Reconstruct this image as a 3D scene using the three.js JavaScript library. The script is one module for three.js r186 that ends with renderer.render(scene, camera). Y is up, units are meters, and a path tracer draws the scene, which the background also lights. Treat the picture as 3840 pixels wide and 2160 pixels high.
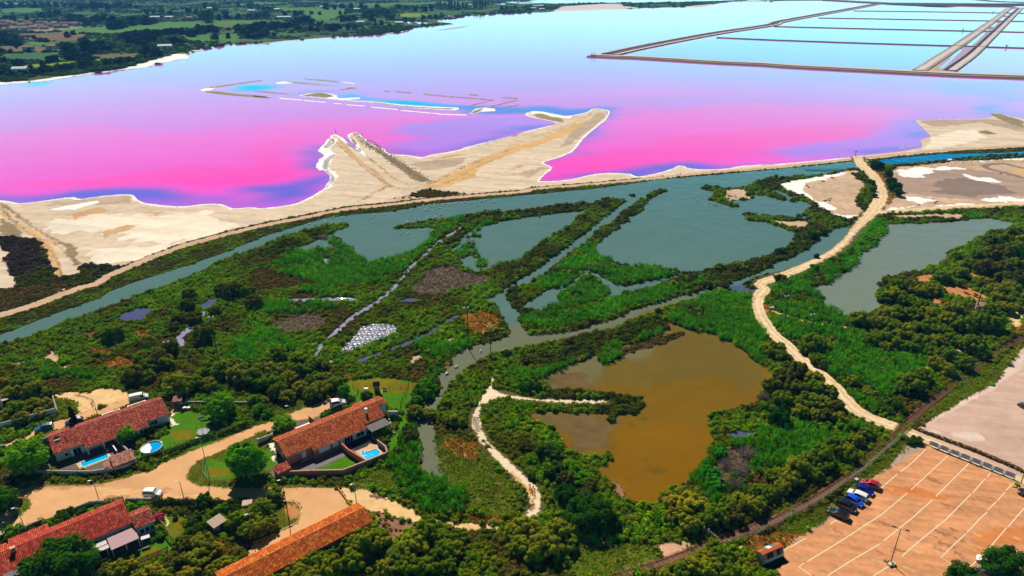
import * as THREE from 'three';
import { mergeGeometries } from 'three/addons/utils/BufferGeometryUtils.js';

// ---------- camera, sky, sun, exposure ----------
const FOC = 2600, HOR = -120, CAMH = 112, TILT = Math.atan((1080 - HOR) / FOC);
const scene = new THREE.Scene();
const camera = new THREE.PerspectiveCamera(2 * Math.atan(1080 / FOC) * 180 / Math.PI, 16 / 9, 1, 16000);
camera.position.set(0, CAMH, 0); camera.rotation.x = -TILT; camera.updateMatrixWorld(true);
const renderer = new THREE.WebGLRenderer({ antialias: true });
renderer.toneMapping = THREE.LinearToneMapping; renderer.toneMappingExposure = 1.45;
renderer.shadowMap.enabled = true;
const SUN_EL = 43, SUN_AZ = 21;   // the sun stands ahead of the camera, a little to the left
const sun = new THREE.DirectionalLight(new THREE.Color(1, 0.93, 0.82), 4.7);
{ const e = SUN_EL * Math.PI / 180, a = SUN_AZ * Math.PI / 180, d = 600;
  sun.position.set(-Math.sin(a) * Math.cos(e) * d, Math.sin(e) * d, -Math.cos(a) * Math.cos(e) * d - 200); sun.target.position.set(0, 0, -200);
  sun.name = 'sun'; sun.castShadow = true; const c = sun.shadow.camera; c.left = -260; c.right = 260; c.top = 260; c.bottom = -260; c.far = 1500; sun.shadow.mapSize.set(4096, 4096);
  scene.add(sun, sun.target); }
{ // clear summer sky: pale and bright at the horizon, deep blue overhead
  const W = 256, Hh = 512, data = new Float32Array(W * Hh * 4);
  for (let y = 0; y < Hh; y++) {
    const el = Math.max(0, ((y + .5) / Hh - .5) * 180), k2 = Math.exp(-el / 26), q = (w, p) => Math.exp(-Math.pow(el / w, p));
    const r = .004 + .012 * k2 + .95 * q(4.2, 1.6), g = .008 + .035 * k2 + 1.42 * q(10.5, 2), b = .014 + .08 * k2 + 1.15 * q(13.5, 2.2);
    for (let x = 0; x < W; x++) { const o = (y * W + x) * 4; data[o] = r; data[o + 1] = g; data[o + 2] = b; data[o + 3] = 1; }
  }
  const t = new THREE.DataTexture(data, W, Hh, THREE.RGBAFormat, THREE.FloatType);
  t.mapping = THREE.EquirectangularReflectionMapping; t.magFilter = t.minFilter = THREE.LinearFilter; t.needsUpdate = true;
  scene.background = t; scene.environment = t;
}
scene.fog = new THREE.FogExp2(new THREE.Color(.14, .42, 1), .00008);

// ---------- helpers ----------
const V2 = (x, y) => new THREE.Vector2(x, y), V3 = (x, y, z) => new THREE.Vector3(x, y, z);
let seed_ = 7; const rnd = () => { seed_ = (seed_ + 0x6d2b79f5) | 0; let t = Math.imul(seed_ ^ (seed_ >>> 15), 1 | seed_); t = (t + Math.imul(t ^ (t >>> 7), 61 | t)) ^ t; return ((t ^ (t >>> 14)) >>> 0) / 4294967296; };
const rr = (a, b) => a + (b - a) * rnd(), clamp = (x, a = 0, b = 1) => x < a ? a : x > b ? b : x, mix = (a, b, t) => a + (b - a) * t;
const PERM = new Uint8Array(512); { const p = [...Array(256).keys()]; for (let i = 255; i > 0; i--) { const j = (rnd() * (i + 1)) | 0; [p[i], p[j]] = [p[j], p[i]]; } for (let i = 0; i < 512; i++) PERM[i] = p[i & 255]; }
function noise(x, y) { const xi = Math.floor(x), yi = Math.floor(y); let u = x - xi, v = y - yi; u = u * u * (3 - 2 * u); v = v * v * (3 - 2 * v);
  const X = xi & 255, Y = yi & 255, a = PERM[PERM[X] + Y], b = PERM[PERM[X + 1] + Y], c = PERM[PERM[X] + ((Y + 1) & 255)], d = PERM[PERM[X + 1] + ((Y + 1) & 255)];
  return (a + (b - a) * u + (c - a) * v + (a - b - c + d) * u * v) / 255; }
const fbm = (x, y, o = 3) => { let s = 0, a = .5, n = 0; for (let i = 0; i < o; i++) { s += a * noise(x, y); n += a; a *= .5; x = x * 2.03 + 17.3; y = y * 2.03 + 5.1; } return s / n; };
// a point of the photograph (3840 x 2160) on the plane at height h
const ST = Math.sin(TILT), CT = Math.cos(TILT);
function G(x, y, h = 0) { const u = (x - 1920) / FOC, v = (1080 - y) / FOC, dy = -ST + v * CT, dz = -CT - v * ST, t = (CAMH - h) / -dy; return [u * t, dz * t]; }
function toPx(X, Y, Z) { const y = Y - CAMH, f = -ST * y - CT * Z, up = CT * y - ST * Z; return [1920 + FOC * X / f, 1080 - FOC * up / f]; }
const TX = [0, 950, 1900, 2840], TY = [0, 520, 1060, 1600];
const t = (r, c, ...n) => { const o = []; for (let i = 0; i < n.length; i += 2) o.push([TX[c] + n[i] / 2.576, TY[r] + n[i + 1] / 2.576]); return o; };   // enlarged tile -> photograph
const ground = (pts) => pts.map(([x, y]) => G(x, Math.max(y, -60)));
const names = new Map();
const numbered = (n) => { const k = names.get(n) ?? 0; names.set(n, k + 1); return k ? n + '_' + String(k).padStart(3, '0') : n; };
function tag(o, label, category, group, kind) { if (label) o.userData.label = label; if (category) o.userData.category = category; if (group) o.userData.group = group; if (kind) o.userData.kind = kind; return o; }
function put(o) { o.name = numbered(o.name); o.traverse(m => { if (m.isMesh) m.castShadow = m.receiveShadow = true; }); scene.add(o); return o; }
function thing(name, label, category, [x, y, z] = [0, 0, 0], turn = 0, group) { const g = new THREE.Group(); g.name = name; g.position.set(x, y, z); g.rotation.y = turn; tag(g, label, category, group); return put(g); }
function part(name, geo, mat, parent, label) { const m = new THREE.Mesh(Array.isArray(geo) ? mergeGeometries(geo.map(plain)) : geo, mat); m.name = name; m.castShadow = m.receiveShadow = true; if (label) m.userData.label = label; parent.add(m); return m; }
function plain(g) { let q = g.index ? g.toNonIndexed() : g; for (const k of Object.keys(q.attributes)) if (!['position', 'normal', 'uv'].includes(k)) q.deleteAttribute(k); if (!q.attributes.uv) q.setAttribute('uv', new THREE.BufferAttribute(new Float32Array(q.attributes.position.count * 2), 2)); if (!q.attributes.normal) q.computeVertexNormals(); q.morphAttributes = {}; return q; }
const box = (w, h, d, x = 0, y = 0, z = 0, ry = 0) => { const g = new THREE.BoxGeometry(w, h, d); if (ry) g.rotateY(ry); return g.translate(x, y, z); };
const cyl = (r0, r1, h, x = 0, y = 0, z = 0, n = 10) => new THREE.CylinderGeometry(r0, r1, h, n).translate(x, y + h / 2, z);
function bar(a, b, r, n = 6) { const A = V3(...a), B = V3(...b), g = new THREE.CylinderGeometry(r, r, A.distanceTo(B), n); g.applyQuaternion(new THREE.Quaternion().setFromUnitVectors(V3(0, 1, 0), B.clone().sub(A).normalize())); return g.translate((a[0] + b[0]) / 2, (a[1] + b[1]) / 2, (a[2] + b[2]) / 2); }
const lin = (r, g, b, k = 1) => { const c = new THREE.Color().setRGB(r / 255, g / 255, b / 255, THREE.SRGBColorSpace); return c.multiplyScalar(k * .8); };
const std = (c, rough = .85, o = {}) => new THREE.MeshPhysicalMaterial({ color: c, roughness: rough, specularIntensity: rough > .69 ? .25 : 1, side: THREE.DoubleSide, ...o });
const phys = (c, rough, o = {}) => new THREE.MeshPhysicalMaterial({ color: c, roughness: rough, side: THREE.DoubleSide, ...o });
function noiseTex(size, fn, srgb = false, rep = 1) { const d = new Uint8Array(size * size * 4); for (let y = 0; y < size; y++) for (let x = 0; x < size; x++) { const c = fn(x / size, y / size), o = (y * size + x) * 4; d[o] = clamp(c[0]) * 255; d[o + 1] = clamp(c[1]) * 255; d[o + 2] = clamp(c[2]) * 255; d[o + 3] = 255; }
  const tx = new THREE.DataTexture(d, size, size); tx.wrapS = tx.wrapT = THREE.RepeatWrapping; tx.magFilter = THREE.LinearFilter; tx.minFilter = THREE.LinearMipmapLinearFilter; tx.repeat.set(rep, rep); if (srgb) tx.colorSpace = THREE.SRGBColorSpace; tx.needsUpdate = true; return tx; }
// tileable noise on the unit square
function tnoise(x, y, f, o = 3) { let s = 0, a = .5, n = 0; for (let i = 0; i < o; i++) { const X = x * f, Y = y * f, xi = Math.floor(X), yi = Math.floor(Y); let u = X - xi, v = Y - yi; u = u * u * (3 - 2 * u); v = v * v * (3 - 2 * v); const h = (p, q) => PERM[PERM[((p % f + f) % f) & 255] + (((q % f + f) % f) & 255)] / 255; s += a * mix(mix(h(xi, yi), h(xi + 1, yi), u), mix(h(xi, yi + 1), h(xi + 1, yi + 1), u), v); n += a; a *= .5; f *= 2; } return s / n; }

// ---------- rasters of what covers the ground ----------
function grid(x0, x1, z0, z1, cell) { const w = Math.ceil((x1 - x0) / cell), h = Math.ceil((z1 - z0) / cell); return { x0, z0, cell, w, h, d: new Uint8Array(w * h) }; }
function fill(g, poly, id) { let lo = 1e9, hi = -1e9; for (const p of poly) { lo = Math.min(lo, p[1]); hi = Math.max(hi, p[1]); }
  const r0 = Math.max(0, Math.floor((lo - g.z0) / g.cell)), r1 = Math.min(g.h - 1, Math.ceil((hi - g.z0) / g.cell));
  for (let r = r0; r <= r1; r++) { const z = g.z0 + (r + .5) * g.cell, xs = []; for (let i = 0, j = poly.length - 1; i < poly.length; j = i++) { const a = poly[i], b = poly[j]; if ((a[1] > z) !== (b[1] > z)) xs.push(a[0] + (z - a[1]) / (b[1] - a[1]) * (b[0] - a[0])); }
    xs.sort((a, b) => a - b); for (let i = 0; i + 1 < xs.length; i += 2) { const c0 = Math.max(0, Math.round((xs[i] - g.x0) / g.cell)), c1 = Math.min(g.w - 1, Math.round((xs[i + 1] - g.x0) / g.cell) - 1); if (c1 >= c0) g.d.fill(id, r * g.w + c0, r * g.w + c1 + 1); } } }
const at = (g, x, z) => { const c = ((x - g.x0) / g.cell) | 0, r = ((z - g.z0) / g.cell) | 0; return c < 0 || r < 0 || c >= g.w || r >= g.h ? 0 : g.d[r * g.w + c]; };
const NEAR = grid(-480, 580, -900, -88, .4), FARG = grid(-2400, 2000, -3400, -640, 3), LAKE = grid(-640, 700, -900, -330, .8);
const TYPES = ['scrub']; const tid = (n) => { let i = TYPES.indexOf(n); if (i < 0) i = TYPES.push(n) - 1; return i; };
function rough(poly, amp, step = 2, f = .22) { const out = []; for (let i = 0; i < poly.length; i++) { const a = poly[i], b = poly[(i + 1) % poly.length], dx = b[0] - a[0], dz = b[1] - a[1], L = Math.hypot(dx, dz), n = Math.max(1, Math.min(60, Math.round(L / step)));
  for (let k = 0; k < n; k++) { const s = k / n, x = a[0] + dx * s, z = a[1] + dz * s, w = amp * (fbm(x * f + 9, z * f, 3) - .5) * 2; out.push([x - dz / (L || 1) * w, z + dx / (L || 1) * w]); } } return out; }
// a ribbon along a path: left side, then the right side back
function ribbon(path, width) { const w = (i) => typeof width === 'number' ? width : width[Math.min(i, width.length - 1)], L = [], R = []; for (let i = 0; i < path.length; i++) { const a = path[Math.max(0, i - 1)], b = path[Math.min(path.length - 1, i + 1)], l = Math.hypot(b[0] - a[0], b[1] - a[1]) || 1, nx = -(b[1] - a[1]) / l, nz = (b[0] - a[0]) / l; L.push([path[i][0] + nx * w(i) / 2, path[i][1] + nz * w(i) / 2]); R.push([path[i][0] - nx * w(i) / 2, path[i][1] - nz * w(i) / 2]); } return [...L, ...R.reverse()]; }
function smooth(path, step = 4) { if (path.length < 3) return path; const c = new THREE.CatmullRomCurve3(path.map(p => V3(p[0], 0, p[1])), false, 'centripetal'); return c.getSpacedPoints(Math.max(2, Math.round(c.getLength() / step))).map(p => [p.x, p.z]); }
const zones = [];   // painted in order: later ones lie on top
const zone = (type, pts, o = {}) => { const poly = rough(o.world ? pts : ground(pts), o.amp ?? .5, o.step ?? 2); fill(o.grid ?? NEAR, poly, tid(type)); if (o.far) fill(FARG, poly, tid(type)); const z = { type, poly, ...o }; zones.push(z); return z; };
const path = (type, pts, width, o = {}) => { const p = smooth(ground(pts), o.step ?? 4); return zone(type, ribbon(p, width), { amp: .12, ...o, world: true, line: p }); };
const mark = (type, pts, o = {}) => zone(type, pts, { ...o, sheet: undefined });
// ---------- the lie of the land, traced on the ground plane ----------
// salt lake
const farShore = [...t(0,0, -400,860, 0,818,250,800,500,775,640,755,850,718,1100,690,1330,650,1480,632,1560,610,1840,560,1800,520,1900,498,2100,452,2300,430,2576,418), ...t(0,1, 300,398,700,368,1000,348,1250,333,1400,318,1480,298,1560,272,1940,235,1740,202,1950,180,2050,155,2200,148,2500,134), ...t(0,2, 200,125,400,118,560,100,900,95,1150,86,1400,76,1700,70,2000,42,2170,14,2576,12), ...t(0,3, 300,8,700,6,1100,34,1500,70,2576,60,2900,60)];
const LAKEPOLY = [...farShore, ...t(1,3,2900,66,2576,92,1400,160,960,205,0,300), ...t(1,2,1500,390,0,530), ...t(1,1,0,760), ...t(1,0,1500,1000,0,1000,-600,1000)];
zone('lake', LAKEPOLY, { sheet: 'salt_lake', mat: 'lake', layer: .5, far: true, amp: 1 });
// dry salt flats between the lake and the canal
const nearShore = [...t(1,0,-500,560,0,597,80,612,200,628,450,600,700,570,760,590,900,570,1050,550,1240,543,1290,560,1330,605,1450,635,1780,660,1900,645,2050,632,2150,640,2250,680,2430,664,2500,680), ...t(1,1,0,680,130,672,400,635,560,565,690,490,740,455,760,370,700,300,668,280,695,200,740,160,680,112,740,45,765,0), ...t(0,1,690,1435,770,1380,755,1312,785,1300,815,1312,900,1380,985,1440), ...t(1,1,900,45,960,90,1030,125,1012,75,960,0), ...t(0,1,990,1400,930,1297,1000,1280,1040,1320,1130,1388,1240,1438), ...t(1,1,1180,60,1240,95,1320,150,1500,165,1640,185,1720,160,1900,130,2100,85,2400,20), ...t(0,1,2000,1440,2400,1340,2576,1300), ...t(0,2,60,1320,200,1270,430,1215,490,1190,430,1170,280,1140,190,1110,250,1076,340,1080,500,1110,600,1120,700,1105,790,1080,850,1050,960,1060,970,1130,870,1220,750,1320,650,1440), ...t(1,2,620,130,500,180,340,235,430,275,370,340,310,412,500,410,700,380,830,350,1000,335,1190,342,1240,370,1400,350,1560,310,1690,260,1760,290,1920,300,2100,295,2300,265,2576,250), ...t(1,3,0,264,500,222,900,182,1000,166,1330,132,1450,115,1580,90,1590,40,1540,0), ...t(0,3,1350,1440,1450,1410,1590,1395,1570,1350,1680,1320,1600,1240,1520,1160,1700,1155,2200,1145,2280,1125,2250,1095,2330,1095,2480,1130,2576,1150,2900,1180)];
const canalTop = [...t(2,0,-500,660,0,505,280,395,700,240,960,150,1050,90,1250,10), ...t(1,0,1150,1436,1350,1368,1800,1226,2100,1125,2400,1005,2560,940), ...t(1,1,300,884,700,765,1000,730,1300,708,1700,634,2200,585,2576,550), ...t(1,2,700,495,900,476,1500,390,2576,298), ...t(1,3,500,262,930,218)];
const flatBack = [...t(1,3,3000,96,2576,122,2200,138,1750,146,1300,188,1090,220,930,219), ...[...canalTop].reverse(), [-250,1700], [-250,1200]];
const FLAT = zone('sand', [...nearShore, ...flatBack], { sheet: 'salt_flat', mat: 'soil', layer: 2, amp: .7 });
// stains and crusts on the flats
mark('sand_pale', t(1,0,450,800,900,720,1300,740,2000,720,2250,850,2100,980,1500,1000,1150,960,1050,880,700,900,400,900), { amp: 9, f: .03 });
mark('sand_pale', t(1,0,900,1080,1600,1020,1800,1010,1500,1120,1300,1190,900,1180,780,1130), { amp: 6, f: .05 });
mark('sand_tan', t(1,0,980,900,1250,830,1350,830,1200,900,1020,960), { amp: 3, f: .1 });
mark('sand_tan', t(1,0,1400,700,1600,710,1500,750), { amp: 2 });
mark('sand_tan', t(1,0,620,740,1000,660,1030,690,700,790), { amp: 4, f: .08 });
mark('sand_grey', t(1,0,700,590,900,580,1240,550,1260,620,1000,640,700,640,350,660), { amp: 3, f: .1 });
mark('salt', t(1,0,490,680,640,650,800,620,930,600,960,615,830,650,720,685,600,690,520,692), { amp: 1.5, f: .2 });
mark('sand_dark', t(1,0,0,610,60,640,180,740,260,790,330,850,480,930,600,1000,700,1020,750,1080,740,1160,790,1210,730,1230,650,1130,640,1060,540,990,420,920,300,840,200,780,90,700,0,650), { amp: 1.2, f: .2 });
mark('sand_dark', t(1,0,0,770,110,820,210,900,230,960,160,960,0,930), { amp: 1.5 });
mark('sand_orange', t(1,0,0,690,150,790,330,900,480,990,560,1130,600,1330,540,1330,470,1130,380,980,200,850,0,740), { amp: 1, f: .2 });
mark('sand_dark', [...t(0,1,985,1285,1030,1285,1130,1390,1180,1443), ...t(1,1,1200,70,1330,170,1480,260,1600,340,1720,405,1640,420,1540,400,1420,300,1280,190,1150,90,1060,0)], { amp: .9 });
mark('sand_orange', t(1,1,1640,460,1750,410,2000,310,2120,230,2576,40,2576,110,2200,270,2140,330,2150,370,2050,400,1900,460,1760,480), { amp: 1.5, f: .15 });
mark('sand_tan', t(1,1,800,0,860,0,960,130,1060,220,1200,320,1300,430,1400,465,1290,480,1160,330,1050,250,900,120), { amp: 1.2, f: .2 });
mark('sand_grey', t(1,1,1490,250,1550,230,1800,200,2050,180,2020,240,1750,300,1620,300), { amp: 3, f: .1 });
mark('sand_tan', t(1,1,1720,190,1950,150,2080,150,1850,190), { amp: 2 });
for (const q of [[[1,1],1560,470,1800,380,2060,250,2576,60],[[1,1],1640,480,1900,400,2150,260,2576,100],[[0,2],0,1400,300,1310,600,1200,820,1090],[[0,2],0,1440,340,1360,640,1240,850,1130],[[1,1],800,30,960,180,1140,330,1330,450],[[1,1],1080,150,1240,280,1400,400,1560,450],[[1,0],0,660,200,850,420,1000,560,1200,590,1330],[[1,0],60,640,260,800,480,960,640,1110],[[1,1],1000,600,1200,500,1300,440],[[1,1],1400,470,1500,480,1640,440],[[1,2],0,300,200,240,420,250],[[1,1],1950,380,2200,360,2576,330]]) { const [[r, c], ...n] = q; path('sand_tan', t(r, c, ...n), .9, { amp: .7, f: .3 }); path('sand_dark', t(r, c, ...n.map((v, i) => i % 2 ? v + 14 : v + 6)), .5, { amp: .8, f: .4 }); }
mark('sand_orange', t(0,2,0,1443,350,1330,650,1200,800,1160,700,1240,400,1370,200,1443), { amp: 1.2, f: .15 });
mark('sand_grey', t(0,2,650,1250,800,1170,860,1100,940,1080,950,1130,850,1220,720,1320,600,1400,520,1420), { amp: 2, f: .1 });
mark('sand_olive', t(0,2,250,1100,380,1095,540,1150,550,1180,440,1165,300,1135), { amp: 1 });
mark('sand_grey', t(1,2,120,330,330,270,420,290,340,320,200,390), { amp: 3, f: .15 });
mark('sand_grey', t(0,3,1560,1165,2230,1150,2576,1190,2576,1280,2150,1180,1700,1230), { amp: 3, f: .1 });
mark('sand_olive', t(0,3,2250,1095,2340,1100,2576,1170,2576,1240,2400,1180,2290,1130), { amp: 2, f: .1 });
mark('sand_dark', t(0,3,2120,1262,2230,1260,2320,1295,2230,1300,2150,1285), { amp: 1 });
mark('sand_pale', t(0,3,1700,1330,1800,1280,2100,1240,2200,1330,1950,1400,1750,1430,1600,1440), { amp: 4, f: .1 });
// white salt crust along the shore
{ const b = nearShore.slice(1), seg = (i, j, w, o) => path('salt', b.slice(i, j).filter(p => p[0] < 3230), w, { sheet: 'salt_crust', mat: 'salt', layer: 3, amp: .6, f: .35, ...o });
  seg(0, 24, 1.6); seg(23, 27, 2.6); seg(26, 33, 7.5); seg(32, 41, 2.4); seg(40, 60, 2.2); seg(59, 66, 1.8); seg(66, 83, 1.7); seg(82, 102, 1.5); seg(101, 118, 1.4); }
zone('salt', t(1,1,690,200,745,165,790,150,770,190,740,240,720,290,780,320,825,365,770,425,700,480,690,460,755,370,668,285), { sheet: 'salt_crust', mat: 'salt', layer: 3, amp: .8 });
zone('salt', t(0,2,195,1108,250,1076,340,1080,500,1110,640,1122,600,1145,440,1128,330,1095,260,1100), { sheet: 'salt_crust', mat: 'salt', layer: 3, amp: .6 });
zone('salt', t(1,1,960,100,1012,80,1060,120,1100,170,1140,188,1090,175,1030,130), { sheet: 'salt_crust', mat: 'salt', layer: 3, amp: .4 });
// low islands and drowned banks in the lake
const isle = (pts, type = 'sand_olive', o = {}) => zone(type, pts, { sheet: 'sandbar', mat: 'soil', layer: 2, amp: 1.2, f: .12, ...o });
isle(t(0,0,1925,872,1990,848,2090,845,2040,870,2000,885), 'salt'); isle(t(0,0,1990,845,2150,825,2330,800,2540,772,2540,780,2350,808,2150,838,2040,850)); isle(t(0,0,1980,880,2100,882,2300,908,2576,930,2576,945,2300,930,2080,908,1990,893));
isle(t(0,1,0,915,100,930,170,945,120,952,0,940)); isle(t(0,1,0,878,120,884,350,908,350,914,100,894,0,884));
isle(t(0,1,440,756,520,760,720,775,830,788,820,796,680,782,520,769)); isle(t(0,1,215,795,290,786,420,798,330,808,230,810), 'salt'); isle(t(0,1,290,786,440,796,640,816,820,832,640,824,420,804));
isle(t(0,1,805,862,880,860,940,840,1010,850,940,862,860,870)); isle(t(0,1,430,925,520,905,640,892,710,898,800,920,830,950,1040,940,1020,955,900,965,1200,985,1450,1012,1700,1028,1980,1038,1990,1055,1950,1068,1800,1062,1500,1040,1200,1000,900,972,780,962,600,940), 'salt');
mark('sand_olive', t(0,1,460,924,540,908,640,894,700,902,780,930,700,945,560,932), { amp: 1 }); mark('sand_olive', t(0,1,860,960,1200,992,1450,1022,1700,1040,1940,1048,1900,1060,1500,1036,1200,998), { amp: .6 });
isle(t(0,1,2070,1100,2150,1050,2230,1040,2330,1050,2335,1075,2200,1080,2130,1095), 'salt'); mark('sand_olive', t(0,1,2090,1096,2160,1058,2230,1046,2200,1070,2140,1092), { amp: .6 });
for (const q of [[480,965,700,985], [780,995,850,1000], [900,1008,1080,1020], [1140,1030,1400,1055], [1420,1062,1600,1078], [1600,1078,1800,1095], [1800,1100,2060,1106], [250,945,470,962], [860,790,980,804]]) isle(t(0,1, q[0],q[1],q[2],q[3],q[2],q[3]+9,q[0],q[1]+9), 'salt', { amp: .9 });
for (const q of [[1360,880,1530,893], [1640,905,1880,928], [1880,928,2180,952], [2180,952,2320,966], [2100,1014,2320,962], [2290,1026,2560,962], [2420,1036,2576,1008], [1260,876,1320,880], [2080,910,2170,916], [2400,938,2560,948]]) isle(t(0,1, q[0],q[1],q[2],q[3],q[2]-6,q[3]+9,q[0]+8,q[1]+9), 'sand_dark', { amp: .8 });
isle(t(0,1,1745,300,1850,280,2120,242,1990,272,1850,290), 'sand_olive');

// salt pans and their dykes, far right
const panl = (pts) => zone('lake', pts, { sheet: 'salt_pan', mat: 'panlilac', layer: 2, amp: .1, far: true }), pan = (pts, o) => zone('lake', pts, { sheet: 'salt_pan', mat: 'pan', layer: 2, amp: .1, far: true, ...o });
zone('sand_grey', t(0,3,1480,688,1870,440,2420,74,2576,74,2250,330,1900,692), { sheet: 'dyke_ground', mat: 'soil', layer: 1, amp: .2 });
pan([...t(0,2,1225,528,1400,492,1950,380,2040,368,2576,392), ...t(0,3,900,420,1870,448,1490,672,0,602), ...t(0,2,1850,572)]);
pan([...t(0,2,2070,358,2576,264), ...t(0,3,170,258,2000,302,2060,305,1870,438,900,412,0,380)]);
pan(t(0,3,200,254,590,180,2230,206,2065,298)); pan(t(0,3,620,172,930,110,2335,129,2240,200)); pan(t(0,3,960,104,1230,48,1720,70,1850,52,2430,76,2345,124));
panl(t(0,3,1905,684,2145,462,2576,476,3000,490,3000,720,2576,708)); panl(t(0,3,2160,448,2320,312,2576,318,3000,330,3000,470,2576,460)); panl(t(0,3,2330,304,2420,214,2576,214,3000,220,3000,318)); pan(t(0,3,2430,206,2500,135,2576,134,3000,135,3000,208)); pan(t(0,3,2510,128,2576,76,3000,76,3000,126));
pan(t(0,3,1740,668,1800,655,1985,480,1930,470,1850,580)); pan(t(0,3,2020,440,2075,440,2240,285,2180,280)); pan(t(0,3,2225,260,2280,262,2325,222,2260,222)); pan(t(0,3,2310,205,2360,206,2400,166,2340,166)); pan(t(0,3,2375,150,2420,150,2490,92,2440,92));
pan(t(0,3,700,-60,700,-2,1100,24,1240,24,2576,34,3000,36,3000,-60));
// far lagoon at the top edge
zone('lake', [...t(0,2,60,18,200,10,700,-40,2576,-60,2576,4,1980,12,1300,26,500,34,160,30)], { sheet: 'far_lagoon', mat: 'pan', layer: 2, amp: .5, far: true });
zone('lake', t(0,1,2440,22,2576,12,2700,15,2700,34,2560,34), { sheet: 'far_lagoon', mat: 'pan', layer: 2, far: true });
for (const q of [[2260,40,2440,32,2430,44,2300,46], [1880,150,1950,152,1940,172,1890,170], [2080,42,2120,40,2115,48,2085,48], [1420,215,1560,208,1690,222,1640,232,1480,225]]) zone('lake', t(0,1,...q), { sheet: 'far_pond', mat: 'pan', layer: 2, far: true });
zone('lake', t(0,0,1840,470,1900,450,1955,452,1945,470,1860,482), { sheet: 'far_pond', mat: 'pan', layer: 2, far: true });
zone('sand_pink', t(0,2,540,62,900,38,1100,36,1130,60,1300,76,900,96,640,104,440,108), { sheet: 'salt_flat', mat: 'soilfar', layer: 2, far: true }); zone('sand_pink', t(0,2,1700,66,1980,38,2000,46,1860,72), { sheet: 'salt_flat', mat: 'soilfar', layer: 2, far: true });
zone('salt', t(0,0,-300,830,0,795,300,780,560,742,900,700,1200,660,1400,600,1700,520,1800,522,1840,560,1560,608,1400,650,1150,678,860,715,640,752,500,772,250,798,0,820,-300,850), { sheet: 'beach', mat: 'soilfar', layer: 2, far: true, amp: 1.5 });
path('salt', [...t(0,0,1800,515,1900,488,2100,446,2300,424,2576,410), ...t(0,1,400,388,800,356,1200,330,1400,312,1490,290)], 5, { sheet: 'beach', mat: 'soilfar', layer: 2, far: true });
path('bank_brown', [...t(0,0,-300,790,0,772,300,745,630,705,950,660,1250,622,1480,560,1700,500,1900,465,2100,430,2576,398), ...t(0,1,400,375,800,345,1200,318,1480,285)], 14, { far: true });

// fields and woods beyond the lake
const field = (type, ...n) => zone(type, t(0, ...n), { grid: FARG, amp: 3, step: 20 });
field('field_green',0, 0,75,420,80,400,110,0,125); field('field_green',0, 430,290,900,265,1250,240,1560,215,2576,190,2576,225,1900,270,1600,290,1400,305,1130,330,850,330);
field('field_brown',0, 250,330,620,305,850,335,780,390,560,400,220,380); field('field_green',0, 240,400,560,405,590,430,330,440); field('field_brown',0, 0,440,560,460,590,500,100,500,0,470); field('field_teal',0, 0,520,600,500,560,560,100,570);
field('field_bright',0, 120,640,420,610,900,580,1100,560,1100,580,700,610,400,640,150,655); field('field_brown',0, 880,530,1380,515,1300,560,960,560); field('field_green',0, 1700,340,2300,330,2300,390,1800,400,1760,370); field('field_brown',0, 2110,245,2270,240,2270,270,2130,275);
field('field_green',1, 200,75,900,70,880,150,700,195,560,190,480,110,230,100); field('field_bright',1, 1390,138,1500,125,1700,140,1680,155,1450,165); field('field_green',1, 900,38,1400,28,2000,14,2200,20,1600,42,1200,55); field('field_green',0, 0,20,700,30,600,50,0,44); field('field_teal',1, 0,200,300,190,340,220,0,230); field('field_green',1, 0,20,300,25,280,40,0,40);
field('field_dark',1, 500,300,1200,270,1400,250,1450,290,900,330,500,340);
mark('town', t(0,0,0,215,330,225,800,235,790,268,560,290,330,315,200,300,0,270), { far: true, amp: 2 });

// dyke track and the canal beside it
const dykeLine = [...t(2,0,-500,470,0,315,260,240,560,130,760,55,960,0), ...t(1,0,1000,1348,1240,1243,1700,1060,2200,920,2550,838), ...t(1,1,250,808,500,760,900,680,1290,640,1700,590,2200,545,2576,515), ...t(1,2,250,488,700,450,1400,385,2000,325,2576,280), ...t(1,3,500,245,950,195,1400,148,2000,98,2576,70,3000,45)];
// wetland water south of the dyke, then the land that stands in it
zone('water', [...canalTop, ...t(1,3,960,240,1000,400,1050,700,1000,900,740,1100,300,1260,0,1330), ...t(2,2,2300,10,1930,100,1430,310,1250,345,1030,445,800,492,600,542,300,592,100,645,0,680), ...t(2,1,2400,662,2230,735,2100,800,2030,875,1950,935,1880,1000,1830,1100,1800,1200,1740,1300,1760,1420), ...t(3,1,1780,280,1880,450,1905,540,1900,640,1870,640,1800,520,1700,482,1600,422,1590,100), ...t(2,1,1500,900,600,700), ...t(2,0,600,800,-500,900)], { sheet: 'lagoon_water', mat: 'lagoon', layer: 1, amp: .4 });
const land = (type, pts, o = {}) => zone(type, pts, { sheet: 'marsh_ground', mat: 'soil', layer: 2, amp: .7, f: .3, ...o });
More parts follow.
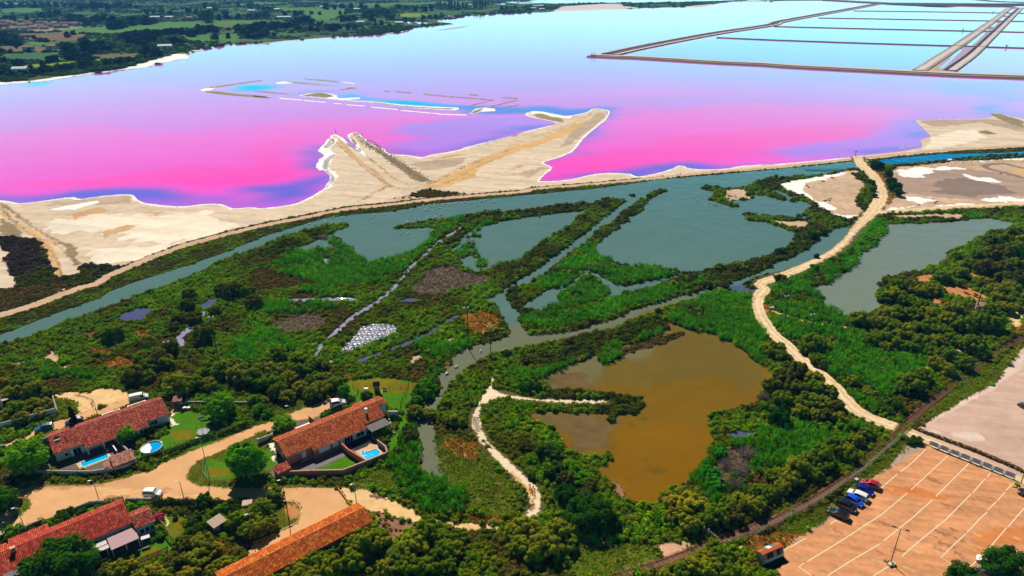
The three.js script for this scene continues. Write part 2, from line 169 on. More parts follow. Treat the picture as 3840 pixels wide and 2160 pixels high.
// western marsh with its northern arms
land('scrub', [...t(2,0,-500,740,0,592,180,562,420,470,700,352,900,290,1100,210,1300,130,1600,28), ...t(1,0,1900,1300,2140,1180,2400,1080,2560,1025), ...t(1,1,250,960,500,880,700,835,880,814,925,845,800,890,650,968,400,1058,250,1115,290,1095,420,1078,490,1100,700,1075,800,1050,830,1030,880,1008,970,1080,1020,1140,1080,1222,1110,1230,1200,1180,1290,1162,1450,1120,1600,1050,1690,990,1720,930,1815,872,1700,862,1370,868,1365,850,1450,835,1700,790,1900,770,2080,738,2200,720,2300,702), ...t(1,2,0,712,250,690,480,650,760,620,800,632,950,585,1060,575,1150,605,1100,650,1000,712,900,790,720,940,500,1080,370,1200,240,1290,110,1370,0,1440), ...t(2,1,2400,90,2120,240,2230,172,2330,195,2430,380,2480,490,2350,560,2100,622,1950,700,1870,780,1780,900,1815,970,1800,1050,1700,1130,1640,1190,1590,1300,1580,1443), ...t(3,1,1600,200,1600,420,1700,480,1800,520,1890,610,1700,760,1000,700,0,600), ...t(3,0,0,700,-500,700)], { layer: 2, amp: .6 });
mark('bank', t(1,1,0,1130,250,1000,500,905,700,860,910,830,900,850,700,900,600,980,400,1060,130,1180), { amp: .8 });
mark('reed', t(1,1,200,1140,420,1078,490,1100,700,1075,830,1030,880,1008,970,1080,1080,1222,1110,1230,1290,1162,1290,1400,800,1440,500,1400,250,1300), { amp: 4, f: .1 });
mark('scrub_brown', t(1,1,100,1250,300,1320,600,1400,700,1443,0,1443,0,1300), { amp: 3, f: .1 });
mark('reed', [...t(1,1,1290,1162,1450,1120,1600,1050,1690,990,1720,930,1815,872,1900,770,2080,738,2150,790,1820,920,1650,1100,1400,1340,1290,1380)], { amp: 1 });
mark('bank', [...t(1,1,2080,738,2300,702,2576,708,2576,770,2200,840,2040,940,1960,1020,1700,1180,1500,1300,1380,1400,1600,1120), ...[]], { amp: .8 });
mark('bank', t(1,2,0,712,480,650,760,620,800,632,950,585,1060,575,1150,605,1000,712,720,940,370,1200,0,1443,0,1250,130,1180,490,900,690,760,770,700,620,710,300,745,0,790), { amp: .6 });
mark('scrub_dead', t(2,1,1500,30,1700,-20,1900,10,2050,40,1850,110,1600,110), { amp: 2 }); mark('scrub_dead', t(1,1,1650,1270,1900,1240,2100,1300,2300,1340,2200,1420,1800,1440,1560,1420), { amp: 3 });
mark('scrub_dead', t(2,1,180,400,400,310,760,320,720,390,600,460,330,460,200,430), { amp: 2.5 }); mark('scrub_dead', t(2,1,0,600,150,580,160,620,40,680), { amp: 2 });
mark('reed', t(2,1,400,20,800,30,820,120,560,110), { amp: 3 }); mark('reed', t(2,1,0,200,700,190,800,250,500,290,0,300), { amp: 3, f: .1 }); mark('reed', t(2,0,1700,180,1950,120,1900,220,1700,330,1600,300), { amp: 3 });
mark('reed', t(2,0,380,840,900,850,940,930,600,940,400,900), { amp: 3 }); mark('reed', t(2,0,2150,640,2576,450,2576,750,2250,760), { amp: 5, f: .08 }); mark('reed', t(2,1,0,400,200,480,420,620,300,690,0,640), { amp: 4 });
mark('dry', t(2,0,1040,760,1160,690,1290,770,1250,830,1020,830,850,820), { amp: 2 }); mark('dry', t(2,0,800,500,960,470,980,520,850,540), { amp: 2 }); mark('dry', t(2,0,1280,470,1400,460,1440,570,1400,570), { amp: 2 }); mark('dry', t(2,0,880,650,1080,620,1100,680,900,700), { amp: 2 });
mark('bare', t(2,0,0,780,200,768,400,740,480,690,500,655,560,700,570,770,430,742,200,785,0,792), { amp: .6 }); mark('bare', t(2,0,560,835,640,800,700,795,690,830,600,842), { amp: .8 }); mark('bare', t(2,1,850,570,1000,540,980,560,880,580), { amp: .6 });
mark('dry', t(2,1,2000,300,2200,250,2340,330,2400,430,2200,480,2050,430), { amp: 3 }); mark('bare', t(2,1,1480,745,1560,705,1680,690,1640,735,1530,785), { amp: .6 }); mark('bare', t(2,1,1840,570,1900,540,1980,535,1900,575), { amp: .5 }); mark('bare', t(2,1,2140,500,2270,490,2260,470,2180,480), { amp: .5 });
mark('bare', t(2,1,730,740,800,730,790,770,740,790), { amp: .5 }); mark('dry', t(2,1,880,880,940,870,940,920,900,930), { amp: .6 });
mark('reed', t(2,1,1500,520,1900,600,2080,560,2100,622,1950,700,1870,780,1800,880,1700,900,1650,760), { amp: 2 });
// waters inside the marsh
const pool = (mat, pts, o = {}) => zone('water', pts, { sheet: 'marsh_pond', mat, layer: 3, amp: .5, f: .4, ...o });
pool('lagoon', [...t(1,1,2576,768,2470,790,2380,798,2300,830,2180,832,2040,930,1990,1000,1890,1090,1990,1170,2010,1230,2150,1290,2400,1210,2560,1190), ...t(1,2,0,1200,60,1182,130,1170,190,1110,290,1040,370,980,490,900,560,870,610,850,690,760,770,700,620,710,300,742,230,752,90,770)]);
pool('glint', t(2,1,850,690,850,640,950,530,1040,420,1220,385,1350,400,1395,430,1380,480,1180,560,1000,640));
pool('glint', t(2,0,1090,360,1170,310,1340,240,1480,240,1430,330,1350,380,1220,370), { mat: 'pondblue' }); pool('pondblue', t(2,0,1930,220,1990,170,2110,140,2110,180,2000,260,1950,250)); pool('pondblue', t(2,1,1410,170,1500,150,1690,160,1620,185,1430,185));
const creek = (mat, pts, w) => path('water', pts, w, { sheet: 'marsh_creek', mat: mat === 'glint' ? 'creek' : mat, layer: 3, amp: .5, f: .5 });
creek('glint', [...t(2,1,610,705,660,600,830,450,1020,290,1130,230,1280,120,1400,0), ...t(1,1,1480,1290,1620,1160,1780,1010,2020,850)], [1.4,1.4,1.4,1.5,2.2]);
creek('pondblue', t(2,1,1000,765,1290,655,1600,540,1830,400,2000,310), 2.2); creek('glint', t(2,1,270,155,420,172,600,160,900,160,1000,172), 2.6); creek('glint', t(2,0,1980,270,1860,420,1730,540,1780,620), 2.6);
pool('glint', t(1,1,660,1165,700,1150,745,1170,720,1205,680,1200)); pool('glint', t(1,1,690,1290,715,1285,715,1310)); pool('pondblue', t(2,2,2140,90,2200,30,2280,20,2400,70,2380,100), {}); zone('water', t(3,2,2130,90,2250,30,2400,70,2380,100,2200,105), { sheet: 'marsh_pond', mat: 'pondblue', layer: 3 });
const islet = (pts, type = 'reed') => land(type, pts, { layer: 4, amp: .5, f: .5, sheet: 'reed_islet' });
for (const q of [[735,1000,760,965,820,950,860,970,850,1020,780,1040], [2180,842,2230,815,2310,803,2290,838,2210,848], [2140,880,2200,862,2195,886,2150,888], [2060,952,2120,930,2110,895,2190,935,2180,952], [1990,1050,2050,1025,2080,1020,2070,1005,2140,1010,2140,1060,2010,1062], [1930,1110,1980,1080,2100,1075,2165,1085,2150,1115,2110,1118,2000,1165], [2130,1145,2170,1130,2200,1150,2140,1155], [2140,1200,2220,1165,2260,1200,2240,1240,2160,1250], [2300,1225,2450,1190,2576,1175,2576,1215,2400,1220]]) islet(t(1,1,...q));
islet(t(1,2,280,738,310,735,350,745,320,752,285,750)); mark('scrub_dead', t(1,1,2060,970,2120,985,2130,1000,2080,1000), { amp: .3 });
{ const up = dykeLine.map(p => [p[0], p[1] - mix(15, 3.5, clamp(p[0] / 3000))]); mark('bank_low', [...up, ...[...canalTop].reverse()].filter(p => p[0] < 3220), { amp: .5 }); mark('bank_low', [...t(1,3,1040,205,1400,165,2000,112,2576,84,3000,60,3000,96,2576,122,2200,138,1750,146,1300,188,1090,220)], { amp: .5 }); mark('purple_scrub', t(1,0,0,945,90,940,330,965,380,1000,440,1080,460,1170,500,1240,540,1260,510,1300,580,1335,400,1400,250,1440,140,1440,150,1380,90,1300,80,1230,20,1160,100,1100,40,1080,0,1040), { amp: 1 }); mark('purple_scrub', t(1,0,750,1250,800,1215,900,1210,1050,1225,1190,1240,1000,1350,700,1443,250,1440,590,1340,790,1300), { amp: .8 }); mark('scrub_brown', [...t(2,0,-300,60,150,55,260,20,700,0,560,100,260,210,0,290,-400,420)], { amp: 1 }); mark('bare', t(1,1,1290,600,1500,590,1620,500,1560,540,1290,580), { amp: .5 }); mark('scrub_brown', t(1,1,1480,560,1620,495,1700,488,1790,500,1900,515,2050,530,1700,570), { amp: .5 }); path('track_pink', dykeLine, 5, { amp: .25 }); }
// islands and arms in the lagoon
const isl = (type, pts, o) => land(type, pts, { layer: 2, ...o });
isl('bank', t(1,2,1350,580,1360,550,1430,510,1500,497,1545,508,1510,525,1440,545,1400,582)); isl('bank', t(1,2,1195,545,1215,532,1230,550,1215,565,1195,562));
isl('bank', [...t(1,2,1370,595,1290,588,1215,660,1130,710,1030,800,900,870,770,990,755,1015,700,1050,580,1130,400,1280,250,1380,110,1443), ...t(2,2,100,30,0,110,20,170,60,250,120,262,190,200,330,112,480,32,545,-15), ...t(1,2,620,1390,795,1240,800,1262,830,1290,1000,1340,1030,1400,1150,1430,1300,1380,1600,1330,1650,1312,1672,1290,1600,1270,1300,1230,1170,1235,1030,1180,900,1140,850,1090,830,1050,930,960,1030,890,1092,868,1080,832,1190,800,1160,770,1220,740,1300,712,1325,690,1310,650)]);
mark('reed', [...t(1,2,760,1020,840,1055,900,1140,1030,1180,1170,1235,1300,1230,1600,1270,1672,1290,1600,1330,1300,1380,1150,1430,1030,1400,800,1262,795,1240,620,1390,500,1440,250,1440,500,1260)], { amp: .8 });
isl('reed', [...t(1,2,660,1430,720,1340,820,1310,880,1350,920,1400), ...t(2,2,880,10,990,80,980,130,800,200,500,262,360,290,330,272,530,190,490,150,510,100,660,60)]);
isl('bank', [...t(2,2,120,262,180,240,250,270,500,282,800,212,1030,150,1150,90,1230,88), ...t(1,2,1400,1432,1550,1380,1700,1325,1690,1302,1850,1290,2000,1260,2300,1200,2480,1150,2570,1122), ...t(1,3,130,1120,280,1060,340,1000,370,940,360,905,200,850,60,800,-20,780), ...t(1,2,2470,800,2340,790,2275,725,2310,708,2400,742,2500,745), ...t(1,3,30,740,200,748,300,760,420,770,480,800,460,780,560,740,700,735,830,760,940,770,960,800,900,870,820,858,735,870,680,905,600,960,480,1060,300,1150,150,1210), ...t(1,2,2576,1235,2300,1345), ...t(2,2,1930,72,1700,130,1500,178,1250,250,1030,350,700,452,500,482,250,512,190,470,120,380)]);
mark('reed', [...t(2,2,120,300,250,300,500,310,800,240,1030,170,1400,60), ...t(1,2,1700,1360,2000,1340,1900,1400), ...t(2,2,1700,100,1250,220,900,360,500,440,300,450,150,400)], { amp: 1.5 });
mark('bare', t(1,3,100,790,160,785,300,800,460,790,510,825,480,850,380,870,200,825), { amp: .6 });
isl('bank', t(1,2,1865,482,1900,463,2000,468,2140,482,2200,478,2300,470,2340,500,2400,530,2380,575,2330,590,2150,602,2095,600,2220,640,2226,660,2170,665,2060,620,1955,590,2000,530,1990,508,1920,498));
mark('bare', t(1,2,2120,498,2180,485,2300,490,2330,555,2395,545,2350,580,2140,602,2090,565), { amp: .4 });
isl('bank', [...t(1,2,2330,470,2400,430,2576,374), ...t(1,3,0,402,170,370,300,378,450,350,470,372,700,335,930,290,1000,300,1060,330,1130,400,1165,530,1150,620,1080,720,1000,800,940,775,860,790,740,748,620,745,480,740,380,772,370,745,470,725,480,690,540,655,500,620,380,580,180,488,100,505,20,512), ...t(1,2,2576,530,2500,500,2400,500,2330,490)]);
isl('bank', t(1,3,0,512,60,520,180,525,250,570,275,580,270,600,240,598,150,565,60,548,0,545)); isl('bank', t(1,3,305,600,350,585,395,600,370,618,320,612));
mark('bare', t(1,3,210,435,300,410,470,385,740,335,930,295,990,310,1040,380,1060,480,1040,560,1080,620,1030,700,930,765,880,800,830,765,720,735,650,700,600,655,560,640,500,580,400,545,330,520,230,480), { amp: 1 });
mark('salt', t(1,3,215,435,350,410,600,360,850,325,820,350,600,400,480,430,430,470,500,540,520,590,650,610,740,640,760,690,650,700,560,620,480,560,350,530,260,480), { amp: 2.2, f: .2 }); mark('salt', t(1,3,700,720,850,740,960,740,900,780,840,770), { amp: 1 });
mark('bank', t(1,3,900,340,1000,330,1060,400,1150,480,1160,560,1100,680,1020,690,980,640,940,600,1010,520,1040,430,960,380), { amp: 2 });
// right-hand land: flats, east pond
land('bare', [...t(1,3,1000,260,1080,240,1250,255,1340,270,1700,228,2100,190,2576,165,3000,140,3000,660,2576,700,1800,712,1300,745,1165,735,1180,690,1250,620,1200,520,1180,420,1080,310)], { layer: 1, amp: .5 });
mark('flat_grey', t(1,3,1300,340,1700,280,2000,290,2300,330,2576,380,3000,400,3000,540,2576,560,2100,590,1700,570,1450,520,1350,440), { amp: 3, f: .08 });
for (const q of [[1330,310,1500,285,1800,270,1980,280,1780,310,1690,330,1560,380,1420,390,1340,350], [1970,330,2150,370,2350,410,2280,430,2050,390], [1480,575,1560,565,1680,590,1660,630,1520,625,1440,600], [1250,690,1500,655,1800,640,2100,630,1800,650,1450,670], [2200,580,2576,570,2576,610,2200,600], [1800,205,2576,175,2576,200,2100,215]]) mark('salt', t(1,3,...q), { amp: 6, f: .22 });
mark('flat_dark', t(1,3,1700,400,2000,380,2400,460,2500,520,2100,560,1750,530), { amp: 5, f: .06 });
path('flat_dark', t(1,3,2576,290,2400,245,2230,250,2190,265,2260,300,2400,330,2576,380), 4, { sheet: 'dirt_track', mat: 'soil', layer: 2 }); mark('sand_orange', t(1,3,2400,300,2576,290,2576,340,2480,330), { amp: 2 });
mark('dry', t(1,3,1090,300,1150,290,1220,330,1260,400,1300,500,1330,570,1290,620,1230,650,1250,560,1220,460,1150,380), { amp: 1.2 });
mark('bank', t(1,3,1080,260,1300,262,1330,285,1250,320,1140,300), { amp: 1 }); mark('bank', t(1,3,1340,270,1700,225,2000,195,2300,165,2576,150,2576,180,2300,200,1900,215,1500,262), { amp: 1 });
mark('bank', t(1,3,1160,740,1300,728,1800,700,2576,660,2576,690,2000,715,2576,700,2576,770,2250,765,2080,772,1900,798,1600,812,1260,815,1100,760), { amp: 1 }); mark('bare', t(1,3,1250,745,1500,735,1800,722,2000,730,1960,780,1700,765,1400,775), { amp: 1.2 }); mark('reed', t(1,3,1960,780,1980,740,2250,750,2080,775), { amp: .6 });
zone('water', t(1,3,1090,222,1300,190,1750,148,2200,140,2576,124,3000,100,3000,150,2576,160,2250,166,1900,190,1600,222,1300,248,1250,242,1160,240), { sheet: 'canal_water', mat: 'canal', layer: 2, amp: .5 });
zone('water', [...t(1,3,1255,820,1600,815,1900,800,2080,775,2250,770,2350,790,2490,820,2480,870,2280,890,2120,960,2000,1030,1880,1080,1810,1100,1850,1150,1750,1220,1640,1250,1540,1280,1420,1290,1250,1340,1180,1400), ...t(2,3,1170,60,1140,110,1200,230,1130,280,1000,300,880,335,820,320,750,270,620,230,640,150,620,110,500,85,470,60,560,35,640,10), ...t(1,3,650,1420,720,1370,900,1260,960,1200,990,1110,1060,1080,1160,1020,1180,950,1250,910,1240,870)], { sheet: 'east_pond', mat: 'eastpond', layer: 1, amp: .5 });
mark('reed', [...t(1,3,1150,780,1260,822,1240,870,1250,910,1180,950,1160,1020,1060,1080,990,1110,960,1200,900,1260,720,1370,650,1420), ...t(2,3,640,-10,560,35,470,60,620,110,640,150,620,230,750,270,820,320,860,340,1000,380,1100,460,900,430,560,390,300,320,130,240,60,170,60,80,100,20), ...t(1,3,130,1420,300,1340,540,1210,700,1130,850,1010,960,890,1060,790)], { amp: .6 });
// brown pond
zone('water', [...t(2,2,1430,310,1550,380,1740,450,1830,470,2050,500,2060,560,2190,580,2310,680,2400,760,2576,850), ...t(2,3,130,850,160,870,130,900,40,1040,0,1140), ...t(2,2,2430,1060,2440,1150,2200,1220,1960,1250,1950,1340,1990,1440), ...t(3,2,2010,150,1945,200,1960,290,1880,370,1760,470,1770,540,1600,600,1500,650,1450,750,1300,740,1120,700,1150,660,1060,540,950,500,880,430,900,380,1020,330,1000,270,880,290,760,280,640,260,590,200,520,130,470,30), ...t(2,2,480,1410,300,1340,200,1280,260,1250,430,1040,400,980,300,920,450,860,760,740,1030,640,1300,560,1500,500,1570,440,1490,360)], { sheet: 'brown_pond', mat: 'brownpond', layer: 1, amp: .6 });
land('bank', t(2,2,200,1245,260,1235,380,1040,430,1035,700,1042,1030,1062,1220,1100,1310,1115,1330,1200,1250,1270,1080,1268,1060,1340,1000,1380,970,1330,1000,1268,500,1248,300,1250), { layer: 2 });
land('scrub_brown', t(2,2,870,735,920,700,1030,685,1100,672,1150,640,1300,570,1500,515,1690,482,1715,505,1600,560,1300,650,1160,690,1060,740,1000,780,920,780,880,760), { layer: 2 });
mark('reed', t(2,2,870,735,920,700,1030,685,1100,672,1090,720,1000,780,920,780), { amp: .4 });
for (const q of [[2040,530,2130,500,2200,520,2210,560,2070,560], [2200,575,2240,555,2270,570,2230,590]]) land('reed', t(2,2,...q), { layer: 2 });
land('scrub', t(3,2,870,300,920,280,980,250,1020,290,1010,335,930,370,880,350), { layer: 2 }); land('mud', t(3,2,1000,540,1060,525,1120,600,1150,660,1110,690,1040,650), { layer: 2 });
// land between the south canal and the brown pond
mark('bank', [...t(2,2,0,700,100,645,300,592,600,542,800,492,1030,445,1250,345,1400,305,1570,430,1500,500,1300,560,1030,640,760,740,450,860,300,920), ...t(2,1,2576,900,2500,800)], { amp: .6 }); mark('reed', t(2,2,0,850,300,880,500,800,800,700,1030,610,1300,530,1500,450,1500,500,1300,562,1030,642,760,742,450,862,300,915,0,900), { amp: 1.5 });
mark('reed', [...t(2,2,1430,300,1740,450,1830,470,2050,500,2060,560,2190,580,2310,680,2400,760,2576,850), ...t(2,3,130,850,100,760,60,620,60,540), ...t(2,2,2576,510,2450,300,2400,200,2330,120,2100,100,1900,130,1600,230)], { amp: .8 });
mark('scrub', t(2,2,1420,300,1500,260,1700,180,1900,130,1750,220,1560,290,1600,340,1480,330), { amp: 1.5 });
mark('reed', t(2,3,240,300,380,400,560,410,800,440,1080,490,1000,560,1300,720,1560,700,1680,760,1400,900,1380,1040,1260,1200,1100,1270,900,1130,720,970,560,820,330,600,220,500,130,360), { amp: 3 });
mark('reed', t(3,2,1950,200,2060,180,2400,120,2576,60,2576,400,2300,640,2000,760,1820,580,1780,480,1900,380), { amp: 3 }); mark('scrub_dead', t(3,2,2100,200,2400,230,2300,450,2050,600,1900,500), { amp: 3 });
mark('reed', [...t(3,3,0,60,400,0,900,80,800,250,500,280,200,400,0,480)], { amp: 4 });
mark('grass', [...t(3,1,1750,100,1900,60,2200,200,2400,420,2540,560,2500,640,2560,760,2400,870,2000,800,1900,700,1890,560,1780,300)], { amp: 2 }); mark('dry', t(3,1,1850,140,2150,150,2200,300,2300,400,2200,420,2000,300), { amp: 4 }); mark('reed', t(3,1,1880,600,2060,600,2050,820,1940,830,1910,720), { amp: 2 }); mark('dry', t(3,1,2050,860,2560,900,2540,940,2100,930), { amp: 1 });
mark('reed', t(3,1,1370,300,1560,200,1600,420,1800,530,1880,640,1860,780,1700,760,1400,620), { amp: 2 }); mark('grass', t(3,1,1400,0,1480,0,1380,200,1290,370,1310,240), { amp: .3 });
// ---------- tracks, streets, car parks, gardens ----------
const sheet = (name, type, pts, o = {}) => zone(type, pts, { sheet: name, mat: 'soil', layer: 5, amp: .15, ...o });
path('track_pink', dykeLine, 5, { sheet: 'dyke_track', mat: 'soil', layer: 3, amp: .25 });
// rough ground beside the tracks
mark('dry', t(2,3,-20,190,60,190,120,230,150,280,260,330,180,330,120,300,60,330), { amp: .5 });
// gravel road through the marsh
const gravelRoad = [...t(1,3,968,170,985,215,1010,255,1085,330,1150,405,1195,500,1188,580,1130,680,1050,770,950,870,830,1010,700,1110,550,1190,400,1260,200,1340,20,1405), ...t(2,2,2500,60,2440,120,2418,190,2440,290,2500,400,2560,480), ...t(2,3,190,530,280,600,340,655,430,745,520,815,620,893,740,1005,850,1135,950,1232,1100,1312,1300,1385,1450,1432), ...t(3,3,1500,62,1700,150,2100,322,2576,520,3000,700)];
path('roadside', gravelRoad.slice(0, 17), 8.6, { amp: .2 }); path('roadside', gravelRoad.slice(16), 5.6, { amp: .2 });
path('gravel', gravelRoad, [5,5,5,5.2,5.5,6,6.2,6.4,6.4,6.4,6.4,6.4,6.2,6,5.6,5.2,5,5,5,5,5.2,5.4,5.6,5.8,6,6.2,6.4,6.4,6,5.6,5.2,5,4.8,4.6,4.4,4.2,4,3.8,3.6,3.4,3.2,3,3,3,3,3,3,3,3,3,3,3,3.2,3.4,3.6,3.8,4,4,4,4,4,4,4,4,4,4,4].map(w => w * 1.16), { sheet: 'gravel_road', mat: 'soil', layer: 6, amp: .16 });
{ const L = smooth(ground(gravelRoad), 4); for (const [off, ty, w] of [[-1, 'gravel_rut', .55], [1, 'gravel_rut', .55], [0, 'gravel_mid', .7]]) { const o = L.map((p, i) => { const a = L[Math.max(0, i - 1)], b = L[Math.min(L.length - 1, i + 1)], l = Math.hypot(b[0] - a[0], b[1] - a[1]) || 1; return [p[0] - (b[1] - a[1]) / l * off, p[1] + (b[0] - a[0]) / l * off]; }); zone(ty, ribbon(o, w), { world: true, amp: .3, f: .5 }); } }
path('gravel', t(1,3,1170,716,1500,690,2000,657,2576,620,3000,590), 4.6, { sheet: 'gravel_road', mat: 'soil', layer: 5 });
path('dirt', t(2,3,120,262,300,328,500,385,720,412,950,452,1080,475), 1.6, { sheet: 'footpath', mat: 'soil', layer: 4, amp: .3 });
// white footpath through the southern scrub
path('pathwhite', t(2,1,2308,905,2312,950,2300,1000), .8, { sheet: 'footpath', mat: 'soil', layer: 4, amp: .2 });
path('roadside', [...t(2,1,2165,1200,2130,1290,2150,1370,2185,1443), ...t(3,1,2200,75,2240,160,2310,230,2380,300,2470,390,2560,470), ...t(3,2,60,430,120,490,200,545,250,600,285,680,285,760,250,830,215,880)], 4.2, { amp: .2 }); path('roadside', [...t(2,1,2290,1050,2576,1110), ...t(2,2,300,1135,700,1150,1000,1150)], 3.6, { amp: .2 });
sheet('footpath', 'pathwhite', [...t(2,1,2300,980,2320,1020,2380,1070,2576,1100), ...t(2,2,130,1105,300,1128,700,1140,900,1135,1000,1155,800,1172,600,1160,350,1140), ...t(2,1,2560,1125,2400,1120,2300,1140,2220,1190,2190,1240,2185,1310,2195,1443,2140,1443,2115,1330,2120,1280,2150,1200,2175,1110,2230,1050)], { layer: 4, amp: .4 });
path('pathwhite', [...t(2,1,2150,1300,2150,1370,2185,1443), ...t(3,1,2200,75,2240,160,2310,230,2380,300,2470,390,2560,470), ...t(3,2,60,430,120,490,200,545,250,600,285,680,285,760,250,830,215,880)], [1.9,1.9,1.9,2,2.1,2.1,2.1,2.3,2.5,2.5,2.4,2.4,2.2,2,2], { sheet: 'footpath', mat: 'soil', layer: 4, amp: .3 });
path('scrub_brown', [...t(3,1,2215,125,2260,180,2310,220)], .7, { sheet: 'grass_verge', mat: 'soil', layer: 5, amp: .15 }); path('dry', t(3,2,215,555,250,610,272,690,268,760,240,820), .6, { sheet: 'grass_verge', mat: 'soil', layer: 5, amp: .2 });
mark('sand_orange', t(3,2,40,420,180,560,230,640,245,720,200,640,100,520,30,460), { amp: .6 });
// dirt beyond the end of the street
sheet('dirt_track', 'dirt', [...t(3,1,830,590,1060,600,1230,655,1400,722,1530,800,1620,860,1800,885,1950,930,2200,940,2420,945,2490,960,2400,990,2200,1015,2050,1005,1900,980,1750,930,1560,920,1400,890,1250,832,1070,800,930,770)], { layer: 4, amp: .5 });
mark('mud', t(3,1,1100,820,1250,840,1400,900,1560,930,1500,1010,1400,1080,1330,1180,1290,1180,1280,1060,1200,960,1140,880), { amp: .8 }); mark('dirt_dark', t(3,1,1130,650,1290,690,1280,710,1120,680), { amp: .6 });
mark('dirt', t(3,1,740,1443,760,1290,830,1220,850,1230,790,1300,780,1443), { amp: .6 }); mark('dirt', t(3,1,900,1443,960,1400,1100,1420,1120,1443), { amp: .6 }); mark('grass', t(3,1,860,580,950,540,1100,470,1290,390,1340,430,1380,600,1300,610,1060,600), { amp: 1 });
mark('reed', t(3,1,1340,0,1580,0,1600,200,1590,440,1800,540,1890,700,1900,860,1750,860,1420,640,1370,420,1290,380,1310,200), { amp: .6 });
// yard beside the railway, railway bed
mark('grass', t(3,2,700,1090,900,1170,1060,1130,1200,1120,1380,1140,1500,1220,1500,1270,1280,1350,1050,1420,700,1443,560,1443), { amp: 1 });
mark('dirt_pink', t(3,2,690,1090,760,1090,870,1120,900,1110,1050,1130,1020,1150,900,1165,760,1120), { amp: .6 });
sheet('rail_yard', 'dirt_pink', t(3,2,1380,1140,1500,1130,1700,1100,1900,1105,2000,1120,1900,1140,1760,1200,1600,1260,1300,1350,1150,1400,1050,1443,1000,1443,1200,1370,1500,1280,1510,1220), { layer: 3, amp: .4 });
const railLine = [...t(3,2,1000,1475,1100,1440,1290,1385,1500,1318,1700,1245,1850,1180,2080,1090,2330,1000,2490,932), ...t(3,3,130,925,280,845,440,762,620,660,820,530,980,400,1090,300,1220,190,1360,60), ...t(2,3,1420,1380,1540,1280,1650,1180,1780,1085,1940,950,2100,840,2260,712,2400,628,2576,540,2800,430)];
path('ballast', railLine, 2.5, { sheet: 'railway_bed', mat: 'soil', layer: 4, amp: .4 });
mark('grass', [...t(2,3,2130,830,2300,760,2576,570,2576,640,2470,730,2300,960,2050,1090,1900,1200,1650,1330,1560,1370,1640,1220,1900,1060)], { amp: .8 });
// car park, dusty lot
const parkEdge = [...t(3,3,1640,180,1560,165,1450,180,1370,260,1250,400,1110,500,1010,560,960,640,870,720,760,800,690,870,560,970,420,1050,300,1120,250,1200,290,1300,180,1400,150,1460)];
const PARK = sheet('car_park', 'parking', [...parkEdge, ...t(3,3,300,1600,2900,1600,2900,700,2500,545)], { layer: 4, amp: .25 });
mark('grey_dirt', t(3,3,1400,190,1560,165,1640,190,1500,260,1330,380,1130,500,1080,500,1250,400,1370,260), { amp: .8 }); mark('grey_dirt', t(3,3,690,870,760,800,700,900,560,1000,400,1080,300,1140,260,1170,300,1110,560,965), { amp: .8 });
const LOT = sheet('dusty_lot', 'lot', [...t(2,3,2800,560,2560,630,2480,720,2440,780,2300,980,2050,1090,1900,1200,1650,1335,1590,1385), ...t(3,3,1480,15,1600,75,1900,205,2300,375,2900,640)], { layer: 3, amp: .5 });
mark('lot_pale', t(2,3,2500,740,2576,690,2576,800,2300,1000,2200,1080,2000,1180,1750,1320,1640,1370,1800,1250,2050,1110,2290,1000), { amp: 1.5 }); mark('dirt', t(2,3,2400,290,2576,260,2576,420,2500,430,2420,380), { amp: 1 });
for (const q of [[1840,50,2000,30,2150,60,2200,130,2050,150,1900,110], [1600,40,1700,20,1800,60,1700,110]]) mark('lot_pale', t(3,3,...q), { amp: 1.5, f: .3 });
mark('dry', t(2,3,2440,440,2576,420,2576,510,2480,500), { amp: .6 }); mark('park_rust', t(3,3,2060,1040,2300,990,2576,960,2576,1130,2300,1150,2150,1250,2100,1150), { amp: 2, f: .15 }); mark('park_rust', t(3,3,1150,600,1300,560,1500,560,1700,650,1900,700,1650,700,1400,640), { amp: 2, f: .15 });
for (let i = 0; i < 90; i++) { const u = rr(600, 2500), v = rr(300, 1400), l = rr(25, 190); if (v < 250 + Math.abs(u - 1500) * .35 || u + v < 1500) continue; mark(['park_dark', 'park_pale', 'park_grey'][(rnd() * 3) | 0], t(3,3, u, v, u + l, v + l * .35, u + l * .9, v + l * .45, u + l * .1, v + l * .15), { amp: 1.2, f: .4 }); }
mark('dry', [...t(3,3,-40,1060,100,1040,260,990,420,1050,300,1120,250,1180,100,1160,-60,1300), ...t(3,2,2380,1240,2280,1150)], { amp: .8 });
mark('grass', t(3,3,160,990,500,830,760,660,900,560,1000,460,1130,350,1250,230,1440,90,1530,150,1450,180,1370,260,1250,400,1110,500,1000,560,760,800,560,965,420,1040,200,1010), { amp: .4 });
mark('grass', [...t(3,3,0,940,260,800,600,580,830,410,1080,200,1300,60,1200,60,1000,250,800,430,600,560,300,720,0,860)], { amp: .6 });
for (const [r, c, ...q] of [[2,3,1660,190,1720,140,1800,170,1790,240,1680,230], [2,3,1780,20,2000,20,2100,80,2280,160,2100,180,1900,140,1800,100], [2,3,1880,630,1960,620,1970,690,1900,690], [1,3,2040,1090,2200,1085,2180,1120,2070,1130], [1,3,1520,1340,1650,1310,1720,1320,1680,1390,1560,1390], [1,3,2060,1290,2180,1360,2100,1350], [1,3,1860,1260,1960,1230,1900,1290], [1,3,2080,1150,2150,1140,2120,1170]]) mark(rnd() < .4 ? 'bare' : 'mud_orange', t(r, c, ...q), { amp: 1.2 });
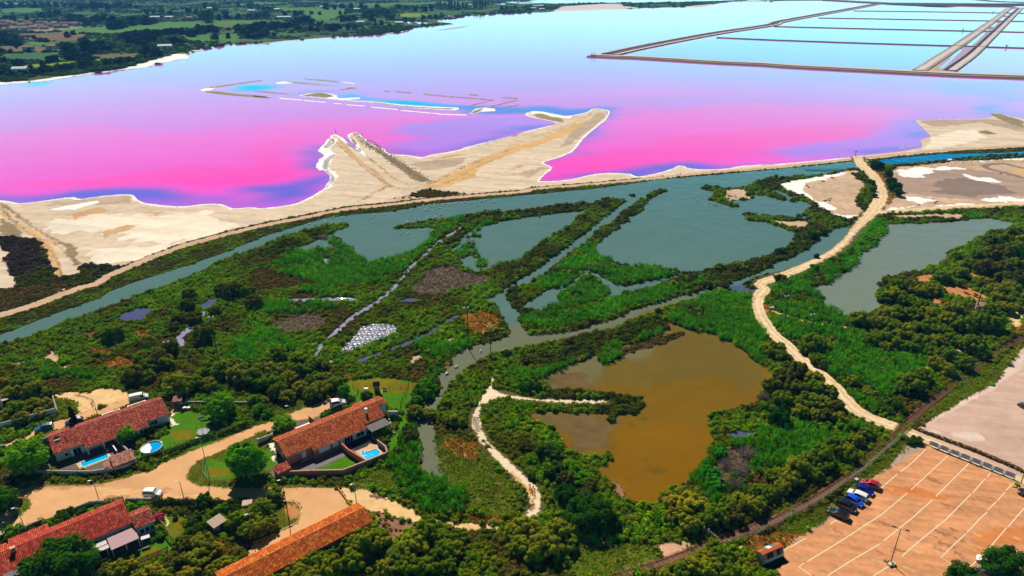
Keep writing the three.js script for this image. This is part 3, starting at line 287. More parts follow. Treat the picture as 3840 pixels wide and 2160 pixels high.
// village streets
sheet('street', 'asphalt', [...t(3,0,-300,900,0,860,140,620,340,562,850,566,1000,548,1200,500,1400,428,1600,345,1800,255,1950,198,2200,98,2400,20), ...t(2,1,100,1360,350,1268,560,1190,740,1113,850,1108,890,1150,880,1190,760,1236,640,1282,420,1372,230,1430), ...t(3,0,2576,60,2380,130,2250,185,2050,280,1920,325,1850,385,1808,450,1815,505,1860,548,1950,575,2200,590,2400,592), ...t(3,1,0,590,400,590,808,592,845,620,940,768,930,830,700,1000,560,1090,200,1260,0,1350,-100,1443,-200,1443,-60,1240,0,1140,200,1040,350,972,420,932,460,860,465,790,430,740,360,722,250,720), ...t(3,0,2576,718,2000,712,1480,712,1220,715,1180,722,1010,738,860,765,740,800,560,880,420,915,240,985,0,1090,-300,1200)], { layer: 5, amp: .1 });
sheet('street', 'asphalt', [...t(2,0,1420,1085,1240,1118,960,1212,750,1272,560,1332,340,1420), ...t(3,0,250,80,100,150,0,195,-300,260,-300,340,0,215,350,110,540,30), ...t(2,0,600,1440,800,1335,950,1290,1150,1216,1400,1135)], { layer: 5, amp: .1 });
mark('asphalt_dark', t(3,0,340,562,850,566,1000,548,1000,570,850,590,340,590), { amp: .5 }); for (let i = 0; i < 14; i++) { const u = rr(200, 1800), v = rr(590, 700), l = rr(80, 300); mark(i % 2 ? 'asphalt_dark' : 'asphalt_pale', t(3,0, u, v, u + l, v - l * .1, u + l, v + 6, u, v + 10), { amp: .4 }); }
sheet('dirt_turning_place', 'dirt', t(2,0,525,1085,640,1060,850,1058,980,1020,1150,1030,1240,1060,1240,1118,960,1210,750,1270,745,1200,700,1150,640,1125,540,1112), { layer: 4, amp: .35 });
path('dirt_dark', t(2,0,720,1090,830,1105,890,1150,900,1210), .5, { amp: .2 });
// verges and traffic islands
mark('grass', t(2,0,530,1118,640,1125,740,1160,750,1200,700,1260,560,1325,555,1240), { amp: .4 }); mark('verge', t(3,0,340,530,500,528,850,535,1000,520,1200,470,1400,400,1600,320,2000,160,2350,20,2400,30,1950,198,1600,345,1200,500,1000,548,850,566,340,562), { amp: .3 });
mark('verge', [...t(3,0,2576,20,2250,185,2050,280,1920,325,1850,385,1808,450,1815,505,1860,548,1950,575,2200,590,2576,592), ...t(3,1,150,580,800,590,830,570,500,560,150,540)], { amp: .3 });
sheet('traffic_island', 'verge', t(3,0,120,890,180,830,190,690,250,685,290,720,300,760,260,815,200,860), { layer: 6 }); sheet('traffic_island', 'verge', [...t(3,0,2480,740,2576,720), ...t(3,1,140,715,360,727,425,745,455,795,460,850,420,925,350,965,200,1035,0,1130,-200,1200)], { layer: 6 });
mark('mud_orange', t(3,1,330,730,400,745,440,800,440,860,390,900,340,870,310,800), { amp: .5 });
mark('grass', [...t(2,1,0,1290,300,1180,560,1060,720,1020,740,1100,560,1185,350,1262,0,1390), ...t(2,0,2300,1420,2576,1310)], { amp: .5 });
mark('verge', t(2,1,180,1443,420,1375,640,1285,760,1240,800,1260,600,1340,420,1443), { amp: .3 });
// gardens
mark('yard', t(3,0,430,370,640,250,1060,100,1280,60,1310,330,1230,400,900,440,300,425,60,420,150,380), { amp: 0 }); mark('yard', t(3,1,150,400,350,300,860,160,1100,60,1280,170,1290,290,860,500,350,500,170,490), { amp: 0 }); mark('yard', t(3,0,700,330,1050,240,1100,300,1000,410,860,420,720,400), { amp: 0 }); mark('yard', t(2,1,160,1443,200,1380,620,1290,740,1260,740,1300,400,1443), { amp: 0 });
const lawn = (...n) => sheet('lawn', 'lawn', t(...n), { layer: 4, amp: .25 });
lawn(2,0, 1640,1280,1760,1230,1920,1240,2050,1290,2200,1420,2050,1560,1900,1600,1700,1640,1400,1720,1300,1700,1330,1600,1640,1440); lawn(3,1, 530,440,700,380,905,285,1050,360,860,455,700,465,550,462); lawn(3,1, 80,260,140,200,210,270,160,300,230,360,150,420,90,430);
lawn(2,1, 870,950,1100,920,1290,915,1500,950,1640,980,1560,1080,1480,1200,1440,1260,1300,1200,1200,1120,990,1170,900,1100); mark('lawn_dry', t(2,1,900,950,1290,930,1600,975,1500,1060,1200,1060,980,1040), { amp: 1.2 }); mark('lawn', t(2,1,1440,1250,1490,1200,1480,1443,1400,1443,1400,1350), { amp: .4 });
lawn(3,0, 1560,840,1780,840,1790,1000,1740,1140,1690,1180,1600,1220,1400,1330,1220,1340,1300,1250,1420,1150,1590,1060,1600,980); mark('lawn_dry', t(3,0,1440,1180,1560,1170,1600,1220,1420,1320,1330,1300), { amp: .5 }); mark('lawn_dry', t(3,0,1640,860,1770,850,1770,1000,1700,1080,1640,1000), { amp: .5 });
lawn(3,0, 1980,310,2150,330,2250,400,2300,470,2170,520,2000,520,1970,460); mark('lawn_dry', t(3,0,2010,400,2200,400,2240,450,2100,500,2010,480), { amp: .5 }); lawn(3,0, -60,300,30,285,60,330,40,370,-60,350); mark('lawn', t(3,1,1340,60,1450,0,1380,200,1290,380,1310,150), { amp: .2 }); mark('lawn_dry', t(3,0,1620,50,1830,20,1900,100,1700,150), { amp: .6 });
const paved = (type, ...n) => sheet('terrace', type, t(...n), { layer: 6, amp: 0 });
paved('white_pave', 3,1, 130,160,200,140,230,360,160,300,215,270); paved('white_pave', 2,0, 1640,1285,1730,1210,1750,1225,1650,1300); paved('white_pave', 2,0, 1640,1290,1720,1370,1655,1395); paved('paving', 2,0, 1620,1180,1760,1150,1780,1235,1650,1270);
paved('tile_pave', 3,0, 690,300,850,250,1060,160,1130,200,1090,270,1050,260,770,350,700,350); paved('tile_pave', 3,1, 370,410,600,310,850,210,920,270,700,370,540,440,500,455,350,460);
paved('deck_dark', 3,1, 860,170,1080,80,1180,130,1190,180,1120,170,1000,240); paved('tile_pave', 3,0, 1280,1060,1500,990,1500,1090,1400,1180,1200,1250,1080,1260);
// ---------- colour of every kind of ground, baked at true scale ----------
const C3 = (r, g, b) => { const c = lin(r, g, b); return [c.r, c.g, c.b]; };
const SOIL = {   // sRGB look of the matter, contrast of its grain, grain size (m)
  roadside: [[90,88,44],.5,.8], gravel_rut: [[212,178,132],.3,.8], gravel_mid: [[238,214,176],.35,.8], bank_low: [[40,38,16],.5,1], park_grey: [[188,140,112],.35,.8], scrub: [[36,36,12],.5,1.2], scrub_brown: [[74,60,40],.5,1], purple_scrub: [[74,60,56],.5,1], scrub_dead: [[112,94,84],.5,.8], bank: [[36,34,14],.5,1], reed: [[18,34,6],.4,.8], dry: [[172,118,50],.5,.8], bare: [[204,172,144],.4,1.5], water: [[40,60,60],.1,2],
  sand: [[218,196,170],.4,3], sand_pale: [[238,222,200],.3,4], sand_tan: [[204,164,122],.35,2], sand_grey: [[190,166,144],.45,2], sand_dark: [[150,128,96],.45,1.2], sand_orange: [[218,174,116],.35,2.5], sand_olive: [[150,138,104],.45,1.5], sand_pink: [[222,206,204],.2,12], salt: [[250,246,240],.1,2],
  flat_grey: [[172,146,130],.3,5], flat_dark: [[142,122,112],.2,4], bank_brown: [[92,70,62],.4,4], track_pink: [[206,170,140],.2,2], gravel: [[232,202,160],.28,1.2], pathwhite: [[234,212,180],.16,.8], dirt: [[232,192,136],.3,1.2], dirt_dark: [[120,98,80],.35,1], dirt_pink: [[208,164,132],.3,1], mud: [[150,110,82],.5,.8], mud_orange: [[196,132,84],.4,1],
  grass: [[98,104,30],.5,.9], verge: [[104,106,34],.5,.7], lawn: [[72,122,6],.3,.8], lawn_dry: [[118,110,10],.4,.8], ballast: [[150,110,82],.55,.5], parking: [[214,150,104],.5,.9], park_rust: [[212,132,76],.35,1.2], park_dark: [[182,120,84],.4,.8], park_pale: [[222,168,118],.3,1], grey_dirt: [[176,152,134],.4,.8], lot: [[206,172,154],.32,2], lot_pale: [[222,196,180],.25,1.5],
  asphalt: [[222,170,120],.24,2.4], asphalt_dark: [[192,142,104],.22,2], asphalt_pale: [[232,184,134],.15,2], yard: [[116,104,92],.35,.8], white_pave: [[244,232,216],.08,1], paving: [[206,160,130],.2,.6], tile_pave: [[128,122,122],.12,.6], deck_dark: [[58,56,64],.2,.5],
  field_green: [[78,124,44],.2,20], field_bright: [[124,146,22],.2,14], field_brown: [[112,96,66],.3,18], field_teal: [[60,104,62],.25,20], field_dark: [[40,62,40],.3,14], town: [[150,130,110],.4,8], lake: [[180,160,180],.1,9],
};
const FARSOIL = { scrub: [[64,100,46],.5,30] };
function bake(g, x0, x1, z0, z1, W, Hh, warp, table = SOIL) {
  const d = new Uint8Array(W * Hh * 4), pal = TYPES.map(n => { const s = table[n] ?? SOIL[n] ?? SOIL.scrub; return { c: C3(...s[0]), k: s[1], f: 1 / s[2], streak: /sand|flat|salt|parking|lot|asphalt|park_/.test(n) ? 1 : 0 }; });
  for (let j = 0; j < Hh; j++) { const z = z0 + (j + .5) / Hh * (z1 - z0); for (let i = 0; i < W; i++) { const x = x0 + (i + .5) / W * (x1 - x0), wx = (noise(x * .5 / warp, z * .5 / warp) - .5) * warp * 2, wz = (noise(x * .5 / warp + 50, z * .5 / warp + 9) - .5) * warp * 2;
    let R = 0, Gg = 0, B = 0; for (let s = 0; s < 3; s++) { const jx = s === 0 ? 0 : (rnd() - .5) * warp * 1.1, jz = s === 0 ? 0 : (rnd() - .5) * warp * 1.1, p = pal[at(g, x + wx + jx, z + wz + jz)], f = p.f;
      let n; if (s === 0) { n = fbm(x * f, z * f, 3) * .6 + fbm(x * f * .13 + 40, z * f * .13, 2) * .4; if (p.streak) n = n * .55 + fbm((x * .9 + z * .25) * f * .12, (z - x * .2) * f * .9, 3) * .45; n = 1 + (n - .5) * 2.2 * p.k; bake.n = n; } else n = bake.n; const q = clamp(n, .25, 1.5); R += p.c[0] * q; Gg += p.c[1] * q; B += p.c[2] * Math.min(q, 1.3); }
    const o = (j * W + i) * 4, e = (v) => { v = clamp(v / 3); return 255 * (v <= .0031308 ? 12.92 * v : 1.055 * Math.pow(v, 1 / 2.4) - .055); }; d[o] = e(R); d[o + 1] = e(Gg); d[o + 2] = e(B); d[o + 3] = 255; } }
  const tx = new THREE.DataTexture(d, W, Hh); tx.colorSpace = THREE.SRGBColorSpace; tx.magFilter = THREE.LinearFilter; tx.minFilter = THREE.LinearMipmapLinearFilter; tx.generateMipmaps = true; tx.needsUpdate = true; return { tx, x0, x1, z0, z1 };
}
const ZB = -262;
const mapNear = bake(NEAR, -230, 230, ZB, -90, 2048, 1024, .35), mapMid = bake(NEAR, -430, 570, -880, ZB, 2048, 1280, .8), mapFar = bake(FARG, -2400, 2000, -3400, -700, 2048, 1024, 5, FARSOIL);
const soilMat = (m) => new THREE.MeshPhysicalMaterial({ map: m.tx, roughness: 1, specularIntensity: .08, side: THREE.DoubleSide });
const MN = soilMat(mapNear), MM = soilMat(mapMid), MF = soilMat(mapFar);
// what the lake water is coloured by: pink brine, paler milk-blue where it is shallow, plus a sky-reflection fade painted in with distance
zone('lake', LAKEPOLY, { grid: LAKE, amp: 0 });
const lk = (type, ...n) => zone(type, t(...n), { grid: LAKE, amp: 3, f: .05, step: 5 });
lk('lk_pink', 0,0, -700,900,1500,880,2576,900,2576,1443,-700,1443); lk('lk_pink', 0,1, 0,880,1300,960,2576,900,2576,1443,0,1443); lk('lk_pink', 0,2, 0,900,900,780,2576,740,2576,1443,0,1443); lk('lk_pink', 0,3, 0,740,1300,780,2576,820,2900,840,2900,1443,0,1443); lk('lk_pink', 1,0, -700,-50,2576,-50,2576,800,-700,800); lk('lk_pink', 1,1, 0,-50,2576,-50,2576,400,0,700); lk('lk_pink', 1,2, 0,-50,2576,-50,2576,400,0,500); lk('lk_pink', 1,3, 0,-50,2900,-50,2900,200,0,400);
const lkm = (type, ...n) => zone(type, t(...n), { grid: LAKE, amp: 34, f: .012, step: 6 });
lkm('lk_mid', 0,0, -300,1300,800,1200,1600,1300,2576,1250,2576,1443,-300,1443); lkm('lk_mid', 1,0, -300,0,2576,0,2576,600,-300,600); lkm('lk_mid', 1,1, 0,0,800,0,760,300,0,500); lkm('lk_mid', 0,1, 0,1200,700,1150,1600,1130,2576,1180,2576,1443,0,1443); lkm('lk_mid', 0,2, 900,1443,1000,1200,1100,1080,1800,1050,2576,1000,2576,1443); lkm('lk_mid', 1,2, 300,420,700,0,2576,0,2576,260); lkm('lk_mid', 0,3, 0,1000,1000,1020,1500,1100,1300,1300,800,1443,0,1443); lk('lk_deep', 0,2, 1300,1443,1500,1330,2100,1280,2576,1230,2576,1443); lk('lk_deep', 1,0, 0,440,900,470,1400,440,2000,490,2576,400,2576,300,2000,260,1200,330,400,420); lk('lk_deep', 1,1, 0,0,350,0,380,300,200,470,0,500); lk('lk_deep', 1,2, 450,230,900,120,1500,60,2200,40,2576,80,2576,190,2000,220,1200,280,700,360,420,400); lk('lk_deep', 0,3, 0,1250,700,1200,1250,1200,1000,1330,400,1400,0,1443);
lk('lk_blue', 1,0, -300,480,0,535,200,570,600,540,900,495,1300,470,1500,480,1700,520,1900,560,2100,570,2300,550,2576,480,2576,700,1800,680,1300,640,800,620,200,650,-300,640); lk('lk_blue', 1,1, 0,470,150,440,300,460,430,400,520,300,560,200,590,110,700,30,760,-20,790,60,800,350,760,440,500,660,0,700);
lk('lk_streak', 1,1, 330,330,560,300,640,340,480,370,330,380); lk('lk_streak', 1,1, 380,180,600,140,640,180,450,210); lk('lk_streak', 1,1, 0,540,150,520,200,560,60,590,0,590); lk('lk_streak', 1,1, 80,590,200,580,160,620,40,630); lk('lk_streak', 1,0, 2250,560,2450,520,2576,560,2400,640,2300,620); lk('lk_streak', 1,0, 1700,545,1950,575,1900,600,1750,590); lk('lk_streak', 1,1, 300,60,600,60,560,100,300,130);
lk('lk_blue', 0,1, 700,1443,760,1330,660,1443); lk('lk_blue', 1,1, 840,0,1000,0,1040,140,960,120); lk('lk_blue', 1,1, 1240,90,1330,130,1500,155,1640,178,1900,120,2200,60,2400,0,2300,-20,1900,70,1600,140,1400,110,1250,40); lk('lk_blue', 0,1, 1980,1430,2300,1340,2576,1280,2576,1300,2300,1390); 
lk('lk_lilac', 0,1, 1300,1200,1900,1150,2300,1120,2576,1150,2576,1280,2200,1340,1900,1420,1600,1300); lk('lk_lilac', 1,1, 1300,30,1700,0,1900,0,2100,40,1700,130,1450,120);
lk('lk_blue', 0,2, 0,1040,120,1050,230,1030,330,1020,560,1050,800,1040,860,1020,960,1030,990,1080,1000,1130,920,1230,780,1340,700,1443,600,1443,700,1200,500,1120,260,1100,0,1120,-300,1100,-100,1060); lk('lk_blue', 0,2, 0,1250,200,1210,400,1180,480,1195,300,1250,100,1310,0,1340); lk('lk_lilac', 0,2, 0,1130,300,1140,430,1170,300,1210,0,1240);
lk('lk_streak', 0,2, 800,1443,900,1330,1000,1230,1060,1180,1060,1230,980,1320,880,1443); lk('lk_blue', 1,2, 760,0,640,130,520,190,360,240,450,270,390,340,320,410,300,420,380,420,440,300,470,240,640,180,740,90,800,0); lk('lk_blue', 1,2, 500,408,700,370,850,330,1100,290,1400,265,1560,240,1760,240,2000,260,2300,250,2576,240,2576,260,1900,310,1690,300,1400,380,800,370);
lk('lk_blue', 0,1, 790,930,900,905,1040,935,1100,930,1300,970,1600,985,1900,1015,2100,1025,2300,1030,2576,1040,2576,1110,2330,1110,2000,1060,1700,1035,1300,1010,1000,965); lk('lk_cyan', 0,1, 820,915,950,905,1040,940,1250,960,1700,990,2000,1020,1800,1030,1400,1015,1040,968,900,955);
lk('lk_lilac', 0,1, 400,950,900,1000,1500,1060,2000,1085,2000,1065,1500,1048,900,990,500,950); lk('lk_cyan', 0,0, 2200,850,2400,825,2576,835,2576,870,2400,890,2250,880); lk('lk_cyan', 0,1, 0,830,120,830,250,830,200,860,60,880,0,870); lk('lk_blue', 0,1, 380,920,500,890,680,870,640,895,460,915); lk('lk_cyan', 0,0, 190,820,320,790,470,780,420,820,280,832);
lk('lk_lilac', 0,3, 1000,1443,1100,1300,1300,1210,1480,1160,1600,1140,2000,1130,2200,1130,2100,1000,2300,1000,2576,1090,2576,1160,2300,1130,1700,1160,1700,1330,1600,1443); lk('lk_blue', 0,3, 1460,1280,1560,1240,1640,1270,1690,1320,1580,1360,1600,1395,1450,1420,1250,1443,1350,1410,1470,1370,1500,1320); lk('lk_blue', 0,3, 2120,1015,2250,1030,2310,1060,2240,1080,2260,1130,2180,1130,2200,1080); lk('lk_lilac', 1,3, 100,130,500,60,900,0,1500,-20,1580,40,1350,120,900,170,400,200); lk('lk_blue', 1,3, 1000,120,1300,90,1560,60,1500,90,1360,120,1100,150); lk('lk_blue', 0,3, 1470,1160,1540,1150,1520,1190);
lk('lk_lilac', 0,3, 1700,780,2200,790,2576,800,2576,980,2200,960,1800,900);
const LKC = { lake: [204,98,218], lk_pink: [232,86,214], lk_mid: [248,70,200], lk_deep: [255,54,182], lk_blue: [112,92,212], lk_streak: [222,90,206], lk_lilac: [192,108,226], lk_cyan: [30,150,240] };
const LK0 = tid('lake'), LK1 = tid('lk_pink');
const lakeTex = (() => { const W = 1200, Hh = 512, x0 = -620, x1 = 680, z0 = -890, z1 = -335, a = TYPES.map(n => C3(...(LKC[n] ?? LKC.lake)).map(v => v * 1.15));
  let cur = new Float32Array(W * Hh * 3); for (let j = 0; j < Hh; j++) for (let i = 0; i < W; i++) { const x = x0 + (i + .5) / W * (x1 - x0), z = z0 + (j + .5) / Hh * (z1 - z0), wx = (fbm(x * .02 + z * .04, z * .09, 4) - .5) * 46, wz = (fbm(x * .018 + 30, z * .1 + 7, 4) - .5) * 16, ty = at(LAKE, x + wx, z + wz), pk = clamp((z + 850 + (fbm(x * .006 + 3, z * .02, 4) - .5) * 360) / 290), c = ty === LK0 || ty === LK1 ? [0, 1, 2].map(k => mix(a[LK0][k], a[LK1][k], pk * pk * (3 - 2 * pk))) : a[ty], n = 1 + (fbm(x * .012, z * .05, 3) - .5) * .12, o = (j * W + i) * 3; cur[o] = c[0] * n; cur[o + 1] = c[1] * n; cur[o + 2] = c[2] * n; }  // far water turns less pink: sky reflection painted into the lake colour
  for (let pass = 0; pass < 2; pass++) for (const [dx, R] of [[3, 6], [W * 3, 4]]) { const nx = new Float32Array(cur.length), n = W * Hh; for (let p = 0; p < n; p++) { const i = p % W, j = (p / W) | 0; for (let c = 0; c < 3; c++) { let s = 0; for (let k = -R; k <= R; k++) { const q = dx === 3 ? clamp(i + k, 0, W - 1) : clamp(j + k, 0, Hh - 1); s += cur[(dx === 3 ? j * W + q : q * W + i) * 3 + c]; } nx[p * 3 + c] = s / (2 * R + 1); } } cur = nx; }
  const d = new Uint8Array(W * Hh * 4), base = a[tid('lake')]; for (let p = 0; p < W * Hh; p++) { const i = p % W, j = (p / W) | 0, e = Math.min(1, Math.min(i, W - 1 - i, j, Hh - 1 - j) / 24); for (let c = 0; c < 3; c++) { const v = mix(base[c], cur[p * 3 + c], e); d[p * 4 + c] = 255 * (v <= .0031308 ? 12.92 * v : 1.055 * Math.pow(clamp(v), 1 / 2.4) - .055); } d[p * 4 + 3] = 255; }
  const tx = new THREE.DataTexture(d, W, Hh); tx.colorSpace = THREE.SRGBColorSpace; tx.magFilter = THREE.LinearFilter; tx.needsUpdate = true; return { tx, x0, x1, z0, z1 }; })();

// colour of the shallow wetland waters: silt, algae and weed
const WET = grid(-230, 180, -420, -118, .5); { const w = (type, pts) => fill(WET, rough(ground(pts), 2.2, 2, .12), tid(type)); fill(WET, [[-300, -500], [300, -500], [300, -100], [-300, -100]], tid('w_lagoon')); if (0) w('w_north', [...t(1,0,0,900,1500,900,2576,700), ...t(1,1,0,700,2576,500), ...t(1,2,2576,200,2576,480,1500,640,0,760), ...t(1,1,2576,900,1300,1000,0,1200), ...t(1,0,2000,1500,0,2600)]); if (0) w('w_south', t(1,2,800,900,1500,1000,2300,1050,2576,1000,2576,1300,1000,1330,700,1250)); w('w_creek', [...t(2,1,1500,500,2576,380), ...t(2,2,800,400,1900,60,1900,130,1000,500,0,680), ...t(2,1,2300,760,1900,1100,1800,1443,1500,1443)]); w('w_creek', t(3,1,1500,0,1900,0,2000,800,1500,800));
  w('w_brown', [...t(2,2,-200,900,600,650,1430,280,2400,600,2900,900,2700,1443), ...t(3,2,2100,0,2100,900,300,900,100,-100)]); w('w_olive', t(2,2,300,850,1100,600,1500,400,2000,480,2400,740,2576,860,2300,1000,1900,900,1400,1000,1000,1000,600,1010)); w('w_grey', t(2,2,250,930,700,740,1100,640,1500,500,1700,470,1500,620,1200,720,950,800,800,980,420,1050)); w('w_mud', t(2,2,400,930,640,840,800,880,760,960,860,1040,640,1020,480,1040)); w('w_mud', [...t(2,2,200,1250,900,1290,1080,1300,1000,1443), ...t(3,2,990,0,980,230,700,260,480,40)]); w('w_orange', t(3,2,1100,60,1500,-60,1980,0,1960,280,1780,480,1600,600,1460,740,1300,740,1120,690,900,420,1000,300)); w('w_mud', t(2,2,2050,510,2200,570,2320,690,2200,640,2100,580));
  for (let i = 0; i < 34; i++) { const u = rr(700, 1900), v = rr(-700, 600), l = rr(30, 130); w(i % 3 ? 'w_weed' : 'w_olive', t(3,2,u,v,u+l,v-14,u+l*1.3,v+10,u+l*.4,v+18)); } }
const WATERSOIL = { w_lagoon: [[92,124,116],.08,9], w_north: [[84,116,122],.06,9], w_south: [[112,136,106],.08,9], w_creek: [[112,116,92],.08,6], w_brown: [[122,92,14],.16,5], w_olive: [[112,94,34],.14,5], w_grey: [[116,110,70],.2,4], w_mud: [[112,92,56],.3,2], w_orange: [[130,92,4],.14,5], w_weed: [[100,84,22],.3,1.5] };
const WETTEX = bake(WET, -230, 180, -420, -118, 1024, 768, 2.4, WATERSOIL);
// ---------- water ----------
const ripple = (amp, f) => noiseTex(256, (x, y) => { const e = 1 / 256, h = (p, q) => tnoise(p, q, f, 4), dx = (h(x + e, y) - h(x - e, y)) * amp, dy = (h(x, y + e) - h(x, y - e)) * amp; const l = Math.hypot(dx, dy, 1); return [.5 - dx / l * .5, .5 - dy / l * .5, .5 + .5 / l]; });
const RIP = ripple(9, 6), RIPBIG = ripple(15, 8);
const waterMat = (c, rough, nscale, o = {}) => phys(c, rough, { ior: 1.33, normalMap: o.nm ?? RIP, normalScale: V2(nscale, nscale), ...o.m });
const GLINTTEX = noiseTex(256, (x, y) => { const n = tnoise(x, y, 7, 4) * .6 + tnoise(x, y, 23, 2) * .4, f = clamp((n - .53) * 18); return [mix(.26, .9, f), mix(.27, .9, f), mix(.36, .92, f)]; }, true);  // white flecks are sun glints painted into the marsh pond's colour
const WATER = { lake: waterMat(new THREE.Color(1, 1, 1), .06, .02, { m: { map: lakeTex.tx } }), pan: waterMat(lin(188, 110, 226), .06, .02), panlilac: waterMat(lin(226, 96, 226), .06, .02), lagoon: waterMat(new THREE.Color(1, 1, 1), .08, .1, { m: { map: WETTEX.tx } }), canal: waterMat(lin(12, 84, 150), .1, .1), eastpond: waterMat(lin(122, 136, 120), .1, .1), brownpond: waterMat(new THREE.Color(1, 1, 1), .1, .1, { m: { map: WETTEX.tx } }), pondblue: waterMat(lin(84, 88, 130), .08, .2), creek: waterMat(lin(150, 150, 178), .1, .3), glint: waterMat(new THREE.Color(1, 1, 1), .1, .8, { nm: RIPBIG, m: { map: GLINTTEX } }) };
// ---------- sheets ----------
function shapeGeo(poly, y) { if (THREE.ShapeUtils.isClockWise(poly.map(p => V2(p[0], -p[1])))) poly = [...poly].reverse(); const pts = poly.map(p => V2(p[0], -p[1])), tri = THREE.ShapeUtils.triangulateShape(pts, []); const g = new THREE.BufferGeometry(), pos = new Float32Array(poly.length * 3); poly.forEach((p, i) => { pos[i * 3] = p[0]; pos[i * 3 + 1] = y; pos[i * 3 + 2] = p[1]; }); g.setAttribute('position', new THREE.BufferAttribute(pos, 3)); g.setIndex(tri.flat()); const nn = new Float32Array(poly.length * 3); for (let i = 0; i < poly.length; i++) nn[i * 3 + 1] = 1; g.setAttribute('normal', new THREE.BufferAttribute(nn, 3)); return g; }
function uvBy(g, f) { const p = g.attributes.position, u = new Float32Array(p.count * 2); for (let i = 0; i < p.count; i++) { const c = f(p.getX(i), p.getZ(i)); u[i * 2] = c[0]; u[i * 2 + 1] = c[1]; } g.setAttribute('uv', new THREE.BufferAttribute(u, 2)); return g; }
const onMap = (m) => (x, z) => [(x - m.x0) / (m.x1 - m.x0), (z - m.z0) / (m.z1 - m.z0)], metres = (k) => (x, z) => [x / k, -z / k];
function clipZ(poly, z0, keepBelow) { const out = [], inside = (p) => keepBelow ? p[1] <= z0 : p[1] >= z0; for (let i = 0; i < poly.length; i++) { const a = poly[i], b = poly[(i + 1) % poly.length]; if (inside(a)) out.push(a); if (inside(a) !== inside(b)) { const s = (z0 - a[1]) / (b[1] - a[1]); out.push([a[0] + (b[0] - a[0]) * s, z0]); } } return out; }
const struct = (name, geo, mat) => { const m = new THREE.Mesh(geo, mat); m.name = name; tag(m, null, null, null, 'structure'); return put(m); };
function soilSheet(name, poly, y) {
  const far = clipZ(poly, ZB, true), near = clipZ(poly, ZB, false), gs = [], ms = [];
  if (far.length > 2) { gs.push(uvBy(shapeGeo(far, y), onMap(mapMid))); ms.push(MM); } if (near.length > 2) { gs.push(uvBy(shapeGeo(near, y), onMap(mapNear))); ms.push(MN); }
  if (!gs.length) return; return gs.length > 1 ? struct(name, mergeGeometries(gs, true), ms) : struct(name, gs[0], ms[0]);
}
const LAY = .012;
{ const g = new THREE.PlaneGeometry(16000, 16000, 1, 1); g.rotateX(-Math.PI / 2); g.translate(0, -.05, -5000); uvBy(g, metres(60)); struct('ground', g, new THREE.MeshPhysicalMaterial({ specularIntensity: .1, map: noiseTex(256, (x, y) => { const n = tnoise(x, y, 8, 4); return [.16 + n * .16, .24 + n * .16, .1 + n * .1]; }, true), roughness: 1 })); }
{ const r = (x0, x1, z0, z1, y) => shapeGeo([[x0, z0], [x0, z1], [x1, z1], [x1, z0]], y); struct('countryside', uvBy(r(-2400, 2000, -3400, -700, -.03), onMap(mapFar)), MF); struct('marsh_ground', uvBy(r(-430, 570, -880, ZB, 0), onMap(mapMid)), MM); struct('marsh_ground', uvBy(r(-230, 230, ZB, -90, 0), onMap(mapNear)), MN); }
for (const z of zones) { if (!z.sheet) continue; const y = LAY * z.layer;
  if (z.mat === 'soil') soilSheet(z.sheet, z.poly, y); else if (z.mat === 'soilfar') struct(z.sheet, uvBy(shapeGeo(z.poly, y), onMap(mapFar)), MF);
  else if (z.mat === 'salt') struct(z.sheet, uvBy(shapeGeo(z.poly, y), onMap(mapMid)), MM);
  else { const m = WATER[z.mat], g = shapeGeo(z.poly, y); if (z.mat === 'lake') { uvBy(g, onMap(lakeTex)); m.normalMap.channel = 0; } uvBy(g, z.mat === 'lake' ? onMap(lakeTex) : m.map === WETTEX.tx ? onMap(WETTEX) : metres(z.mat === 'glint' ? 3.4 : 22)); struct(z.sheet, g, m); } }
// the brine sheet has its colour map in uv, so its ripples are scaled on their own texture
{ const rip = RIP.clone(); rip.repeat.set(45, 19); rip.needsUpdate = true; WATER.lake.normalMap = rip; const r2 = RIP.clone(); r2.repeat.set(20, 15); r2.needsUpdate = true; WATER.lagoon.normalMap = WATER.brownpond.normalMap = r2; }
// ---------- vegetation that nobody could count ----------
function quadsGeo(list) {   // [centre, normal, up-ish, width, height, tint]
  const n = list.length, p = new Float32Array(n * 12), nm = new Float32Array(n * 12), col = new Float32Array(n * 12), ix = new Uint32Array(n * 6), a = V3(), b = V3(), N = V3();
  list.forEach(([c, nn, up, w, h, tint], i) => { N.copy(nn).normalize(); a.crossVectors(up, N); if (a.lengthSq() < 1e-6) a.set(1, 0, 0); a.normalize().multiplyScalar(w / 2); b.crossVectors(N, a).normalize().multiplyScalar(h / 2);
    const q = [[-1, -1], [1, -1], [.55, 1], [-.55, 1]]; for (let k = 0; k < 4; k++) { const o = i * 12 + k * 3; p[o] = c.x + a.x * q[k][0] + b.x * q[k][1]; p[o + 1] = c.y + a.y * q[k][0] + b.y * q[k][1]; p[o + 2] = c.z + a.z * q[k][0] + b.z * q[k][1]; nm[o] = N.x; nm[o + 1] = N.y; nm[o + 2] = N.z; col[o] = tint[0]; col[o + 1] = tint[1]; col[o + 2] = tint[2]; } ix.set([0, 1, 2, 0, 2, 3].map(v => v + i * 4), i * 6); });
  const g = new THREE.BufferGeometry(); g.setAttribute('position', new THREE.BufferAttribute(p, 3)); g.setAttribute('normal', new THREE.BufferAttribute(nm, 3)); g.setAttribute('color', new THREE.BufferAttribute(col, 3)); g.setIndex(new THREE.BufferAttribute(ix, 1)); return g; }
const ball = () => { let x, y, z; do { x = rr(-1, 1); y = rr(-1, 1); z = rr(-1, 1); } while (x * x + y * y + z * z > 1 || x * x + y * y + z * z < .01); return V3(x, y, z).normalize(); };
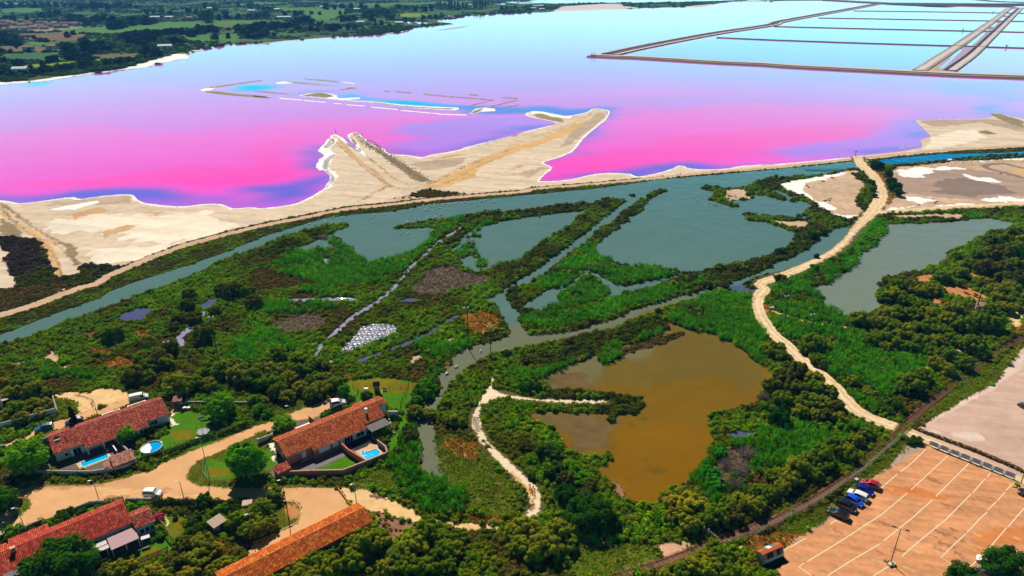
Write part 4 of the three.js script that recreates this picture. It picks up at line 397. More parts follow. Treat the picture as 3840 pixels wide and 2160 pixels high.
const UP = V3(0, 1, 0), tint = (k = .25) => { const v = 1 + rr(-k, k), w = rr(-.08, .08); return [v * (1 + w), v, v * (1 - w)]; };
function scrubGeo(n, r = .8, h = .75, size = .34) { const L = []; for (let i = 0; i < n; i++) { const d = ball(); d.y = Math.abs(d.y); const k = rr(.55, 1.05); L.push([V3(d.x * r * k, d.y * h * k + .05, d.z * r * k), d.clone().add(ball().multiplyScalar(.5)).add(V3(0, .5, 0)), ball(), size * rr(.6, 1.2), size * rr(.6, 1.2), tint(.3)]); } return quadsGeo(L); }
function reedGeo(n, r = .7, h = 1.9) { const L = []; for (let i = 0; i < n; i++) { const a = rr(0, 6.3), q = r * Math.sqrt(rnd()), x = Math.cos(a) * q, z = Math.sin(a) * q, H = h * rr(.65, 1.1), lean = V3(rr(-.25, .25), 1, rr(-.25, .25)).normalize(), side = V3(Math.cos(a * 3), 0, Math.sin(a * 3)), N = side.clone().cross(lean);
    L.push([V3(x, H * .3, z), N, lean, .16, H * .6, tint(.3)]); L.push([V3(x + lean.x * H * .55, H * .78, z + lean.z * H * .55), N.clone().add(V3(0, .55, 0)), lean.clone().add(V3(rr(-.5, .5), 0, rr(-.5, .5))), .19, H * .5, tint(.3)]); } return quadsGeo(L); }
function grassGeo(n) { const L = []; for (let i = 0; i < n; i++) { const x = rr(-.6, .6), z = rr(-.6, .6); L.push([V3(x, .12, z), V3(rr(-1, 1), rr(.3, 1.2), rr(-1, 1)), UP, .16, rr(.2, .42), tint(.3)]); } return quadsGeo(L); }
function deadGeo(n) { const L = []; for (let i = 0; i < n; i++) { const d = ball(); d.y = Math.abs(d.y); L.push([V3(d.x * .5, .1 + d.y * .35, d.z * .5), ball(), d, .05, rr(.5, .9), tint(.3)]); } return quadsGeo(L); }
const LEAFO = { roughness: 1, transmission: .36, thickness: 0, specularIntensity: 0, vertexColors: true, side: THREE.DoubleSide };
const leafMat = new THREE.MeshPhysicalMaterial({ color: 0xffffff, ...LEAFO });
const PLANTS = {}; const plant = (kind, geos, label, category) => { PLANTS[kind] = geos.map(g => ({ g, m: [], c: [] })); PLANTS[kind].label = label; PLANTS[kind].category = category; };
plant('scrub', [scrubGeo(52), scrubGeo(44, .9, .6), scrubGeo(60, .7, .95)], 'low olive and dark green marsh scrub covering the wetland', 'scrub');
plant('reed', [reedGeo(17), reedGeo(15, .8, 1.6), reedGeo(19, .6, 2.1)], 'dense bright green reeds standing along the ponds and channels', 'reeds');
plant('grass', [grassGeo(26), grassGeo(22)], 'rough grass on the verges and beside the tracks', 'grass');
plant('dead_scrub', [deadGeo(40)], 'grey and purplish dry scrub lying in patches of the marsh', 'dry scrub');
const M4 = new THREE.Matrix4(), Q = new THREE.Quaternion(), E3 = new THREE.Euler();
function sprout(kind, x, z, s, sy, c) { const v = PLANTS[kind][(rnd() * PLANTS[kind].length) | 0]; E3.set(0, rr(0, 6.28), 0); Q.setFromEuler(E3); M4.compose(V3(x, 0, z), Q, V3(s, s * sy, s)); v.m.push(...M4.elements); v.c.push(c[0], c[1], c[2]); }
const PALC = { olive: C3(114,118,8), green: C3(88,138,2), dark: C3(54,70,8), lime: C3(134,160,4), brown: C3(118,92,40), reed: C3(100,172,0), reedDark: C3(58,120,0), straw: C3(200,146,46), grey: C3(156,134,120), purple: C3(108,82,82), moss: C3(92,98,14) };
const mixC = (a, b, t2, k = 1) => [0, 1, 2].map(i => mix(a[i], b[i], t2) * k);
const LEAF = 1.4;   // how much light a leaf sends back
// kind, spacing (m), size, height, colour by patches
const GROW = {
  scrub: (x, z, n, m) => n > .58 && rnd() < .12 ? ['reed', .8, .7, mixC(PALC.reedDark, PALC.reed, m)] : n > .60 ? ['scrub', 1, 1.1, mixC(PALC.green, PALC.lime, m)] : n > .42 ? ['scrub', 1.05, 1, mixC(PALC.olive, PALC.green, m)] : n > .3 ? ['scrub', 1, .9, mixC(PALC.dark, PALC.olive, m)] : ['scrub', .85, .8, mixC(PALC.brown, PALC.moss, m)],
  scrub_brown: (x, z, n, m) => ['scrub', .85, .7, mixC(PALC.brown, PALC.dark, m)], scrub_dead: (x, z, n, m) => rnd() < .75 ? ['dead_scrub', .9, 1, mixC(PALC.purple, PALC.grey, m)] : ['scrub', .7, .7, PALC.olive],
  purple_scrub: (x, z, n, m) => n > .55 ? ['scrub', 1, .8, mixC(PALC.dark, PALC.moss, m)] : ['scrub', .95, .8, mixC(PALC.purple, PALC.dark, m, .6)],
  bank: (x, z, n, m) => n > .5 ? ['scrub', 1.1, 1.1, mixC(PALC.olive, PALC.green, m)] : ['scrub', 1.15, 1, mixC(PALC.dark, PALC.moss, m)],
  bank_low: (x, z, n, m) => ['scrub', .75, .62, n > .52 ? mixC(PALC.olive, PALC.green, m) : mixC(PALC.dark, PALC.olive, m)],
  reed: (x, z, n, m) => rnd() < .07 ? ['scrub', 1.1, 1.2, mixC(PALC.olive, PALC.lime, m)] : rnd() < .03 ? ['grass', 1.2, 2.4, PALC.straw] : n > .34 ? ['reed', .95, 1, mixC(PALC.reedDark, PALC.reed, clamp(n * 1.6 - .3) * .7 + m * .3)] : ['scrub', .95, 1, mixC(PALC.dark, PALC.green, m)],
  dry: (x, z, n, m) => rnd() < .7 ? ['grass', 1.3, 1, mixC(PALC.straw, PALC.brown, m)] : ['scrub', .6, .7, PALC.moss], grass: (x, z, n, m) => rnd() < .6 ? ['grass', 1.3, 1, mixC(PALC.moss, PALC.lime, n)] : ['scrub', .6, .7, mixC(PALC.olive, PALC.green, m)], verge: (x, z, n, m) => ['grass', 1, .8, mixC(PALC.olive, PALC.lime, m)],
  ballast: (x, z, n, m) => n > .44 && rnd() < .8 ? (rnd() < .55 ? ['grass', 1.4, 1.2, mixC(PALC.moss, PALC.lime, m)] : ['scrub', .62, .7, mixC(PALC.olive, PALC.green, m)]) : null,
  mud: (x, z, n, m) => n > .6 ? ['scrub', .5, .8, PALC.brown] : null, bare: (x, z, n, m) => n > .7 && rnd() < .25 ? ['scrub', .6, .7, PALC.moss] : null, mud_orange: (x, z, n, m) => n > .62 && rnd() < .4 ? ['scrub', .7, .7, PALC.moss] : null,
};
const TID = {}; TYPES.forEach((n, i) => TID[i] = n);
const solid = [];   // footprints where nothing grows: [x, z, radius]
const blocked = (x, z) => { for (const s of solid) if ((x - s[0]) ** 2 + (z - s[1]) ** 2 < s[2] * s[2]) return true; return false; };
function growAll() {
  for (let z = -98; z > -700; ) { const far = z < -340, step = z > -180 ? .86 : z > -260 ? 1.02 : z > -340 ? 1.2 : 1.35; z -= step;
    const half = Math.min(440, Math.abs(z) * .78 + 26); for (let x = -half; x < half; x += step) { const px = x + rr(-.5, .5) * step, pz = z + rr(-.5, .5) * step, kind = TID[at(NEAR, px, pz)], f = GROW[kind]; if (!f) continue; if (kind === 'scrub' && pz < -345) continue; if (blocked(px, pz)) continue;
      const n = fbm(px * .09, pz * .09, 3), m = noise(px * .7, pz * .7), r = f(px, pz, n, m); if (!r) continue; if (r[0] === 'scrub' && rnd() < .16) continue; const s = r[1] * (r[0] === 'scrub' ? rr(.6, 1.5) : rr(.75, 1.25)) * step * 1.02; sprout(r[0], px, pz, s, r[2] * (r[0] === 'reed' ? .95 / step : 1) * rr(.75, 1.25) / Math.pow(step, .3), r[3].map(v => v * LEAF * rr(.8, 1.2))); } }
}
function flushPlants() { for (const k in PLANTS) for (const v of PLANTS[k]) { const n = v.m.length / 16; if (!n) continue; const im = new THREE.InstancedMesh(v.g, leafMat, n); im.instanceMatrix.array.set(v.m); im.instanceColor = new THREE.InstancedBufferAttribute(new Float32Array(v.c), 3); im.name = k === 'reed' ? 'reed_bed' : k; tag(im, PLANTS[k].label, PLANTS[k].category, null, 'stuff'); put(im); im.castShadow = im.receiveShadow = true; } }

// ---------- trees ----------
// crown of leaf-sized faces gathered in clumps; unit radius, standing on y = 0
function crownGeo(o) { const L = [], K = o.clumps, cl = []; for (let i = 0; i < K; i++) { let d = ball(), k = Math.pow(rnd(), .4); const y = o.y0 + (d.y * .5 + .5) * (o.h - o.y0) * .88; const w = o.wide ? o.wide((y - o.y0) / (o.h - o.y0)) : Math.sqrt(Math.max(.05, 1 - Math.pow(2 * (y - o.y0) / (o.h - o.y0) - .85, 2) * .8)); const a = rr(0, 6.283), q = w * Math.sqrt(rnd()) * .82; cl.push([V3(Math.cos(a) * q, y, Math.sin(a) * q), rr(...o.cr), tint(.22)]); }
  for (let i = 0; i < o.n; i++) { const [c, r, tn] = cl[(rnd() * K) | 0], d = ball(); if (d.y < -.3 && rnd() < .6) d.y *= -1; const p = c.clone().addScaledVector(d, r * rr(.6, 1.08)); if (p.y < .02) p.y = .02; const v = tint(.2); L.push([p, d.clone().add(ball().multiplyScalar(.42)).add(V3(0, .4, 0)), ball(), o.s * rr(.6, 1.25), o.s * (o.long ?? 1) * rr(.6, 1.25), [v[0] * tn[0], v[1] * tn[1], v[2] * tn[2]]]); } return quadsGeo(L); }
function trunkGeo(h, r, limbs, spread) { const gs = [new THREE.CylinderGeometry(r * .55, r, h * .55, 7).translate(0, h * .275, 0)]; for (let i = 0; i < limbs; i++) { const a = i / limbs * 6.28 + rr(-.4, .4), e = [Math.cos(a) * spread * rr(.6, 1), h * rr(.75, 1), Math.sin(a) * spread * rr(.6, 1)], g = bar([0, h * .42, 0], e, r * .38, 5); gs.push(g); } return mergeGeometries(gs.map(plain)); }
const barkMat = std(lin(92, 74, 58), .95), barkGrey = std(lin(130, 118, 104), .95);
const crownMat = (r, g, b, k = LEAF) => new THREE.MeshPhysicalMaterial({ color: lin(r, g, b, k), ...LEAFO });
const ROUND = (u) => Math.sqrt(Math.max(.04, 1 - (u * 1.5 - .55) ** 2 * .75));
const SPECIES = {
  tamarisk: { v: [0, 1, 2, 3, 4].map(() => crownGeo({ clumps: 64, y0: .08, h: 1.25, cr: [.1, .24], n: 5200, s: .07, long: 2.3 })), t: trunkGeo(1, .06, 4, .5), mats: [crownMat(128,132,18), crownMat(156,144,28), crownMat(98,120,12), crownMat(90,92,20)], bark: barkMat },
  bush: { v: [0, 1, 2].map(() => crownGeo({ clumps: 44, y0: 0, h: 1, cr: [.13, .28], n: 3400, s: .085, long: 1.8 })), t: trunkGeo(.6, .05, 3, .4), mats: [crownMat(84,134,6), crownMat(122,132,20), crownMat(60,92,10), crownMat(80,78,26)], bark: barkMat },
  broadleaf: { v: [0, 1].map(() => crownGeo({ clumps: 60, y0: .35, h: 1.55, cr: [.13, .28], n: 4600, s: .1, wide: ROUND })), t: trunkGeo(1, .07, 5, .6), mats: [crownMat(110,168,8, 1), crownMat(74,134,10), crownMat(54,104,14)], bark: barkMat },
  pine: { v: [0, 1].map(() => crownGeo({ clumps: 70, y0: .2, h: 1.2, cr: [.16, .27], n: 6500, s: .075, wide: ROUND })), t: trunkGeo(.8, .06, 5, .6), mats: [crownMat(44,86,8), crownMat(44,82,8), crownMat(34,72,4)], bark: barkMat },
  cypress: { v: [crownGeo({ clumps: 60, y0: .1, h: 4.6, cr: [.2, .3], n: 2600, s: .13, long: 1.6, wide: (u) => u < .15 ? .7 : 1.05 * Math.pow(1 - u, .8) })], t: trunkGeo(1, .09, 2, .2), mats: [crownMat(32,48,20, .5)], bark: barkMat },
  far: { v: [0, 1, 2].map(() => crownGeo({ clumps: 13, y0: .1, h: 1.5, cr: [.3, .48], n: 420, s: .3, wide: ROUND })), t: trunkGeo(.8, .08, 2, .3), mats: [crownMat(40,74,34), crownMat(60,98,40), crownMat(30,58,40), crownMat(92,118,44)], bark: barkMat },
  poplar: { v: [crownGeo({ clumps: 26, y0: .3, h: 5, cr: [.35, .55], n: 420, s: .34, wide: (u) => .8 * Math.sqrt(Math.max(.05, 1 - u)) })], t: trunkGeo(1, .12, 2, .2), mats: [crownMat(36,66,40)], bark: barkMat },
  bare: { v: [(() => { const L = []; for (let i = 0; i < 260; i++) { const d = ball(); d.y = Math.abs(d.y) * .9 + .1; L.push([d.clone().multiplyScalar(rr(.35, .85)), ball(), d, .03, rr(.3, .6), tint(.2)]); } return quadsGeo(L); })()], t: trunkGeo(.7, .05, 6, .5), mats: [crownMat(120,104,92)], bark: barkGrey },
};
const CLASSES = {};
function ordinalWord(i) { const k = i + 1, one = ['','first','second','third','fourth','fifth','sixth','seventh','eighth','ninth']; if (k <= 20) return [...one,'tenth','eleventh','twelfth','thirteenth','fourteenth','fifteenth','sixteenth','seventeenth','eighteenth','nineteenth','twentieth'][k]; const tn = Math.floor(k / 10) - 2; return k % 10 ? ['twenty','thirty','forty','fifty','sixty','seventy','eighty','ninety'][tn] + '-' + one[k % 10] : ['twentieth','thirtieth','fortieth','fiftieth','sixtieth','seventieth','eightieth','ninetieth'][tn]; }
const numberWord = (n) => ['','one','two','three','four','five','six','seven','eight','nine','ten','eleven','twelve','thirteen','fourteen','fifteen','sixteen','seventeen','eighteen','nineteen','twenty'][n] ?? (['twenty','thirty','forty','fifty','sixty','seventy','eighty','ninety'][Math.floor(n / 10) - 2] + (n % 10 ? '-' + ['one','two','three','four','five','six','seven','eight','nine'][n % 10 - 1] : ''));
// a tree by where its crown shows in the photograph: centre (tile pixels) and half width; the foot follows from the crown's height
function tree(species, r, c, u, v, rad, label, o = {}) {
  const S = SPECIES[species], P = t(r, c, u, v)[0]; let hgt = 2.5, p, R; const top = { cypress: 4.6, poplar: 5, broadleaf: 1.55, far: 1.5 }[species] ?? 1.2;
  for (let k = 0; k < 4; k++) { p = G(P[0], P[1], hgt); const d = -ST * (hgt - CAMH) - CT * p[1]; R = rad / 2.576 * d / FOC; hgt = R * top * (o.sy ?? 1) * .55; }
  return plantTree(species, p[0], p[1], R, label, o);
}
function plantTree(species, x, z, R, label, o = {}) {
  const S = SPECIES[species], name = o.name ?? { tamarisk: 'tamarisk_tree', bush: 'bush', broadleaf: 'broadleaf_tree', pine: 'pine_tree', cypress: 'cypress_tree', far: 'distant_tree', poplar: 'poplar_tree', bare: 'bare_shrub' }[species];
  const g = thing(name, label, o.category ?? (species === 'bush' || species === 'bare' ? 'bush' : 'tree'), [x, 0, z], rr(0, 6.28), o.group); const mat = o.mat ?? S.mats[o.m ?? ((rnd() * S.mats.length) | 0)];
  const cr = part('crown', S.v[(rnd() * S.v.length) | 0], mat, g), tr = part('trunk', S.t, S.bark, g); const s = R * (species === 'cypress' || species === 'poplar' ? 1 : 1.02); cr.scale.set(s, s * (o.sy ?? 1), s); tr.scale.set(s, s * (o.sy ?? 1), s);
  solid.push([x, z, Math.min(R * .55, 2)]); return g;
}
// give alike labels their place in the row: first, second ... from the left
function sortOut(objs) { const by = {}; for (const o of objs) (by[o.userData.label] ??= []).push(o); for (const l in by) { const a = by[l]; if (a.length < 2) continue; a.sort((p, q) => toPx(p.position.x, 1, p.position.z)[0] - toPx(q.position.x, 1, q.position.z)[0]); a.forEach((o, i) => o.userData.label = l + (a.length === 2 ? (i ? ', the right one' : ', the left one') : `, ${ordinalWord(i)} from left`)); } }
// ---------- houses ----------
const TURN = 39.3 * Math.PI / 180, CTN = Math.cos(TURN), STN = Math.sin(TURN);
const place = (o, u, v) => [o[0] + u * CTN + v * STN, o[1] - u * STN + v * CTN];   // house axes -> ground
const plaster = (r, g, b) => std(lin(r, g, b, .85), .95, { map: PLAST });
const PLAST = noiseTex(128, (x, y) => { const n = .86 + tnoise(x, y, 6, 4) * .2 - (tnoise(x, y, 3, 2) > .72 ? .05 : 0); return [n, n, n * .98]; });
const tileMat = new THREE.MeshPhysicalMaterial({ color: 0xffffff, roughness: .85, specularIntensity: .3, vertexColors: true, side: THREE.DoubleSide });
const glass = phys(lin(26, 34, 44), .06, { ior: 1.5 }), white = std(lin(244, 242, 238, .85), .6), dark = std(lin(34, 34, 38), .7), whiteMetal = std(lin(225, 225, 228, .8), .4, { metalness: .3 }), concrete = std(lin(190, 180, 168, .8), .9, { map: PLAST }), wood = std(lin(196, 140, 84, .8), .8), greyWood = std(lin(150, 140, 136, .8), .85), redWood = std(lin(120, 56, 36), .8), blueLiner = std(lin(40, 190, 240, .8), .5), poolWater = phys(lin(0, 196, 255, .95), .08, { ior: 1.33, normalMap: RIP, normalScale: V2(.12, .12) }), steel = std(lin(150, 154, 158), .45, { metalness: .6 });
// half-round clay tiles laid in courses from a ridge down to an eave (local x along the ridge)
function tiles(x0, x1, zr, yr, ze, ye, cols, o = {}) {
  const pitch = o.pitch ?? .34, course = o.course ?? .42, L = Math.hypot(ze - zr, ye - yr), nx = Math.max(2, Math.round((x1 - x0) / pitch)), ny = Math.max(1, Math.round(L / course)), w = (x1 - x0) / nx, l = 1 / ny, dz = ze - zr, dy = ye - yr, ux = -dy / L * Math.sign(dz) , P = [], C = [], I = [];
  const ny_ = Math.abs(dz) / L, nz_ = Math.sign(dz) * Math.abs(dy) / L;
  for (let j = 0; j < ny; j++) for (let i = 0; i < nx; i++) { const base = P.length / 3, n = fbm(i * .25 + x0, j * .4 + zr, 2), k = rr(.72, 1.12) * (.86 + n * .3), c = cols[(rnd() * cols.length) | 0]; for (let e = 0; e < 2; e++) { const s = (j + e) * l + (e ? .012 : 0), lift = e ? .075 : .045; for (let q = 0; q <= 4; q++) { const a = q / 4 * Math.PI, h = Math.sin(a) * w * .42 + lift, x = x0 + (i + .5) * w - Math.cos(a) * w * .5; P.push(x, yr + dy * s + ny_ * h, zr + dz * s + nz_ * h); C.push(c[0] * k, c[1] * k, c[2] * k); } }
    for (let q = 0; q < 4; q++) I.push(base + q, base + q + 1, base + q + 5, base + q + 1, base + q + 6, base + q + 5); }
  const g = new THREE.BufferGeometry(); g.setAttribute('position', new THREE.BufferAttribute(new Float32Array(P), 3)); g.setAttribute('color', new THREE.BufferAttribute(new Float32Array(C), 3)); g.setIndex(I); g.computeVertexNormals(); return g; }
const slab = (x0, x1, zr, yr, ze, ye, th = .14) => { const s = new THREE.Shape([V2(zr, yr), V2(ze, ye), V2(ze, ye - th), V2(zr, yr - th)]); return extrudeX(s, x0, x1); };
function extrudeX(shape, x0, x1) { const g = new THREE.ExtrudeGeometry(shape, { depth: x1 - x0, bevelEnabled: false }); g.rotateY(-Math.PI / 2); g.scale(-1, 1, 1); const ix = g.index; const p = g.attributes.position; const q = g.toNonIndexed ? (g.index ? g.toNonIndexed() : g) : g; const a = q.attributes.position.array; const out = new Float32Array(a.length); for (let i = 0; i < a.length; i += 9) for (let k = 0; k < 3; k++) { const s = i + (2 - k) * 3; out[i + k * 3] = a[s] + 0; out[i + k * 3 + 1] = a[s + 1]; out[i + k * 3 + 2] = a[s + 2]; } q.setAttribute('position', new THREE.BufferAttribute(out, 3)); q.computeVertexNormals(); q.translate(x0, 0, 0); return q; }
const REDS = [C3(196,86,64), C3(176,70,52), C3(214,120,92), C3(160,60,46)].map(c => c.map(v => v * .8)), ORANGE = [C3(214,106,52), C3(196,90,44), C3(232,134,72), C3(182,78,40)].map(c => c.map(v => v * .8)), SCARLET = [C3(206,74,48), C3(190,62,44), C3(220,104,72), C3(176,56,40)].map(c => c.map(v => v * .8)), AMBER = [C3(232,120,34), C3(216,98,26), C3(240,146,52), C3(204,88,30)].map(c => c.map(v => v * .85)), PINKT = [C3(206,140,120), C3(222,164,142), C3(190,116,98)].map(c => c.map(v => v * .8));
function roof(parent, name, planes, cols, o) { const rf = part(name, planes.map(p => slab(...p)), std(lin(150, 90, 70), .9), parent); for (const p of planes) tag(part('roof_tiles', tiles(...p, cols, o), tileMat, rf), null, null, null, 'stuff'); return rf; }
const ridgeCap = (parent, x0, x1, z, y, col) => part('ridge_cap', bar([x0, y + .09, z], [x1, y + .09, z], .15, 8), std(lin(...col, .8), .85), parent);
function windowAt(parent, x, y, z, w, h, o = {}) { const f = part(o.door ? 'door' : 'window', [box(w + .12, h + .12, .1, 0, 0, 0)], o.frame ?? white, parent); f.position.set(x, y, z); f.rotation.y = o.ry ?? 0; const n = o.panes ?? 2; for (let i = 0; i < n; i++) part(o.solid ? 'shutter' : 'pane', box(w / n - .08, h - .06, .05, (i + .5) * w / n - w / 2, 0, .045), o.solid ?? glass, f); return f; }
const wallBlock = (x0, x1, prof) => extrudeX(new THREE.Shape(prof.map(p => V2(...p))), x0, x1);
const OA = [-113.73, -138.84], OB = [-55.08, -137.69], OC = [-103.26, -104.53], OD = [-54.35, -100.2];
const clearRect = (o, u0, u1, v0, v1) => { const p = [[u0, v0], [u1, v0], [u1, v1], [u0, v1]].map(q => place(o, ...q)); fill(NEAR, p, tid('built')); };
clearRect(OA, -.5, 27.4, -11, 1.2); clearRect(OB, -1, 29.6, -9.8, 1.2); clearRect(OC, -9, 23, -6.4, 6); clearRect(OC, 23, 27, 2, 8); clearRect(OC, 13, 23, 6, 10.6); clearRect(OD, -3, 28.5, -3.5, 4);
const at3 = (o, u, v, y = 0) => { const p = place(o, u, v); return [p[0], y, p[1]]; };
{ // bungalow with the pool, left
  const h = thing('bungalow', 'long white bungalow with red-brown tiled roof beside the rectangular pool', 'house', [OA[0], 0, OA[1]], TURN), W = plaster(226, 214, 200);
  part('wall', [wallBlock(.25, 26.9, [[-8.2, 0], [-8.2, 3.35], [-5.5, 4.15], [0, 2.62], [0, 0]]), wallBlock(13.9, 21.3, [[.002, 0], [.002, 2.5], [1.7, 2.2], [1.7, 0]])], W, h);
  roof(h, 'roof', [[0, 6.45, -5.5, 4.4, .45, 2.78], [6.45, 21.5, -5.5, 4.4, 2.2, 2.29], [21.5, 27.2, -5.5, 4.4, .45, 2.78], [0, 27.2, -5.5, 4.4, -8.5, 3.55]], REDS); ridgeCap(h, 0, 27.2, -5.5, 4.4, [206,130,110]);
  part('eaves_gutter', [bar([0, 2.68, .5], [6.4, 2.68, .5], .07), bar([6.5, 2.2, 2.25], [21.5, 2.2, 2.25], .07), bar([21.5, 2.68, .5], [27.2, 2.68, .5], .07)], white, h);
  for (const x of [7, 10.6, 13.75]) part('pillar', box(.42, 2.15, .42, x, 1.075, 1.75), W, h);
  windowAt(h, 2.5, 1.25, .04, .8, .8, { panes: 1 }); windowAt(h, 4.9, 1.05, .04, 1.7, 2.05, { panes: 2 }); for (const x of [3.7, 6.05]) part('shutter', box(.62, 2.05, .07, x, 1.05, .07), white, h);
  windowAt(h, 11.8, 1.05, .04, 2.6, 2.05, { panes: 3 }); windowAt(h, 17.2, 1.15, 1.74, 2.6, 1.3); windowAt(h, 20, 1.15, 1.74, 1.6, 1.3); windowAt(h, 23.2, 1.5, .04, 1.5, 1.1); { const s = part('shutter', box(1.3, 1.2, .08), white, h); s.position.set(.2, 1.4, -3); s.rotation.y = Math.PI / 2; }
  for (const [a, b] of [[13, 17.2], [19.3, 23.7]]) { const f = part('flat_roof', box(b - a, 2.45, 2.4, (a + b) / 2, 1.225, -9.45), std(lin(196, 150, 128, .8), .95, { map: PLAST }), h, 'flat gravel-topped annexe roof'); part('parapet', [box(b - a + .3, .3, .3, (a + b) / 2, 2.58, -10.75), box(.3, .3, 2.1, a, 2.58, -9.55), box(.3, .3, 2.1, b, 2.58, -9.55)], white, f); }
  const sp = part('solar_water_heater', [box(1.25, .1, 1.5, 0, 0, 0)], dark, h); sp.position.set(1.7, 4.13, -4.05); sp.rotation.x = .28; part('tank', new THREE.CylinderGeometry(.2, .2, 1.2, 10).rotateZ(Math.PI / 2).translate(0, .18, .75), white, sp); part('collector', [box(.56, .05, 1.1, -.3, .07, -.1), box(.56, .05, 1.1, .3, .07, -.1)], phys(lin(50, 44, 60), .1), sp);
  part('roof_vent', [cyl(.1, .1, .55, 3.5, 3.85, -3.6), cyl(.17, .17, .1, 3.5, 4.4, -3.6)], std(lin(160, 70, 52), .8), h); part('roof_vent', [cyl(.1, .1, .5, 3.7, 3.55, -2.6), cyl(.17, .17, .1, 3.7, 4.05, -2.6)], std(lin(160, 70, 52), .8), h);
  part('downpipe', bar([3.2, 0, .1], [3.2, 2.6, .1], .05), steel, h);
}
function poolThing(label, o, pts, deckPts, deckCol, extra) { const c = pts.reduce((a, p) => [a[0] + p[0] / pts.length, a[1] + p[1] / pts.length], [0, 0]), p0 = place(o, ...c), g = thing('swimming_pool', label, 'swimming pool', [p0[0], 0, p0[1]], TURN), loc = (a) => a.map(p => [p[0] - c[0], p[1] - c[1]]); const ring = (a, y) => { const s = shapeGeo(loc(a), y); uvBy(s, metres(4)); return s; };
  part('deck', (() => { const s = new THREE.Shape(loc(deckPts).map(p => V2(p[0], -p[1]))); s.holes.push(new THREE.Path(loc(pts).map(p => V2(p[0], -p[1])))); const e = new THREE.ExtrudeGeometry(s, { depth: .1, bevelEnabled: false }); e.rotateX(-Math.PI / 2); e.translate(0, .03, 0); return e; })(), std(lin(...deckCol, .85), .8, { map: PLAST }), g);
  part('water', ring(pts, .09), poolWater, g); const cp = loc(pts); part('coping', cp.map((a, i) => { const b = cp[(i + 1) % cp.length], l = Math.hypot(b[0] - a[0], b[1] - a[1]), q = box(l, .08, .28, 0, 0, 0); q.rotateY(-Math.atan2(b[1] - a[1], b[0] - a[0])); return q.translate((a[0] + b[0]) / 2, .17, (a[1] + b[1]) / 2); }), std(lin(238, 228, 212, .85), .7), g); return { g, loc }; }
{ const { g } = poolThing('rectangular turquoise swimming pool in front of the white bungalow', OA, [[4.5, 4.1], [10.6, 4.1], [10.7, 6.6], [4.6, 6.6]], [[3.7, 3.9], [11, 3.9], [11.3, 7], [4.1, 7.2]], [236, 206, 160]); part('ladder', [bar([3.1, .1, -1.5], [3.1, .9, -1.5], .03), bar([3.1, .1, -1.1], [3.1, .9, -1.1], .03), bar([3.1, .9, -1.5], [3.5, .9, -1.5], .03), bar([3.1, .9, -1.1], [3.5, .9, -1.1], .03)], steel, g);
  poolThing('angular pale blue swimming pool behind the pink garden wall', OB, [[15.6, 7.4], [16.9, 5.9], [17.2, 7.5], [19.8, 7.8], [20, 10], [18.4, 11.2], [15.6, 11.2]], [[15, 5.4], [18.4, 5.6], [19.5, 4.9], [20.7, 6.7], [21, 10.2], [19.8, 11.8], [15, 11.8]], [232, 190, 150]); }
function tiledShed(name, label, o, u, v, w, d, h1, h2, wallM, cols, ry = 0, open = false, cat = 'shed') { const p = place(o, u, v), g = thing(name, label, cat, [p[0], 0, p[1]], TURN + ry); const back = Math.max(h1, h2); part('wall', open ? [box(.15, h2, d, -w / 2 + .075, h2 / 2, 0), box(.15, h2, d, w / 2 - .075, h2 / 2, 0), box(w, h1 - .05, .15, 0, (h1 - .05) / 2, -d / 2 + .075)] : [wallBlock(-w / 2, w / 2, [[-d / 2, 0], [-d / 2, h1 - .08], [d / 2, h2 - .08], [d / 2, 0]])], wallM, g); roof(g, 'roof', [[-w / 2 - .2, w / 2 + .2, -d / 2 - .2, h1 + .02, d / 2 + .2, h2]], cols); return g; }
tiledShed('pool_house', 'pool house with pale pink tiled lean-to roof at the pool corner', OA, 12.9, 12, 4.6, 3.6, 2.55, 1.85, plaster(228, 216, 204), PINKT); tiledShed('pool_store', 'small low tiled store between the pool house and the garden wall', OA, 9.7, 11.6, 1.7, 2, 1.75, 1.5, plaster(228, 216, 204), PINKT);
tiledShed('garden_shed', 'small garden shed with open front and pink tiled roof by the lawn', OA, 31, -6.6, 2.1, 1.9, 2.35, 2, plaster(200, 190, 180), PINKT, -.5, true); tiledShed('corner_hut', 'little pink corner hut with tiled roof at the garden wall', OB, -2.7, 2.3, 3.2, 2.5, 2.25, 1.9, plaster(196, 124, 104), REDS, 0);
// garden walls follow the ground in straight runs with a coping
function wallRun(name, label, pts, h, th, mat, copeMat, o = {}) { const c = pts[0], g = thing(name, label, o.category ?? 'wall', [c[0], 0, c[1]]); const seg = (y, hh, t2) => pts.slice(1).map((b, i) => { const a = pts[i], l = Math.hypot(b[0] - a[0], b[1] - a[1]), q = box(l + t2 * .5, hh, t2, 0, y + hh / 2, 0); q.rotateY(-Math.atan2(b[1] - a[1], b[0] - a[0])); return q.translate((a[0] + b[0]) / 2 - c[0], 0, (a[1] + b[1]) / 2 - c[1]); }); part('wall', seg(0, h, th), mat, g); if (copeMat) part('coping', seg(h + .002, .09, th + .12), copeMat, g); return g; }
const P = (o, ...uv) => { const r = []; for (let i = 0; i < uv.length; i += 2) r.push(place(o, uv[i], uv[i + 1])); return r; };
const tp = (r, c, ...n) => t(r, c, ...n).map(p => G(p[0], p[1]));
const WALLM = plaster(206, 194, 186), PINKW = plaster(208, 136, 112), CONC = plaster(176, 168, 160);
